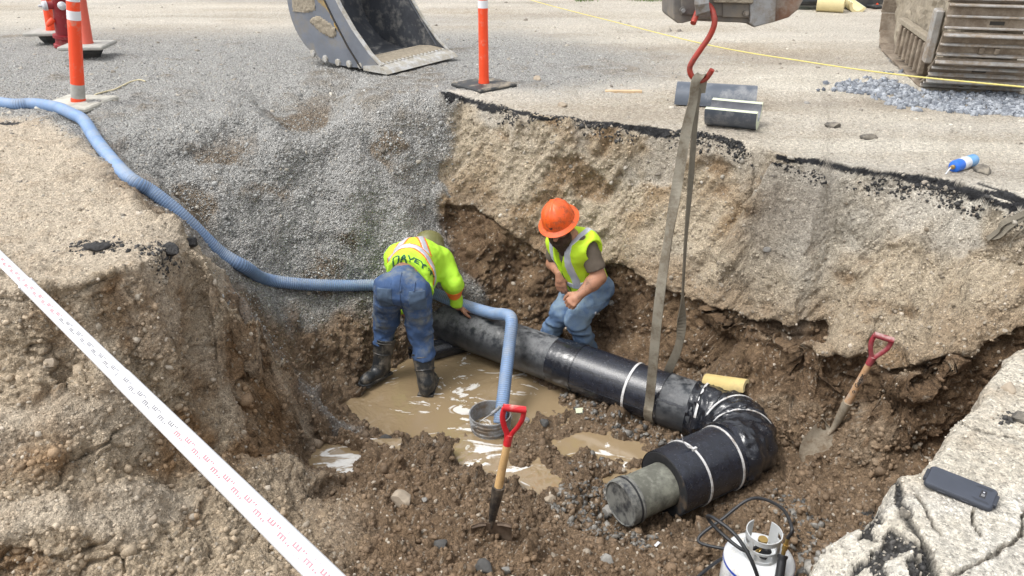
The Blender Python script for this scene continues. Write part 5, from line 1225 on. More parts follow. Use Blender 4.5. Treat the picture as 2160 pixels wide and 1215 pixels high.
# ---------------- phone ----------------
pa, pb = pz(1957, 1008, .012), pz(2094, 1063, .012); pc0 = (pa+pb)/2; dx = (pb-pa).normalized(); PL = .163
dy_ = V3((-dx.y, dx.x, 0)); zn = (U3+dy_*-.10).normalized(); dy_ = (dy_-zn*dy_.dot(zn)).normalized(); dx = (dx-zn*dx.dot(zn)).normalized(); pc0 = pc0+U3*.008
t = thing('phone', 'mobile phone in a dark slate case lying face down on the pale slab', 'phone', pc0-U3*.012)
bmx = bmesh.new()
def rrect(w_, h_, r, z, n_=6):
    P_ = []
    for cx, cy, a0 in ((w_/2-r, h_/2-r, 0), (-w_/2+r, h_/2-r, 90), (-w_/2+r, -h_/2+r, 180), (w_/2-r, -h_/2+r, 270)):
        for k in range(n_+1): a = math.radians(a0+90*k/n_); P_.append(pc0+dx*(cx+r*math.cos(a))+dy_*(cy+r*math.sin(a))+zn*z)
    return P_
def stack(levels, name, mt, par):
    v = []; m = 28
    for l_ in levels: v += rrect(*l_)
    k = len(levels); f = [(j*m+i, j*m+(i+1) % m, (j+1)*m+(i+1) % m, (j+1)*m+i) for j in range(k-1) for i in range(m)]+[tuple(range(m))[::-1], tuple(range((k-1)*m, k*m))]
    return MB().add(v, f).build(name, mt, par, smooth=True)
PWd = .083
stack([(PL-.006, PWd-.006, .011, -.0085), (PL, PWd, .013, -.004), (PL, PWd, .013, .003), (PL-.004, PWd-.004, .012, .0062)], 'case_edge', M['phone2'], t)
bkpn = stack([(PL-.006, PWd-.006, .011, .006), (PL-.008, PWd-.008, .011, .0078), (PL-.014, PWd-.014, .010, .0088)], 'case_back', M['phone'], t)
def pbox(u, v_, su, sv, h, z, name, mt, par=None):
    MB().box(pc0+dx*u+dy_*v_+zn*z, (su, sv, h), (dx, dy_, zn), bev=min(h*.4, .002)).build(name, mt, par or t)
pbox(.052, 0, .014, .030, .0016, .0092, 'camera_window', M['glassd']); pbox(.052, -.004, .008, .009, .0008, .0103, 'lens', M['steel']); pbox(.052, .008, .004, .004, .0008, .0103, 'flash', M['label'])
for s_ in (-1, 1): pbox(s_*(PL/2+.0005), 0, .010, .040, .015, .001, 'port_flap', M['phone2'])
for u in (-.035, .02): pbox(u, -PWd/2, .022, .004, .008, .0, 'side_button', M['phone2'])
pbox(.02, PWd/2, .018, .004, .008, .0, 'side_button', M['phone2'])
MB().add([pc0+dx*a+dy_*b+zn*.0090 for a, b in ((.028, -.022), (.040, -.030), (.072, -.030), (.066, -.022))], [(0, 1, 2, 3)]).build('case_groove', M['phone2'], bkpn)
MB().add([pc0+dx*a+dy_*b+zn*.0090 for a, b in ((.028, .022), (.040, .030), (.072, .030), (.066, .022))], [(3, 2, 1, 0)]).build('case_groove', M['phone2'], bkpn)
# ---------------- survey rod across the foreground ----------------
RA = pz(0, 545, .035); RB = V3((-.386, 1.12, .165)); rd_ = (RB-RA).normalized(); RA2 = RA-rd_*.9; RB2 = RB+rd_*.35
vd = (V3((0, 0, CAMH))-RA.lerp(RB, .6)).normalized(); ry = rd_.cross(vd).normalized(); rz = ry.cross(rd_).normalized()
if rz.dot(vd) < 0: rz = -rz
t = thing('survey_rod', 'long white telescoping survey rod with red and grey graduations across the foreground', 'survey rod', RA-U3*.03)
Ltot = (RB2-RA2).length
def rsec(s0, s1, w_, th, name):
    a = RA2+rd_*s0; b = RA2+rd_*s1; prof = []
    n_ = 24
    v = []
    for q in (a, b):
        for k in range(n_):
            an = 2*math.pi*k/n_; cx = math.copysign(abs(math.cos(an))**.55, math.cos(an))*w_/2; cz_ = math.copysign(abs(math.sin(an))**.8, math.sin(an))*th/2; v.append(q+ry*cx+rz*cz_)
    f = [(i, (i+1) % n_, n_+(i+1) % n_, n_+i) for i in range(n_)]+[tuple(range(n_))[::-1], tuple(range(n_, 2*n_))]
    return MB().add(v, f).build(name, M['rodw'], t, smooth=True)
s_j = .9+.42; s_k = .9+1.45
rs_ = [rsec(0, s_j, .050, .030, 'rod_section'), rsec(s_j-.01, s_k, .054, .034, 'rod_section'), rsec(s_k-.01, Ltot, .058, .038, 'rod_section')]
MB().box(RA2+rd_*s_j-ry*0, (.02, .058, .037), (rd_, ry, rz), bev=.005).build('locking_button', M['rodw'], t)
# graduations: E shaped blocks alternating side to side
ud_ = rd_; k = 0; s_ = .02
mb = {'b': MB(), 'r': MB(), 'r2': MB()}
while s_ < Ltot-.1:
    sec = 0 if s_ < s_j else (1 if s_ < s_k else 2); th = (.030, .034, .038)[sec]/2+.0011; w_ = (.050, .054, .058)[sec]
    red = (.95 < s_ < 1.75) or (s_ > 2.72); mm = mb[('r' if s_ < 2 else 'r2') if red else 'b']; c = RA2+rd_*s_+rz*th
    sd = 1 if k % 2 == 0 else -1
    def bl(u, v_, su, sv): mm.box(c+rd_*u+ry*v_, (su, sv, .0006), (rd_, ry, rz))
    bl(.015, sd*(-.001)+sd*.0005, .026, .0028)
    for q in (.004, .015, .026): bl(q, sd*.005, .0038, .009)
    for q in (.038, .048): bl(q, sd*.007, .0036, .005)
    bl(.03, -sd*.014, .014, .0008); bl(.042, -sd*.011, .0008, .007); bl(.024, -sd*.011, .0008, .007)
    s_ += .055; k += 1
mb['b'].build('grey_graduations', M['inkb'], t); mb['r'].build('red_graduations', M['inkr'], t); mb['r2'].build('red_graduations', M['inkr'], t)
# ---------------- half shells, timber, canister, ropes ----------------
def half_shell(A, B, ro, ri, up, label, mo, mi_, me_, name='half_pipe_shell', cat='pipe shell', group=None):
    """half cylinder open along `up`"""
    d_ = (B-A).normalized(); up = V3(up); up = (up-d_*up.dot(d_)).normalized(); sx = d_.cross(up)
    t = thing(name, label, cat, ((A+B)/2)-U3*.0, group); n_ = 22
    def arc(q, r): return [q+(sx*math.cos(math.pi+math.pi*k/n_)+up*math.sin(math.pi+math.pi*k/n_))*r for k in range(n_+1)]
    for r_, nm, mt in ((ro, 'outer_skin', mo), (ri, 'inner_face', mi_)):
        a, b = arc(A, r_), arc(B, r_); MB().add(a+b, [(i, i+1, n_+2+i, n_+1+i) for i in range(n_)]).build(nm, M[mt], t, smooth=True)
    for q in (A, B):
        a, b = arc(q, ro), arc(q, ri); MB().add(a+b, [(i, i+1, n_+2+i, n_+1+i) for i in range(n_)]).build('end_face', M[me_], t)
    for s_ in (1, -1):
        MB().add([A+sx*s_*ro, A+sx*s_*ri, B+sx*s_*ri, B+sx*s_*ro], [(0, 1, 2, 3)]).build('cut_edge', M['foamend'], t)
    return t
half_shell(V3((1.37, 5.28, .152)), V3((1.685, 5.14, .152)), .148, .094, (.03, -.06, 1), 'dark half pipe shell lying open side up with pale green foam end', 'greyshell', 'greyin', 'foamend')
half_shell(V3((1.29, 6.0, .004)), V3((1.87, 5.84, .004)), .145, .09, (0, 0, -1), 'dark grey half pipe shell lying hollow side down behind the open one', 'greyshell', 'greyin', 'foamend')
yb = onground(1578, 824, .02)+V3((0, 0, .03)); ya = onground(1490, 812, .02)+V3((0, 0, .03))
half_shell(ya-V3((0, 0, .02)), yb-V3((0, 0, .02)), .058, .034, (0, 0, -1), 'yellow foam half shell lying on the mud behind the taped elbow', 'yfoam', 'yfoam', 'yfoam2', 'foam_half_shell')
q = pz(1315, 193, .012); MB().box(q, (.30, .045, .022), (V3((1, -.02, 0)).normalized(), V3((.02, 1, 0)).normalized(), U3), bev=.003).build('timber_offcut', M['timber'], None, origin=q-U3*.012); tag(bpy.data.objects['timber_offcut'], 'short flat piece of timber lying on the yard beyond the rim', 'timber')
q0 = pz(1998+13, 352, .038); q1 = pz(2052, 338, .038); d_ = (q1-q0).normalized()
t = thing('gas_canister', 'blue gas canister with white label and brass nozzle lying at the rim', 'gas canister', q0-U3*.038)
LL = (q1-q0).length*1.06
MB().lathe(q0, [(.0, 0), (.018, 0), (.032, .008), (.036, .02), (.036, LL*.34)], ax=d_, n=28, cap=False).build('canister_top', M['bluecan'], t, smooth=True)
MB().lathe(q0, [(.0362, LL*.30), (.0365, LL*.31), (.0365, LL*.62)], ax=d_, n=28, cap=False).build('paper_label', M['label'], t, smooth=True)
MB().lathe(q0, [(.036, LL*.6), (.036, LL-.01), (.031, LL), (0.001, LL-.006)], ax=d_, n=28, cap=False).build('canister_bottom', M['bluecan2'], t, smooth=True)
MB().lathe(q0, [(.013, .002), (.013, -.012), (.009, -.014), (.009, -.03), (0.001, -.031)], ax=d_, n=12).build('brass_nozzle', M['brass'], t, smooth=True)
MB().tube([q0-d_*.028, q0-d_*.05-U3*.012, q0-d_*.07-U3*.03], .0035, n=8).build('nozzle_tip', M['label'], t, smooth=True)
# rope strung across
R0 = py_(1050, -25, 14.0); R1 = py_(1500, 96, 8.0); R2 = py_(2160, 184, 4.75)
rp = [py_(1000, -40, 15.5), py_(1120, 0, 12.3), py_(1300, 47, 9.8), py_(1500, 96, 7.9), py_(1700, 130, 6.6), py_(1900, 158, 5.7), py_(2160, 183.5, 4.85), py_(2500, 215, 4.0)]
rps = resample(cr(rp, 10), .02)
MB().tube(rps, .0055, n=6, rfun=lambda f, k: .0052+.0012*(k % 2)).build('warning_rope', M['rope'], None, smooth=True, origin=rp[3]); tag(bpy.data.objects['warning_rope'], 'thin yellow rope strung across the yard in front of the crawler track', 'rope')
pts = [onground(a, b, .008) for a, b in ((192, 208), (205, 200), (225, 194), (243, 190), (258, 183), (276, 174), (295, 170), (306, 173))]
MB().tube(cr(pts, 6), .006, n=6).build('string', M['cord'], None, smooth=True, origin=pts[0]); tag(bpy.data.objects['string'], 'pale string end lying on gravel right of the foremost orange post', 'string')
for k, prs in enumerate([((2088, 502), (2105, 488), (2125, 473), (2145, 460), (2175, 446)), ((2093, 500), (2112, 489), (2135, 474), (2160, 459), (2190, 444))]):
    pass
sp0 = [onground(a, b, .03) for a, b in ((2086, 503), (2104, 490), (2122, 474), (2142, 462), (2165, 448), (2195, 436))]
sp1 = [onground(a, b, .02) for a, b in ((2090, 503), (2110, 494), (2132, 480), (2155, 466), (2180, 455))]
t = thing('wire_strap', 'grey brown loose straps lying on the slope at the right edge', 'strap', sp0[0])
for sp__ in (sp0, sp1):
    P_ = cr(sp__, 6); MB().ribbon(P_, [V3((.2, .6, 1))]*len(P_), .028, .003).build('strap_strand', M['sling_d'], t)
P_ = cr([onground(a, b, .015) for a, b in ((2128, 520), (2134, 503), (2148, 486), (2170, 468))], 6); MB().tube(P_, .005, n=6).build('strap_strand', M['sling'], t, smooth=True)
q, nq = ground_px(1222, 866); MB().box(q+nq*.012, (.055, .04, .004), (V3((1, .1, 0)).normalized(), V3((-.1, .9, .3)).normalized(), V3((0, -.3, 1)).normalized())).build('plastic_scrap', M['foamend'], None, origin=q); tag(bpy.data.objects['plastic_scrap'], 'small pale green plastic scrap on the stones below the black pipe', 'scrap')
q, nq = ground_px(1385, 1150); MB().box(q+nq*.012, (.03, .014, .003), (V3((.7, .6, .3)).normalized(), V3((-.6, .7, 0)).normalized(), V3((-.2, -.2, 1)).normalized())).build('paper_scrap', M['label'], None, origin=q); tag(bpy.data.objects['paper_scrap'], 'tiny white paper scrap on the mud left of the propane tank', 'scrap')
# ---------------- far things at the top edge ----------------
def fz(px, py): return pz(px, py, 0)
a, b = pz(1722, 22, .16), pz(1790, 20, .14)
t = thing('foam_insulation_pipe', 'long pale yellow foam pipe cover lying far off beside the green cart', 'foam pipe', a-U3*.16)
c0, c1 = fz(1722, 24), fz(1778, 27); d_ = (c1-c0).normalized()
MB().lathe(c0+U3*.13, [(.07, .02), (.07, 0), (.13, 0), (.132, (c1-c0).length), (.07, (c1-c0).length), (.07, (c1-c0).length-.03)], ax=d_, n=24, cap=False).build('foam_wall', M['yfoam2'], t, smooth=True)
MB().lathe(c1+U3*.13-d_*.03, [(.0, 0), (.071, .001)], ax=d_, n=20, cap=False).build('foam_bore', M['yfoam'], t)
half_shell(fz(1780, 14)+U3*.15, fz(1808, 26)+U3*.10, .12, .08, (.3, -.3, 1), 'pale yellow foam half shell tilted at the end of the far foam pipe', 'yfoam2', 'yfoam2', 'yfoam2', 'foam_half_shell')
half_shell(fz(1735, 12)+U3*.12, fz(1800, 12)+U3*.12, .11, .07, (0, 0, -1), 'pale yellow foam half shell lying behind the far foam pipe', 'yfoam2', 'yfoam2', 'yfoam2', 'foam_half_shell')
q = fz(1706, 20); t = thing('green_cart', 'green plastic cart tub partly hidden behind the arm far off', 'cart', q)
MB().box(q+V3((.02, .2, .30)), (.62, .5, .42), bev=.06).build('tub', M['green'], t); MB().box(q+V3((.02, -.06, .10)), (.66, .05, .08), bev=.02).build('cart_frame', M['black'], t); MB().lathe(q+V3((.30, -.06, .12)), [(.0, 0), (.1, .0), (.12, .02), (.12, .06), (.0, .061)], ax=(0, 1, 0), n=20).build('wheel', M['rubber'], t, smooth=True)
q = fz(1828, 14); t = thing('dark_crate', 'dark plastic crate standing far off beside the small orange post', 'crate', q)
for s_, c_ in (((.42, .03, .2), (0, -.15, .1)), ((.42, .03, .2), (0, .15, .1)), ((.03, .3, .2), (-.2, 0, .1)), ((.03, .3, .2), (.2, 0, .1)), ((.42, .3, .02), (0, 0, .012))):
    MB().box(q+V3(c_), s_, bev=.006).build('crate_side', M['rubber'], t)
q = fz(1878, 12); MB().box(q+V3((.1, 0, .10)), (.55, .5, .20), (V3((.97, -.2, 0)).normalized(), V3((.2, .97, 0)).normalized(), U3), bev=.02).build('timber_block', M['timber'], None, origin=q); tag(bpy.data.objects['timber_block'], 'weathered timber block far off just left of the crawler track', 'timber')

# =====================================================================
#                               people
# =====================================================================
def A_(v): return np.array(v, float)
def bounds(pts, pad):
    P = np.array([tuple(q) for q in pts]); return P.min(0)-pad, P.max(0)+pad
HV = .0065
# ---- worker bending over the pipe, seen from behind ----
j = dict(hipR=py_(876, 614, 4.47), hipL=py_(822, 608, 4.49), kneeR=py_(889, 712, 4.50), kneeL=py_(814, 688, 4.60), ankR=py_(899, 806, 4.37), ankL=py_(805, 766, 4.55),
         chest=py_(880, 550, 4.84), shR=py_(932, 552, 4.93), shL=py_(836, 547, 4.88), elR=py_(955, 600, 4.84), wrR=py_(966, 645, 4.90), elL=py_(842, 612, 4.96), wrL=py_(850, 655, 4.92), neck=py_(893, 540, 5.0), head=py_(904, 536, 5.14))
j['pelvis'] = (j['hipR']+j['hipL'])/2+V3((0, .0, .03)); j['waist'] = j['pelvis'].lerp(j['chest'], .40)+V3((0, 0, .015))
W1 = thing('person', 'worker in lime long sleeved shirt, blue jeans and black rubber boots bending over the pipe', 'person', V3((j['ankR'].x-.1, 4.6, -1.74)))
footR = j['ankR']+V3((.0, .0, -.065)); footL = j['ankL']+V3((0, 0, -.07))
leg = lambda s: [('c', j['hip'+s], j['knee'+s], .070, .046, .02), ('c', j['knee'+s], j['ank'+s], .046, .038, .02)]
body = [('c', j['hipL'].lerp(j['hipR'], .1), j['hipR'].lerp(j['hipL'], .1), .078, .078, .03), ('c', j['pelvis'], j['waist'], .085, .09, .04), ('c', j['waist'], j['chest'], .105, .125, .06), ('c', j['shL'].lerp(j['shR'], .18), j['shL'].lerp(j['shR'], .82), .095, .095, .05),
        ('c', j['chest'], j['neck'], .09, .06, .04), ('c', j['neck'], j['head'], .055, .06, .03)]+leg('R')+leg('L')
body += [('c', j['shR'], j['elR'], .055, .044, .03), ('c', j['elR'], j['wrR'], .044, .030, .02), ('c', j['shL'], j['elL'], .055, .044, .03), ('c', j['elL'], j['wrL'], .044, .030, .02)]
hd = V3((.12, .86, -.5)).normalized(); hu = V3((.05, .5, .86)); hu = (hu-hd*hu.dot(hd)).normalized(); hx = hd.cross(hu)
Hc = j['head']+V3((.0, .02, .0))
body += [('e', Hc, (hx, hd, hu), (.076, .095, .110), .02), ('c', Hc+hd*.06-hu*.05, Hc+hd*.085-hu*.085, .045, .035, .03), ('c', Hc+hd*.10-hu*.005, Hc+hd*.112-hu*.03, .012, .014, .01), ('e', Hc+hx*.078, (hx, hd, hu), (.010, .018, .030), .006), ('e', Hc-hx*.078, (hx, hd, hu), (.010, .018, .030), .006)]
# right hand flat on the pipe top, left hand reaching beyond
hR = hand(j['wrR']+V3((.012, 0, -.006)), V3((.93, -.05, -.22)), V3((.25, -.1, .95)), 1, curl=.16); hL = hand(j['wrL'], V3((.5, .3, -.75)), V3((0, .4, .6)), -1, curl=.4)
body += hR+hL
lo, hi = bounds([q for q in j.values()]+[footR, footL, Hc+hd*.2, j['wrR']+V3((.2, 0, -.1))], .2)
sdf_obj('body', sdf_prims(body), lo, hi, HV, M['skin'], W1)
# jeans
legs = [('c', j['hipL'].lerp(j['hipR'], .06)+V3((.0, -.01, 0)), j['hipR'].lerp(j['hipL'], .06)+V3((0, -.01, 0)), .098, .098, .03), ('c', j['pelvis']+V3((0, 0, -.01)), j['waist'], .110, .112, .05)]
for s_ in 'RL':
    k_, h_, a_ = j['knee'+s_], j['hip'+s_], j['ank'+s_]
    legs += [('c', h_+V3((0, -.01, .0)), k_, .104, .074, .022), ('c', k_, k_.lerp(a_, .62), .074, .068, .03)]
tor = (j['chest']-j['pelvis']).normalized(); wst = j['pelvis']+tor*.085
fj = sdf_prims(legs)
def jeans_f(p):
    d_ = fj(p)-wr(p, .016, 7, 3, (0, 0, 1), .55)*s01(A_(j['hipR'])[2]-.12-p[:, 2], -.1, .15)-wr(p, .008, 10, 5)-wr(p, .005, 21, 8)
    bottom = np.maximum(((A_(j['kneeR'])[2]*.40+A_(j['ankR'])[2]*.60)-p[:, 2]), -9)
    cutR = (A_(j['kneeR'].lerp(j['ankR'], .38))[2]-.01)-p[:, 2]; cutL = (A_(j['kneeL'].lerp(j['ankL'], .38))[2]-.01)-p[:, 2]
    mid = (A_(j['ankR'])[0]+A_(j['ankL'])[0])/2; cut = np.where(p[:, 0] > mid, cutR, cutL)
    return np.maximum(np.maximum(d_, (p-A_(wst))@A_(tor)), cut)
ja, JV, JF = sdf_obj('jeans', jeans_f, *bounds([j['hipR'], j['hipL'], j['ankR'], j['ankL'], j['waist']], .2), HV, M['jeans'], W1)
back_n = V3((0, -.80, .60)).normalized()
def patch(f, boxes, name, mt, par, lo, hi, lift=.004, h=HV):
    def g(p):
        d_ = f(p)-lift; b = None
        for c, ax, hs_ in boxes:
            q = np.abs(np.stack([(p-A_(c))@A_(a) for a in ax], -1))-A_(hs_); bb = q.max(1); b = bb if b is None else np.minimum(b, bb)
        return np.maximum(d_, b)
    return sdf_obj(name, g, lo, hi, h, mt, par)[0]
bx_ = (j['hipR']-j['hipL']).normalized(); bz_ = V3((0, .25, .97)).normalized(); bx_ = (bx_-bz_*bx_.dot(bz_)).normalized(); by_ = bz_.cross(bx_)
for c_, nm in ((j['hipR']+V3((.022, -.13, -.01)), 'back_pocket'), (j['hipL']+V3((-.02, -.13, -.01)), 'back_pocket')):
    lo_, hi_ = bounds([c_], .16); patch(jeans_f, [(c_, (bx_, by_, bz_), (.052, .09, .068))], nm, M['jeansm'], ja, lo_, hi_, .0040, .005)
c_ = j['pelvis']+V3((.0, -.14, -.02)); lo_, hi_ = bounds([c_], .2); patch(jeans_f, [(c_, (bx_, by_, bz_), (.004, .09, .16))], 'seat_seam', M['stitch'], ja, lo_, hi_, .003, .005)
# belt
fb = lambda p: np.maximum(np.abs((p-A_(wst))@A_(tor)+.005)-.018, fj(p)-.002)
sdf_obj('belt', fb, *bounds([wst], .26), .006, M['leather'], W1)
for off in (-.07, .0, .085):
    c_ = wst+bx_*off+V3((0, -.12, .02)); lo_, hi_ = bounds([c_], .12); patch(lambda p: fj(p)-.004, [(c_, (bx_, by_, bz_), (.007, .10, .03))], 'belt_loop', M['jeans'], ja, lo_, hi_, .003, .005)
# shirt
shirt = [('c', j['waist']+tor*-.05, j['chest'], .136, .160, .07), ('c', j['shL'].lerp(j['shR'], .12), j['shL'].lerp(j['shR'], .88), .115, .115, .06), ('c', j['chest'], j['neck'], .115, .075, .05),
         ('c', j['shR'], j['elR'], .080, .066, .035), ('c', j['elR'], j['elR'].lerp(j['wrR'], .85), .066, .042, .03), ('c', j['shL'], j['elL'], .078, .066, .035), ('c', j['elL'], j['elL'].lerp(j['wrL'], .85), .066, .044, .03),
         ('c', j['waist']+V3((.06, -.02, -.02)), j['pelvis']+V3((.13, .02, -.06)), .10, .07, .05), ('c', j['waist']+tor*-.01+V3((0, 0, -.06)), j['waist']+tor*.15+V3((0, 0, -.10)), .14, .15, .05)]
fs = sdf_prims(shirt); hem = j['pelvis']+tor*.105
def shirt_f(p):
    d_ = fs(p)-wr(p, .013, 7, 13)-wr(p, .006, 16, 18)
    c1_ = A_(hem)+0*p; lat = (p-A_(hem))@A_(bx_)
    hemc = -((p-A_(hem))@A_(tor))-.10*np.clip(lat+.02, 0, .3)*2.4-.02*np.abs(lat)
    return np.maximum(d_, hemc)
blo, bhi = bounds([j['shR'], j['shL'], j['elR'], j['elL'], j['wrR'], j['wrL'], j['waist'], j['neck'], hem], .22)
sh_, SV, SF = sdf_obj('shirt', shirt_f, blo, bhi, HV, M['lime'], W1)
sx = bx_; sz_ = (V3((0, -.15, 1))-tor*tor.dot(V3((0, -.15, 1)))).normalized()
def band_part(test, name, mt, par, lift=.004, f=shirt_f, b=(blo, bhi), h=HV):
    return sdf_obj(name, lambda p: np.maximum(f(p)-lift, test(p)), b[0], b[1], h, mt, par)[0]
ce = A_(hem); T_ = A_(tor); X_s = A_(bx_)
onlytorso = lambda p: np.maximum(rc(p, A_(j['waist']), A_(j['chest']), .20, .20), (p-A_(j['shR']))@X_s-.02)
def hband(c0, hw, bow=.55):
    def g(p):
        lat = (p-ce)@X_s; s_ = (p-ce)@T_; return np.maximum(np.abs(s_-c0+bow*(lat+.06)**2*2.4)-hw, onlytorso(p))
    return g
def dband(x0, s0, dx, ds_, hw, s_min):
    n_ = np.array([ds_, -dx])/math.hypot(dx, ds_)
    def g(p):
        lat = (p-ce)@X_s; s_ = (p-ce)@T_; return np.maximum(np.maximum(np.abs((lat-x0)*n_[0]+(s_-s0)*n_[1])-hw, s_min-s_), np.maximum(onlytorso(p), s_-.62))
    return g
ot = band_part(hband(.165, .036), 'orange_trim', M['orange_t'], sh_, .003); band_part(hband(.165, .024), 'reflective_tape', M['silver_t'], sh_, .0055)
band_part(dband(.115, .165, -.10, .22, .034, .16), 'orange_trim', M['orange_t'], sh_, .003); band_part(dband(.115, .165, -.10, .22, .022, .16), 'reflective_tape', M['silver_t'], sh_, .0055)
band_part(dband(-.115, .165, .06, .22, .034, .16), 'orange_trim', M['orange_t'], sh_, .003); band_part(dband(-.115, .165, .06, .22, .022, .16), 'reflective_tape', M['silver_t'], sh_, .0055)
ea, wa = A_(j['elR']), A_(j['wrR']); fa = (wa-ea)/np.linalg.norm(wa-ea)
lo_, hi_ = bounds([j['elR'], j['wrR']], .12)
band_part(lambda p: np.maximum(np.abs((p-ea)@fa-.075)-.034, rc(p, ea, wa, .11, .11)), 'orange_cuff_band', M['orange_t'], sh_, .004, b=(lo_, hi_), h=.005)
# lettering on the back, laid on the cloth
me_ = sh_.data; ob_bvh = BVHTree.FromPolygons([tuple(q) for q in SV], [tuple(f) for f in SF.tolist()])
tocam = (V3((0, 0, CAMH))-hem).normalized()
tY = (tor*.8+U3*.35); tX = (bx_*1.0).normalized(); tN = V3((0, -.45, .89)).normalized(); tX = (tX-tN*tX.dot(tN)).normalized(); tYv = tN.cross(tX)
def wrap_back(q):
    h = ob_bvh.ray_cast(q+tN*.5, -tN); return (h[0]+h[1]*.004 if h[1].dot(tN) > 0 else h[0]-h[1]*.004) if h[0] else q
lc = hem+tor*.073+bx_*.012; lc = lc+tYv*.0
lt = text_on('back_lettering', 'DAVEY', .074, lc, tX, tYv, M['navy'], sh_, wrap=wrap_back, sub=2, bold=True, bend=lambda x: -2.0*(x+.03)**2)
em = MB(); ec = lc+tX*.142+tYv*-.035
for k in range(14):
    a = random.random()*6.28; r_ = random.random()**.5*.018; q = ec+tX*math.cos(a)*r_+tYv*math.sin(a)*r_; s_ = .0042
    vv = [wrap_back(q+tX*math.cos(b)*s_+tYv*math.sin(b)*s_) for b in np.linspace(0, 6.28, 7)[:-1]]; em.add(vv, [tuple(range(6))])
em.add([wrap_back(ec+tX*a+tYv*b) for a, b in ((-.002, -.030), (.002, -.030), (.002, 0), (-.002, 0))], [(0, 1, 2, 3)]); em.build('tree_emblem', M['navy'], sh_)
# hat
t1 = hu; hb_ = Hc+hu*.045
h1 = MB().lathe(hb_, [(.150, -.018), (.152, -.012), (.118, .004), (.112, .03), (.103, .07), (.075, .105), (.035, .122), (0.001, .126)], ax=hu, n=40).build('hard_hat', M['olive'], W1, smooth=True)
# boots
def boot(kn, an, toe_dir, name, mt, top_f, hole=True):
    td_ = V3(toe_dir); td_ = V3((td_.x, td_.y, 0)).normalized(); sole = V3((an.x, an.y, an.z-.095)); top_ = kn.lerp(an, top_f)
    pr_ = [('c', top_, an, .079, .056, .02), ('c', an, sole+td_*.03+U3*.045, .056, .048, .02), ('c', sole+U3*.045-td_*.02, sole+td_*.135+U3*.036, .046, .040, .03), ('c', sole+td_*.13+U3*.034, sole+td_*.165+U3*.032, .040, .034, .02)]
    f0 = sdf_prims(pr_)
    def f(p):
        d_ = f0(p)-wr(p, .003, 14, 4); up = (p-A_(top_))@A_((kn-an).normalized()); inner = rc(p, A_(top_+(kn-an).normalized()*.1), A_(top_.lerp(an, .25)), .073, .065)
        return np.maximum(np.maximum(np.maximum(d_, up), (sole.z)-p[:, 2]), -inner)
    o = sdf_obj(name, f, *bounds([top_, an, sole, sole+td_*.22], .11), .0055, mt, W1)[0]
    for ff_ in (.12, .55):
        c_ = top_.lerp(an, ff_); ax = (an-top_).normalized(); r_ = .079+(.056-.079)*ff_+.0035
        MB().lathe(c_, [(r_, -.004), (r_+.0025, 0), (r_, .004)], ax=ax, n=30, cap=False).build('boot_ridge', mt, o, smooth=True)
    MB().prism([(-.055, -.05), (.055, -.05), (.05, .17), (.025, .205), (-.025, .205), (-.05, .17)], sole, td_.cross(U3), td_, U3, .018).build('sole', M['rubber'], o)
boot(j['kneeR'], j['ankR'], (.15, 1, 0), 'rubber_boot', M['boot'], .34); boot(j['kneeL'], j['ankL'], (-.5, -.6, 0), 'rubber_boot', M['boot'], .30)

# ---- bearded worker behind the pipe ----
k = dict(hipR=py_(1222, 606, 4.98), hipL=py_(1262, 612, 4.86), kneeR=py_(1186, 658, 4.80), kneeL=py_(1216, 672, 4.66), ankR=py_(1150, 722, 4.90), ankL=py_(1246, 748, 4.80),
         chest=py_(1214, 534, 4.84), shR=py_(1176, 507, 4.95), shL=py_(1242, 522, 4.72), elR=py_(1166, 556, 4.96), wrR=py_(1181, 577, 4.82), elL=py_(1263, 585, 4.66), wrL=py_(1224, 621, 4.58), neck=py_(1201, 500, 4.80), head=py_(1181, 473, 4.74))
k['pelvis'] = (k['hipR']+k['hipL'])/2+V3((0, 0, .03)); k['waist'] = k['pelvis'].lerp(k['chest'], .38)
W2 = thing('person', 'bearded worker in orange hard hat and lime vest leaning forward behind the pipe', 'person', V3((k['ankL'].x-.1, 4.95, -1.52)))
fwd = V3((-.34, -.78, -.42)).normalized(); hup = V3((-.30, -.30, .90)); hup = (hup-fwd*hup.dot(fwd)).normalized(); hrx = fwd.cross(hup)
Hc = k['head']
bd2 = [('c', k['hipL'], k['hipR'], .085, .085, .04), ('c', k['pelvis'], k['waist'], .10, .10, .06), ('c', k['waist'], k['chest'], .108, .12, .06), ('c', k['shL'].lerp(k['shR'], .18), k['shL'].lerp(k['shR'], .82), .070, .070, .03), ('c', k['chest'], k['neck'], .08, .062, .04), ('c', k['neck'], Hc-hup*.06, .060, .058, .03)]
for s_ in 'RL': bd2 += [('c', k['hip'+s_], k['knee'+s_], .072, .044, .015), ('c', k['knee'+s_], k['ank'+s_], .044, .040, .015), ('c', k['ank'+s_], k['ank'+s_]+V3((-.03, -.13, -.06)), .042, .035, .03)]
bd2 += [('c', k['shR'], k['elR'], .052, .046, .03), ('c', k['elR'], k['wrR'], .046, .030, .02), ('c', k['shL'], k['elL'], .058, .050, .03), ('c', k['elL'], k['elL'].lerp(k['wrL'], .35), .052, .052, .02), ('c', k['elL'].lerp(k['wrL'], .35), k['wrL'], .052, .031, .02)]
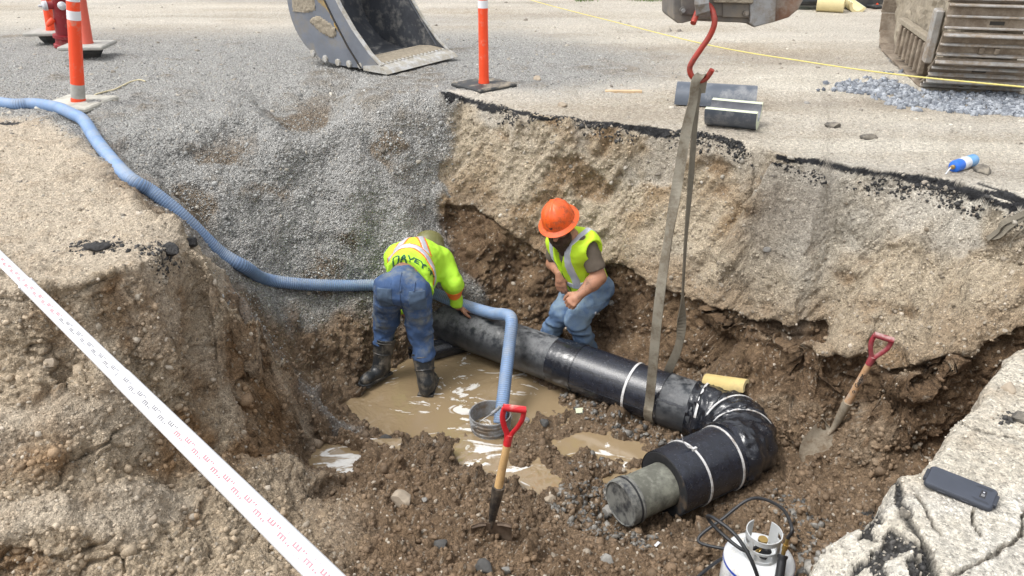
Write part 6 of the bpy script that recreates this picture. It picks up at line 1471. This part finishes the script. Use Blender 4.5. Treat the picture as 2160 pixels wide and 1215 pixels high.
bd2 += [('e', Hc, (hrx, fwd, hup), (.076, .096, .112), .02), ('c', Hc+fwd*.05-hup*.05, Hc+fwd*.075-hup*.09, .050, .036, .03), ('c', Hc+fwd*.092+hup*.005, Hc+fwd*.116-hup*.028, .011, .016, .012), ('c', Hc+fwd*.085-hup*.062-hrx*.018, Hc+fwd*.085-hup*.062+hrx*.018, .012, .012, .008),
        ('c', Hc+fwd*.082+hup*.030-hrx*.035, Hc+fwd*.082+hup*.030+hrx*.035, .016, .016, .015), ('e', Hc+hrx*.078, (hrx, fwd, hup), (.010, .018, .030), .006), ('e', Hc-hrx*.078, (hrx, fwd, hup), (.010, .018, .030), .006)]
bd2 += hand(k['wrL'], V3((-.75, -.35, -.55)), V3((-.25, -.75, .55)), 1, curl=1.15, s=1.05)+hand(k['wrR'], V3((.10, -.25, -.95)), V3((-.45, -.85, .25)), -1, curl=.42, s=1.05)
lo, hi = bounds([q for q in k.values()]+[Hc+hup*.15, Hc+fwd*.15, k['wrL']+V3((-.15, -.1, -.12)), k['wrR']+V3((0, -.1, -.2))], .16)
sdf_obj('body', sdf_prims(bd2), lo, hi, .0058, M['skin'], W2)
# jeans
lg = [('c', k['hipL'], k['hipR'], .105, .105, .04), ('c', k['pelvis'], k['waist'], .118, .118, .06)]
for s_ in 'RL': lg += [('c', k['hip'+s_], k['knee'+s_], .104, .078, .022), ('c', k['knee'+s_], k['ank'+s_], .076, .066, .03)]
t2 = (k['chest']-k['pelvis']).normalized(); w2_ = k['pelvis']+t2*.10; fj2 = sdf_prims(lg)
jeans2_f = lambda p: np.maximum(np.maximum(fj2(p)-wr(p, .015, 8, 33, (0, 0, 1), .6)-wr(p, .006, 19, 38), (p-A_(w2_))@A_(t2)), (k['ankL'].z-.03)-p[:, 2])
ja2, _, _ = sdf_obj('jeans', jeans2_f, *bounds([k['hipR'], k['hipL'], k['ankR'], k['ankL'], k['kneeR'], k['waist']], .2), HV, M['jeans2'], W2)
c_ = k['hipL'].lerp(k['kneeL'], .62)+V3((.09, -.03, 0)); lo_, hi_ = bounds([c_], .12); patch(jeans2_f, [(c_, (V3((.8, .6, 0)), V3((-.6, .8, 0)), U3), (.07, .05, .05))], 'thigh_pocket', M['jeans2'], ja2, lo_, hi_, .005, .005)
c_ = k['hipL'].lerp(k['kneeL'], .66)+V3((.075, -.09, .0)); lo_, hi_ = bounds([c_], .06); patch(jeans2_f, [(c_, (V3((1, 0, 0)), V3((0, 1, 0)), U3), (.007, .05, .013))], 'pocket_tag', M['label'], ja2, lo_, hi_, .007, .004)
for s_ in 'RL':
    a_ = k['ank'+s_]; f = sdf_prims([('c', a_+V3((0, 0, .03)), a_+V3((0, 0, -.05)), .058, .05, .03), ('c', a_+V3((0, 0, -.06)), a_+V3((-.05, -.16, -.07)), .048, .040, .03)])
    sdf_obj('work_boot', f, *bounds([a_, a_+V3((-.05, -.16, -.08))], .09), .006, M['leather'], W2)
# t-shirt: sleeves show
ts = sdf_prims([('c', k['shL'].lerp(k['shR'], .06), k['shL'].lerp(k['elL'], .70), .075, .068, .02), ('c', k['shR'].lerp(k['shL'], .06), k['shR'].lerp(k['elR'], .62), .068, .064, .02), ('c', k['shL'].lerp(k['shR'], .15), k['shL'].lerp(k['shR'], .82), .080, .078, .03), ('c', k['waist'], k['chest'], .112, .12, .04)])
eL = A_((k['elL']-k['shL']).normalized())
sdf_obj('t_shirt', lambda p: np.maximum(ts(p)-wr(p, .004, 14, 41), np.maximum((p-A_(k['shL'].lerp(k['elL'], .74)))@eL, -((p-A_(w2_))@A_(t2)+.03))), *bounds([k['shL'], k['shR'], k['elL'], k['elR'], k['waist']], .15), HV, M['tee'], W2)
# vest
vs = [('c', k['pelvis']+t2*.02, k['chest'], .148, .152, .07), ('c', k['shL'].lerp(k['shR'], .16), k['shL'].lerp(k['shR'], .84), .124, .116, .05), ('c', k['chest'], k['neck'], .105, .078, .05)]
fv = sdf_prims(vs); hem2 = k['pelvis']+t2*.035; shx = (k['shL']-k['shR']).normalized(); 
fw2 = (V3((-.80, -.55, -.3))); fw2 = (fw2-t2*fw2.dot(t2)).normalized(); lat2 = t2.cross(fw2).normalized()
if lat2.dot(shx) < 0: lat2 = -lat2
c2 = A_(k['chest']); LX, FX, TX2 = A_(lat2), A_(fw2), A_(t2)
armh = lambda p: rc(p, A_(k['shL']+lat2*.075+t2*.0), A_(k['shL']+lat2*.12-t2*.10), .070, .062)
armh2 = lambda p: rc(p, A_(k['shR']-lat2*.055+t2*.01), A_(k['shR']-lat2*.12-t2*.10), .065, .06)
def neckcut(p):     # V neck and open zip
    s_ = (p-c2)@TX2; l_q = np.abs((p-c2)@LX); f_q = (p-c2)@FX
    return np.maximum(l_q-(.040+.30*np.clip(s_-.06, -.13, .3)), np.maximum(.0-f_q, -(s_+.10)))
def vest_f(p):
    d_ = fv(p)-wr(p, .009, 7, 53)-wr(p, .004, 17, 58)
    d_ = np.maximum(d_, -((p-A_(hem2))@TX2)); d_ = np.maximum(d_, -armh(p)); d_ = np.maximum(d_, -armh2(p)); d_ = np.maximum(d_, -neckcut(p))
    return np.maximum(d_, (p-A_(k['neck']))@TX2-.015)
vlo, vhi = bounds([k['shL'], k['shR'], k['waist'], k['pelvis'], k['neck']], .22)
ve, _, _ = sdf_obj('safety_vest', vest_f, vlo, vhi, HV, M['limed'], W2)
bb = (vlo, vhi)
s0 = float((A_(hem2)-c2)@TX2)
band_part(lambda p: np.abs((p-c2)@TX2-(s0+.115))-.026, 'reflective_tape', M['silver_t'], ve, .004, vest_f, bb)
band_part(lambda p: np.maximum(np.abs((p-c2)@LX-.085)-.024, (s0+.115)-((p-c2)@TX2)), 'reflective_tape', M['silver_t'], ve, .005, vest_f, bb)
band_part(lambda p: np.maximum(np.abs((p-c2)@LX+.085)-.024, (s0+.115)-((p-c2)@TX2)), 'reflective_tape', M['silver_t'], ve, .005, vest_f, bb)
band_part(lambda p: np.maximum(np.abs((p-c2)@LX-.004)-.004, -((p-c2)@FX)), 'zip', M['navy'], ve, .004, vest_f, bb, .005)
# beard
bdp = [('c', Hc+fwd*.070-hup*.072-hrx*.030, Hc+fwd*.070-hup*.072+hrx*.030, .040, .040, .02), ('c', Hc+fwd*.075-hup*.09, Hc+fwd*.088-hup*.185, .050, .024, .03), ('c', Hc+fwd*.045-hup*.05-hrx*.058, Hc+fwd*.02+hup*.015-hrx*.068, .020, .014, .02), ('c', Hc+fwd*.045-hup*.05+hrx*.058, Hc+fwd*.02+hup*.015+hrx*.068, .020, .014, .02),
       ('c', Hc+fwd*.098-hup*.045-hrx*.028, Hc+fwd*.098-hup*.045+hrx*.028, .013, .013, .01), ('c', Hc+fwd*.06-hup*.08-hrx*.05, Hc+fwd*.075-hup*.13-hrx*.02, .03, .022, .02), ('c', Hc+fwd*.06-hup*.08+hrx*.05, Hc+fwd*.075-hup*.13+hrx*.02, .03, .022, .02)]
fbd = sdf_prims(bdp); mouth = lambda p: rc(p, A_(Hc+fwd*.115-hup*.064-hrx*.016), A_(Hc+fwd*.115-hup*.064+hrx*.016), .010, .010)
sdf_obj('beard', lambda p: np.maximum(fbd(p)-wr(p, .006, 40, 61, tuple(hup), .35)-vn(p, 110, 3)*.002, -mouth(p)), *bounds([Hc, Hc-hup*.22+fwd*.09], .12), .004, M['beard'], W2)
# hair at the back of the head
sdf_obj('hair', lambda p: np.maximum(ell(p, Hc-fwd*.012+hup*.004, (hrx, fwd, hup), (.084, .100, .108))-wr(p, .004, 40, 63), np.maximum((p-A_(Hc))@A_(fwd)-.012, -((p-A_(Hc))@A_(hup))-.075)), *bounds([Hc], .14), .005, M['beard'], W2)
# dark safety glasses
gl = MB(); P_ = [Hc+hrx*(math.sin(a)*.083)+fwd*(math.cos(a)*.109)+hup*.012 for a in np.linspace(-1.15, 1.15, 22)]
gl.ribbon(P_, [hup]*22, .032, .003); g0 = gl.build('safety_glasses', M['glassd'], W2, smooth=True)
for s_ in (-1, 1): MB().tube([Hc+hrx*(s_*.078)+fwd*.04+hup*.014, Hc+hrx*(s_*.083)-fwd*.02+hup*.012], .003, n=6).build('temple_arm', M['black'], g0)
# orange full brim hard hat
hc = Hc+hup*.050-fwd*.004
brim = []
hat = MB().lathe(hc, [(.130, -.022), (.139, -.024), (.140, -.019), (.112, -.002), (.107, .02), (.104, .045), (.092, .082), (.066, .112), (.034, .127), (0.001, .131)], ax=hup, n=56)
v = []
for q in hat.v:
    q = V3(q); r_ = q-hc; a = r_.dot(fwd); b = r_.dot(hrx); z = r_.dot(hup); s_ = 1.10 if z > -.5 else 1; q = hc+fwd*(a*1.12)+hrx*(b*1.0)+hup*(z+(.010*math.exp(-(b/.012)**2)+.006*(math.exp(-((b-.04)/.008)**2)+math.exp(-((b+.04)/.008)**2)) if z > .02 else 0)); v.append(tuple(q))
hat.v = v; ho = hat.build('hard_hat', M['hat'], W2, smooth=True)
MB().tube([hc+fwd*(.112*math.cos(a))*1.08+hrx*.0+hup*(.128*math.sin(a)+.004) for a in np.linspace(.25, 2.9, 20)], .009, n=10, flat=1).build('hat_ridge', M['hat'], ho, smooth=True)
MB().lathe(hc+fwd*.117+hup*.030, [(.012, 0), (.011, .004), (0.001, .005)], ax=(fwd+hup*.3).normalized(), n=12).build('hat_badge', M['black'], ho)

# =====================================================================
#                     loose stones, lumps and grit
# =====================================================================
_bm = bmesh.new(); bmesh.ops.create_icosphere(_bm, subdivisions=1, radius=1); ICO_V = np.array([tuple(v.co) for v in _bm.verts]); _bm.verts.index_update(); ICO_F = np.array([[v.index for v in f.verts] for f in _bm.faces]); _bm.free()
_bm = bmesh.new(); bmesh.ops.create_icosphere(_bm, subdivisions=2, radius=1); IC2_V = np.array([tuple(v.co) for v in _bm.verts]); _bm.verts.index_update(); IC2_F = np.array([[v.index for v in f.verts] for f in _bm.faces]); _bm.free()
_bm = bmesh.new(); bmesh.ops.create_icosphere(_bm, subdivisions=3, radius=1); IC3_V = np.array([tuple(v.co) for v in _bm.verts]); _bm.verts.index_update(); IC3_F = np.array([[v.index for v in f.verts] for f in _bm.faces]); _bm.free()
def stone_mat(name, rough=.85, bump=.5, bs=90):
    m, t, b = newmat(name); ca = nd(t, 'ShaderNodeVertexColor'); ca.layer_name = 'Col'; tc = nd(t, 'ShaderNodeTexCoord'); n1 = nd(t, 'ShaderNodeTexNoise', Scale=float(bs), Detail=4.0); t.links.new(tc.outputs['Object'], n1.inputs['Vector'])
    k = ramp(t, n1.outputs[0], [(.25, .65), (.75, 1.3)]); t.links.new(mixrgb(t, 1.0, ca.outputs[0], k, 'MULTIPLY'), b.inputs['Base Color']); b.inputs['Roughness'].default_value = rough
    bp = nd(t, 'ShaderNodeBump', Strength=bump, Distance=.003); t.links.new(n1.outputs[0], bp.inputs['Height']); t.links.new(bp.outputs[0], b.inputs['Normal']); return m
STONE = stone_mat('stones'); MUDST = stone_mat('mud_lumps', .75, .9, 120)
def rotm(n_):
    q = rng.normal(size=(n_, 4)); q /= np.linalg.norm(q, axis=1)[:, None]; a, b, c, d_ = q.T
    return np.stack([1-2*(c*c+d_*d_), 2*(b*c-a*d_), 2*(b*d_+a*c), 2*(b*c+a*d_), 1-2*(b*b+d_*d_), 2*(c*d_-a*b), 2*(b*d_-a*c), 2*(c*d_+a*b), 1-2*(b*b+c*c)], -1).reshape(-1, 3, 3)
def stones(name, P, size, cols, mt, label, rough=.22, flat=.6, lod=1, sink=.3, kind='stuff', smooth=False):
    n_ = len(P); bv, bf = (ICO_V, ICO_F) if lod == 1 else (IC2_V, IC2_F)
    base = bv[None]*(1+rng.normal(size=(n_, len(bv), 1))*rough*(1 if lod == 1 else .55)); base *= rng.uniform(flat, 1.15, size=(n_, 1, 3))
    V = np.einsum('nij,nvj->nvi', rotm(n_), base)*size[:, None, None]+P[:, None]
    V[:, :, 2] -= (size*sink)[:, None]
    F = (bf[None]+(np.arange(n_)*len(bv))[:, None, None]).reshape(-1, 3)
    o = np_mesh(name, V.reshape(-1, 3), F, np.repeat(cols, len(bv), 0), None, mt, smooth=smooth); o['kind'] = kind; o['label'] = label; return o
g_, t_, f_, d_, b_, m_, l_ = Zw.T; col = TCOL
pfl = P3.reshape(-1, 3).astype(np.float64); NV = len(pfl)
depv = pfl[:, 1]*CP+(CAMH-pfl[:, 2])*SP; vpx = pfl[:, 0]/np.maximum(depv, .05)*FPX+1080; vpy = ((CAMH-pfl[:, 2])*CP-pfl[:, 1]*SP)/np.maximum(depv, .05)*FPX+607.5
inv = (vpx > -250) & (vpx < 2400) & (vpy > -150) & (vpy < 1500) & (pfl[:, 1] > .8)
dstv = np.sqrt(pfl[:, 0]**2+pfl[:, 1]**2+(CAMH-pfl[:, 2])**2)
def pick(w_, n_):
    w_ = np.where(inv, w_, 0); c = np.cumsum(w_); return np.searchsorted(c, rng.random(n_)*c[-1])
def wpoly(poly, soft=12):
    jx = vn(pfl, 4, 70)*soft*2.5+vn(pfl, 14, 71)*soft; jy = vn(pfl, 4, 72)*soft*1.5+vn(pfl, 14, 73)*soft*.6
    return poly_in(vpx+jx, vpy+jy, poly).astype(float)
def ramp_cols(a, b, n_, g=1.0): k = (rng.random((n_, 1))**g); return (np.array(a)*(1-k)+np.array(b)*k)*(1+rng.normal(size=(n_, 1))*.10)
above = (pfl[:, 2] > WL+.006).astype(float)
# grey gravel grains on the fan
i = pick(g_*(vpy > 60)*(1+2*(vpy > 250)), 26000); sz = (.003+.006*rng.random(len(i))**1.5)*np.clip(dstv[i]/5.2, .8, 1.5); bg_ = rng.random(len(i)) < .02; sz[bg_] *= 2
stones('gravel', pfl[i], sz, ramp_cols((.12, .12, .115), (.46, .46, .44), len(i)), STONE, 'loose grey gravel covering the fan and the yard behind it', flat=.55)
# crushed bluish stone under the track
w_ = wpoly([(1730, 195), (1770, 168), (1850, 155), (1905, 172), (1940, 200), (1985, 205), (2130, 205), (2200, 190), (2260, 245), (2100, 248), (2000, 243), (1900, 232), (1820, 205)], 16)
i = pick(w_, 2300); stones('crushed_stone', pfl[i]+np.array([0, 0, .008]), rng.uniform(.013, .030, len(i)), ramp_cols((.11, .125, .15), (.36, .38, .41), len(i)), STONE, 'bluish crushed stone spilled under the crawler track', flat=.5)
# wet crushed stone round the black pipe
w_ = (wpoly([(1185, 820), (1260, 838), (1380, 900), (1480, 955), (1560, 1010), (1500, 1040), (1400, 950), (1250, 885), (1190, 850)], 10)+wpoly([(1180, 1020), (1290, 1010), (1300, 1120), (1400, 1130), (1340, 1160), (1240, 1120), (1150, 1080)], 14)*1.3+wpoly([(1600, 1040), (1720, 1050), (1760, 1120), (1700, 1215), (1660, 1215), (1640, 1120)], 14)*.6+wpoly([(1350, 960), (1300, 950), (1180, 975), (1190, 1010), (1260, 1020)], 10)*.35)*above
i = pick(w_, 1500); muddy = (rng.random(len(i)) < .4)[:, None]; stones('crushed_stone', pfl[i]+np.array([0, 0, .002]), .007+.021*rng.random(len(i))**1.8, np.where(muddy, ramp_cols((.09, .06, .036), (.20, .145, .095), len(i)), ramp_cols((.055, .054, .052), (.25, .235, .21), len(i))), stone_mat('wet_stones', .5), 'wet grey crushed stone along the black pipe', rough=.30, flat=.45, sink=.2)
# pebbles bedded in slopes and walls
i = pick((d_*1.0+b_*.55+m_*.45*above+t_*.5)*(vpy > 200), 4200); sz = rng.uniform(.0035, .0125, len(i))**1.0; big = rng.random(len(i)) < .06; sz[big] *= 1.9
stones('pebbles', pfl[i], sz, ramp_cols((.20, .165, .12), (.50, .44, .36), len(i)), STONE, 'scattered pebbles bedded in the dry slope and earth walls', rough=.1, flat=.65, sink=.35, smooth=True)
# crumbled earth on the floor and benches
i = pick((m_*1.0+b_*.25)*above*(vpy > 560)*(1+1.5*(vpy > 900)), 15000); sz = .003+.017*rng.random(len(i))**1.7; big = rng.random(len(i)) < .035; sz[big] *= 1.9
stones('earth_crumbs', pfl[i], sz, col[i]*rng.uniform(.75, 1.25, (len(i), 1)), MUDST, 'crumbled brown earth lying over the pit floor', rough=.2, flat=.65, sink=.25)
# dry crumbs on slope, plateau and slab
i = pick(d_*1.0+t_*.8+f_*.25+l_*.5, 9000); sz = rng.uniform(.002, .009, len(i))*np.clip(dstv[i]/4, .5, 1.8)
stones('dry_crumbs', pfl[i], sz, col[i]*rng.uniform(.72, 1.22, (len(i), 1)), MUDST, 'dry crumbs of soil over the slope and the yard', rough=.2, flat=.6, sink=.25)
# rocks one can point to
def rock(px, py, r, mt, label, sq=(1, 1, .75), seed=0, group=None, name='rock', cat='rock', amp=.26):
    h, n_ = ground_px(px, py)
    if h is None: return
    r = r*.82; V = IC3_V.copy(); s_ = V*1.0+seed*3.1; V = V*(1+amp*vn(s_, 1.3, seed)+amp*.4*vn(s_, 3.1, seed+1))[:, None]*np.array(sq)*r
    V = V@rotm(1)[0].T if False else V; c_ = math.cos(seed*1.7); q_ = math.sin(seed*1.7); V = V@np.array([[c_, -q_, 0], [q_, c_, 0], [0, 0, 1]]).T
    rs_ = np.random.default_rng(seed+900)
    for _ in range(9):      # knock flat faces onto it
        n0_ = rs_.normal(size=3); n0_ /= np.linalg.norm(n0_); t0_ = r*np.linalg.norm(n0_*np.array(sq))*rs_.uniform(.62, .86); dd_ = V@n0_; V = V-np.outer(np.clip(dd_-t0_, 0, None)*.92, n0_)
    V = V+fbm(V*1.0+seed, 40, 2, seed)[:, None]*V/np.linalg.norm(V, axis=1)[:, None]*r*.05
    c = np.array(tuple(h+U3*(r*sq[2]*.22)))
    mb = MB(); mb.add([tuple(c+q) for q in V], [tuple(f) for f in IC3_F]); o = mb.build(name, M[mt], None, smooth=True, origin=h); tag(o, label, cat, group); return o
RK = [(1133, 169, .055, 'rockt', 'rounded tan rock on the yard right of the middle orange post'), (1186, 224, .05, 'rockt', 'squarish tan rock on the rim right of the middle orange post'),
      (1280, 1182, .05, 'rock', 'round grey rock in the mud at the bottom edge below the end cap'), (812, 930, .055, 'rockd', 'dark wet rock at the left shore of the pool'), (893, 1062-5, .03, 'rock', 'grey rock half bedded right of the pale angular rock'),
      (848, 1056, .07, 'rockt', 'pale angular rock in the mud left of the standing shovel'), (1020, 1200, .055, 'rockd', 'dark rock at the bottom edge below the standing shovel'), (1066, 1205, .035, 'rock', 'small grey rock beside the dark rock at the bottom edge'),
      (930, 1152, .045, 'rockd', 'dark flat stone left of the standing shovel blade'), (107, 766, .035, 'rockt', 'pale rounded stone on the left bank beneath the rod'), (1288, 640, .035, 'rock', 'grey cobble at the foot of the wall right of the bearded worker'), (1285, 1080, .05, 'rock', 'round grey cobble in the crushed stone left of the end cap'), (1160, 1052, .045, 'rockt', 'brown rock at the puddle edge right of the standing shovel'),
      (2128, 822, .032, 'rockt', 'pale egg shaped stone on the near right slab'), (1617, 528, .035, 'rock', 'grey stone bedded in the dry slope'), (1148, 893, .04, 'rockd', 'dark stone under the water edge right of the pail'), (325, 1095, .022, 'rockt', 'reddish pebble on the pale lower bench left of the rod'), (1700, 218, .03, 'rock', 'small grey stone on the yard beyond the half shells'), (985, 925, .05, 'clay', 'lump of brown clay at the pool edge left of the pail')]
for n_i, (a, b, r_, m__, l__) in enumerate(RK): rock(a, b, r_, m__, l__, (1, .85, .7), n_i+1)
AS = [(1757, 268, .075, 'grey asphalt chunk lying on the yard right of the half shells', (1.3, .7, .5)), (1832, 292, .07, 'black edged asphalt chunk near the rim below the grey one', (1.3, .7, .45)), (2068, 362, .075, 'asphalt chunk leaning against the blue canister', (1.1, .8, .6)), (203, 524, .06, 'black asphalt scab on the left plateau', (1.5, .8, .4)), (356, 530, .06, 'asphalt chunk at the corner of the left plateau', (1.3, .8, .6)), (400, 515, .05, 'broken asphalt lump right at the left bank crest', (1.2, .8, .7)), (2150, 885, .035, 'black asphalt lump at the right edge of the near slab', (1.2, 1, .6)), (1905, 1085, .022, 'small black asphalt lump at the torn edge of the near slab', (1.3, 1, .7))]
for n_i, (a, b, r_, l__, sq) in enumerate(AS): rock(a, b, r_, 'asphd' if a < 450 else 'asph', l__, sq, n_i+40, name='asphalt_chunk', cat='asphalt chunk', amp=.35)
# grass at the far edge of the yard
gx = rng.uniform(1.0, 3.6, 5200); gy = rng.uniform(12.55, 14.6, 5200); n_ = len(gx)
keep_ = gy > 12.75+.25*np.sin(gx*5)+rng.normal(size=n_)*.12; gx, gy = gx[keep_], gy[keep_]; n_ = len(gx)
an = rng.uniform(0, 6.28, n_); hh = rng.uniform(.03, .09, n_); wd = .006; bx1 = np.stack([np.cos(an), np.sin(an), 0*an], -1)*wd; tip = np.stack([gx+rng.normal(size=n_)*.02, gy+rng.normal(size=n_)*.02, hh], -1); bs_ = np.stack([gx, gy, 0*gx], -1)
V = np.stack([bs_-bx1, bs_+bx1, tip], 1).reshape(-1, 3); F = np.arange(n_*3).reshape(-1, 3)
gcol = np.repeat(ramp_cols((.05, .13, .02), (.13, .22, .05), n_), 3, 0); go = np_mesh('grass', V, F, gcol, None, STONE, smooth=False); go['kind'] = 'stuff'; go['label'] = 'short green grass at the far edge of the yard'

# broken asphalt along the rim
_cum = [0]
for a, b in zip(RIM, RIM[1:]): _cum.append(_cum[-1]+(b-a).length)
tt = rng.random(5200)*_cum[-1]; PP = []
for q in tt:
    j_ = max(0, min(len(RIM)-2, int(np.searchsorted(_cum, q))-1)); f_ = (q-_cum[j_])/max(_cum[j_+1]-_cum[j_], 1e-6); c = RIM[j_].lerp(RIM[j_+1], f_); dn_ = (RIM[j_+1]-RIM[j_]); nrm_ = V3((dn_.y, -dn_.x, 0)).normalized()
    if nrm_.y > 0: nrm_ = -nrm_
    if vn(np.array([[c.x, c.y, 0.0]]), 4.5, 12)[0]+.5*vn(np.array([[c.x, c.y, 0.0]]), 14, 13)[0] < rng.normal()*.22-.15: continue
    q_ = c+nrm_*(abs(rng.normal())*.030+.004); zz_ = ground_hit(q_.x, q_.y)
    if zz_ > -.13: PP.append((q_.x, q_.y, zz_-.001))
PP = np.array(PP); dk = rng.random(len(PP)) < .80
cc_ = np.where(dk[:, None], ramp_cols((.012, .012, .013), (.055, .053, .05), len(PP)), ramp_cols((.18, .16, .13), (.36, .31, .25), len(PP)))
stones('broken_asphalt', PP, rng.uniform(.003, .012, len(PP))*np.where(rng.random(len(PP)) < .07, 1.8, 1), cc_, MUDST, 'black crumbly broken asphalt edge along the pit rim', flat=.5, sink=.1)
wt = np.zeros(NV); wt[np.flatnonzero(near)[tm]] = 1; i = pick(wt, 1500)
stones('asphalt_grit', pfl[i], rng.uniform(.002, .010, len(i)), np.where((rng.random(len(i)) < .7)[:, None], ramp_cols((.015, .015, .016), (.09, .085, .08), len(i)), ramp_cols((.2, .18, .15), (.42, .38, .32), len(i))), MUDST, 'black asphalt grit in the torn patch of the near slab', flat=.5, sink=.2)
print('all built', _time.time()-_t0)

i = pick(f_*1.0*(vpy > 5)*(vpy < 470), 900); stones('yard_stones', pfl[i], (.006+.020*rng.random(len(i))**3)*np.clip(dstv[i]/6, .7, 1.6), ramp_cols((.16, .14, .115), (.50, .46, .39), len(i)), STONE, 'stones and bits scattered over the dusty yard', flat=.5, sink=.2)

wt = np.zeros(NV)
for a_, b_1, r_ in ((203, 524, .11), (300, 528, .06), (350, 532, .09), (385, 512, .10), (15, 262, .10), (2150, 885, .05), (1190, 925, .0)):
    c_ = pz(a_, b_1, 0); wt = np.maximum(wt, np.exp(-((pfl[:, 0]-c_.x)**2*.6+(pfl[:, 1]-c_.y)**2*2.5)/max(r_, .01)**2*1.6)*(pfl[:, 2] > -.15))
i = pick(wt*(wt > .05), 620)
stones('asphalt_grit', pfl[i], .003+.013*rng.random(len(i))**2, np.where((rng.random(len(i)) < .75)[:, None], ramp_cols((.015, .015, .016), (.08, .075, .07), len(i)), ramp_cols((.25, .21, .16), (.45, .40, .32), len(i))), MUDST, 'black asphalt grit crumbling on the left plateau', flat=.45, sink=.2)
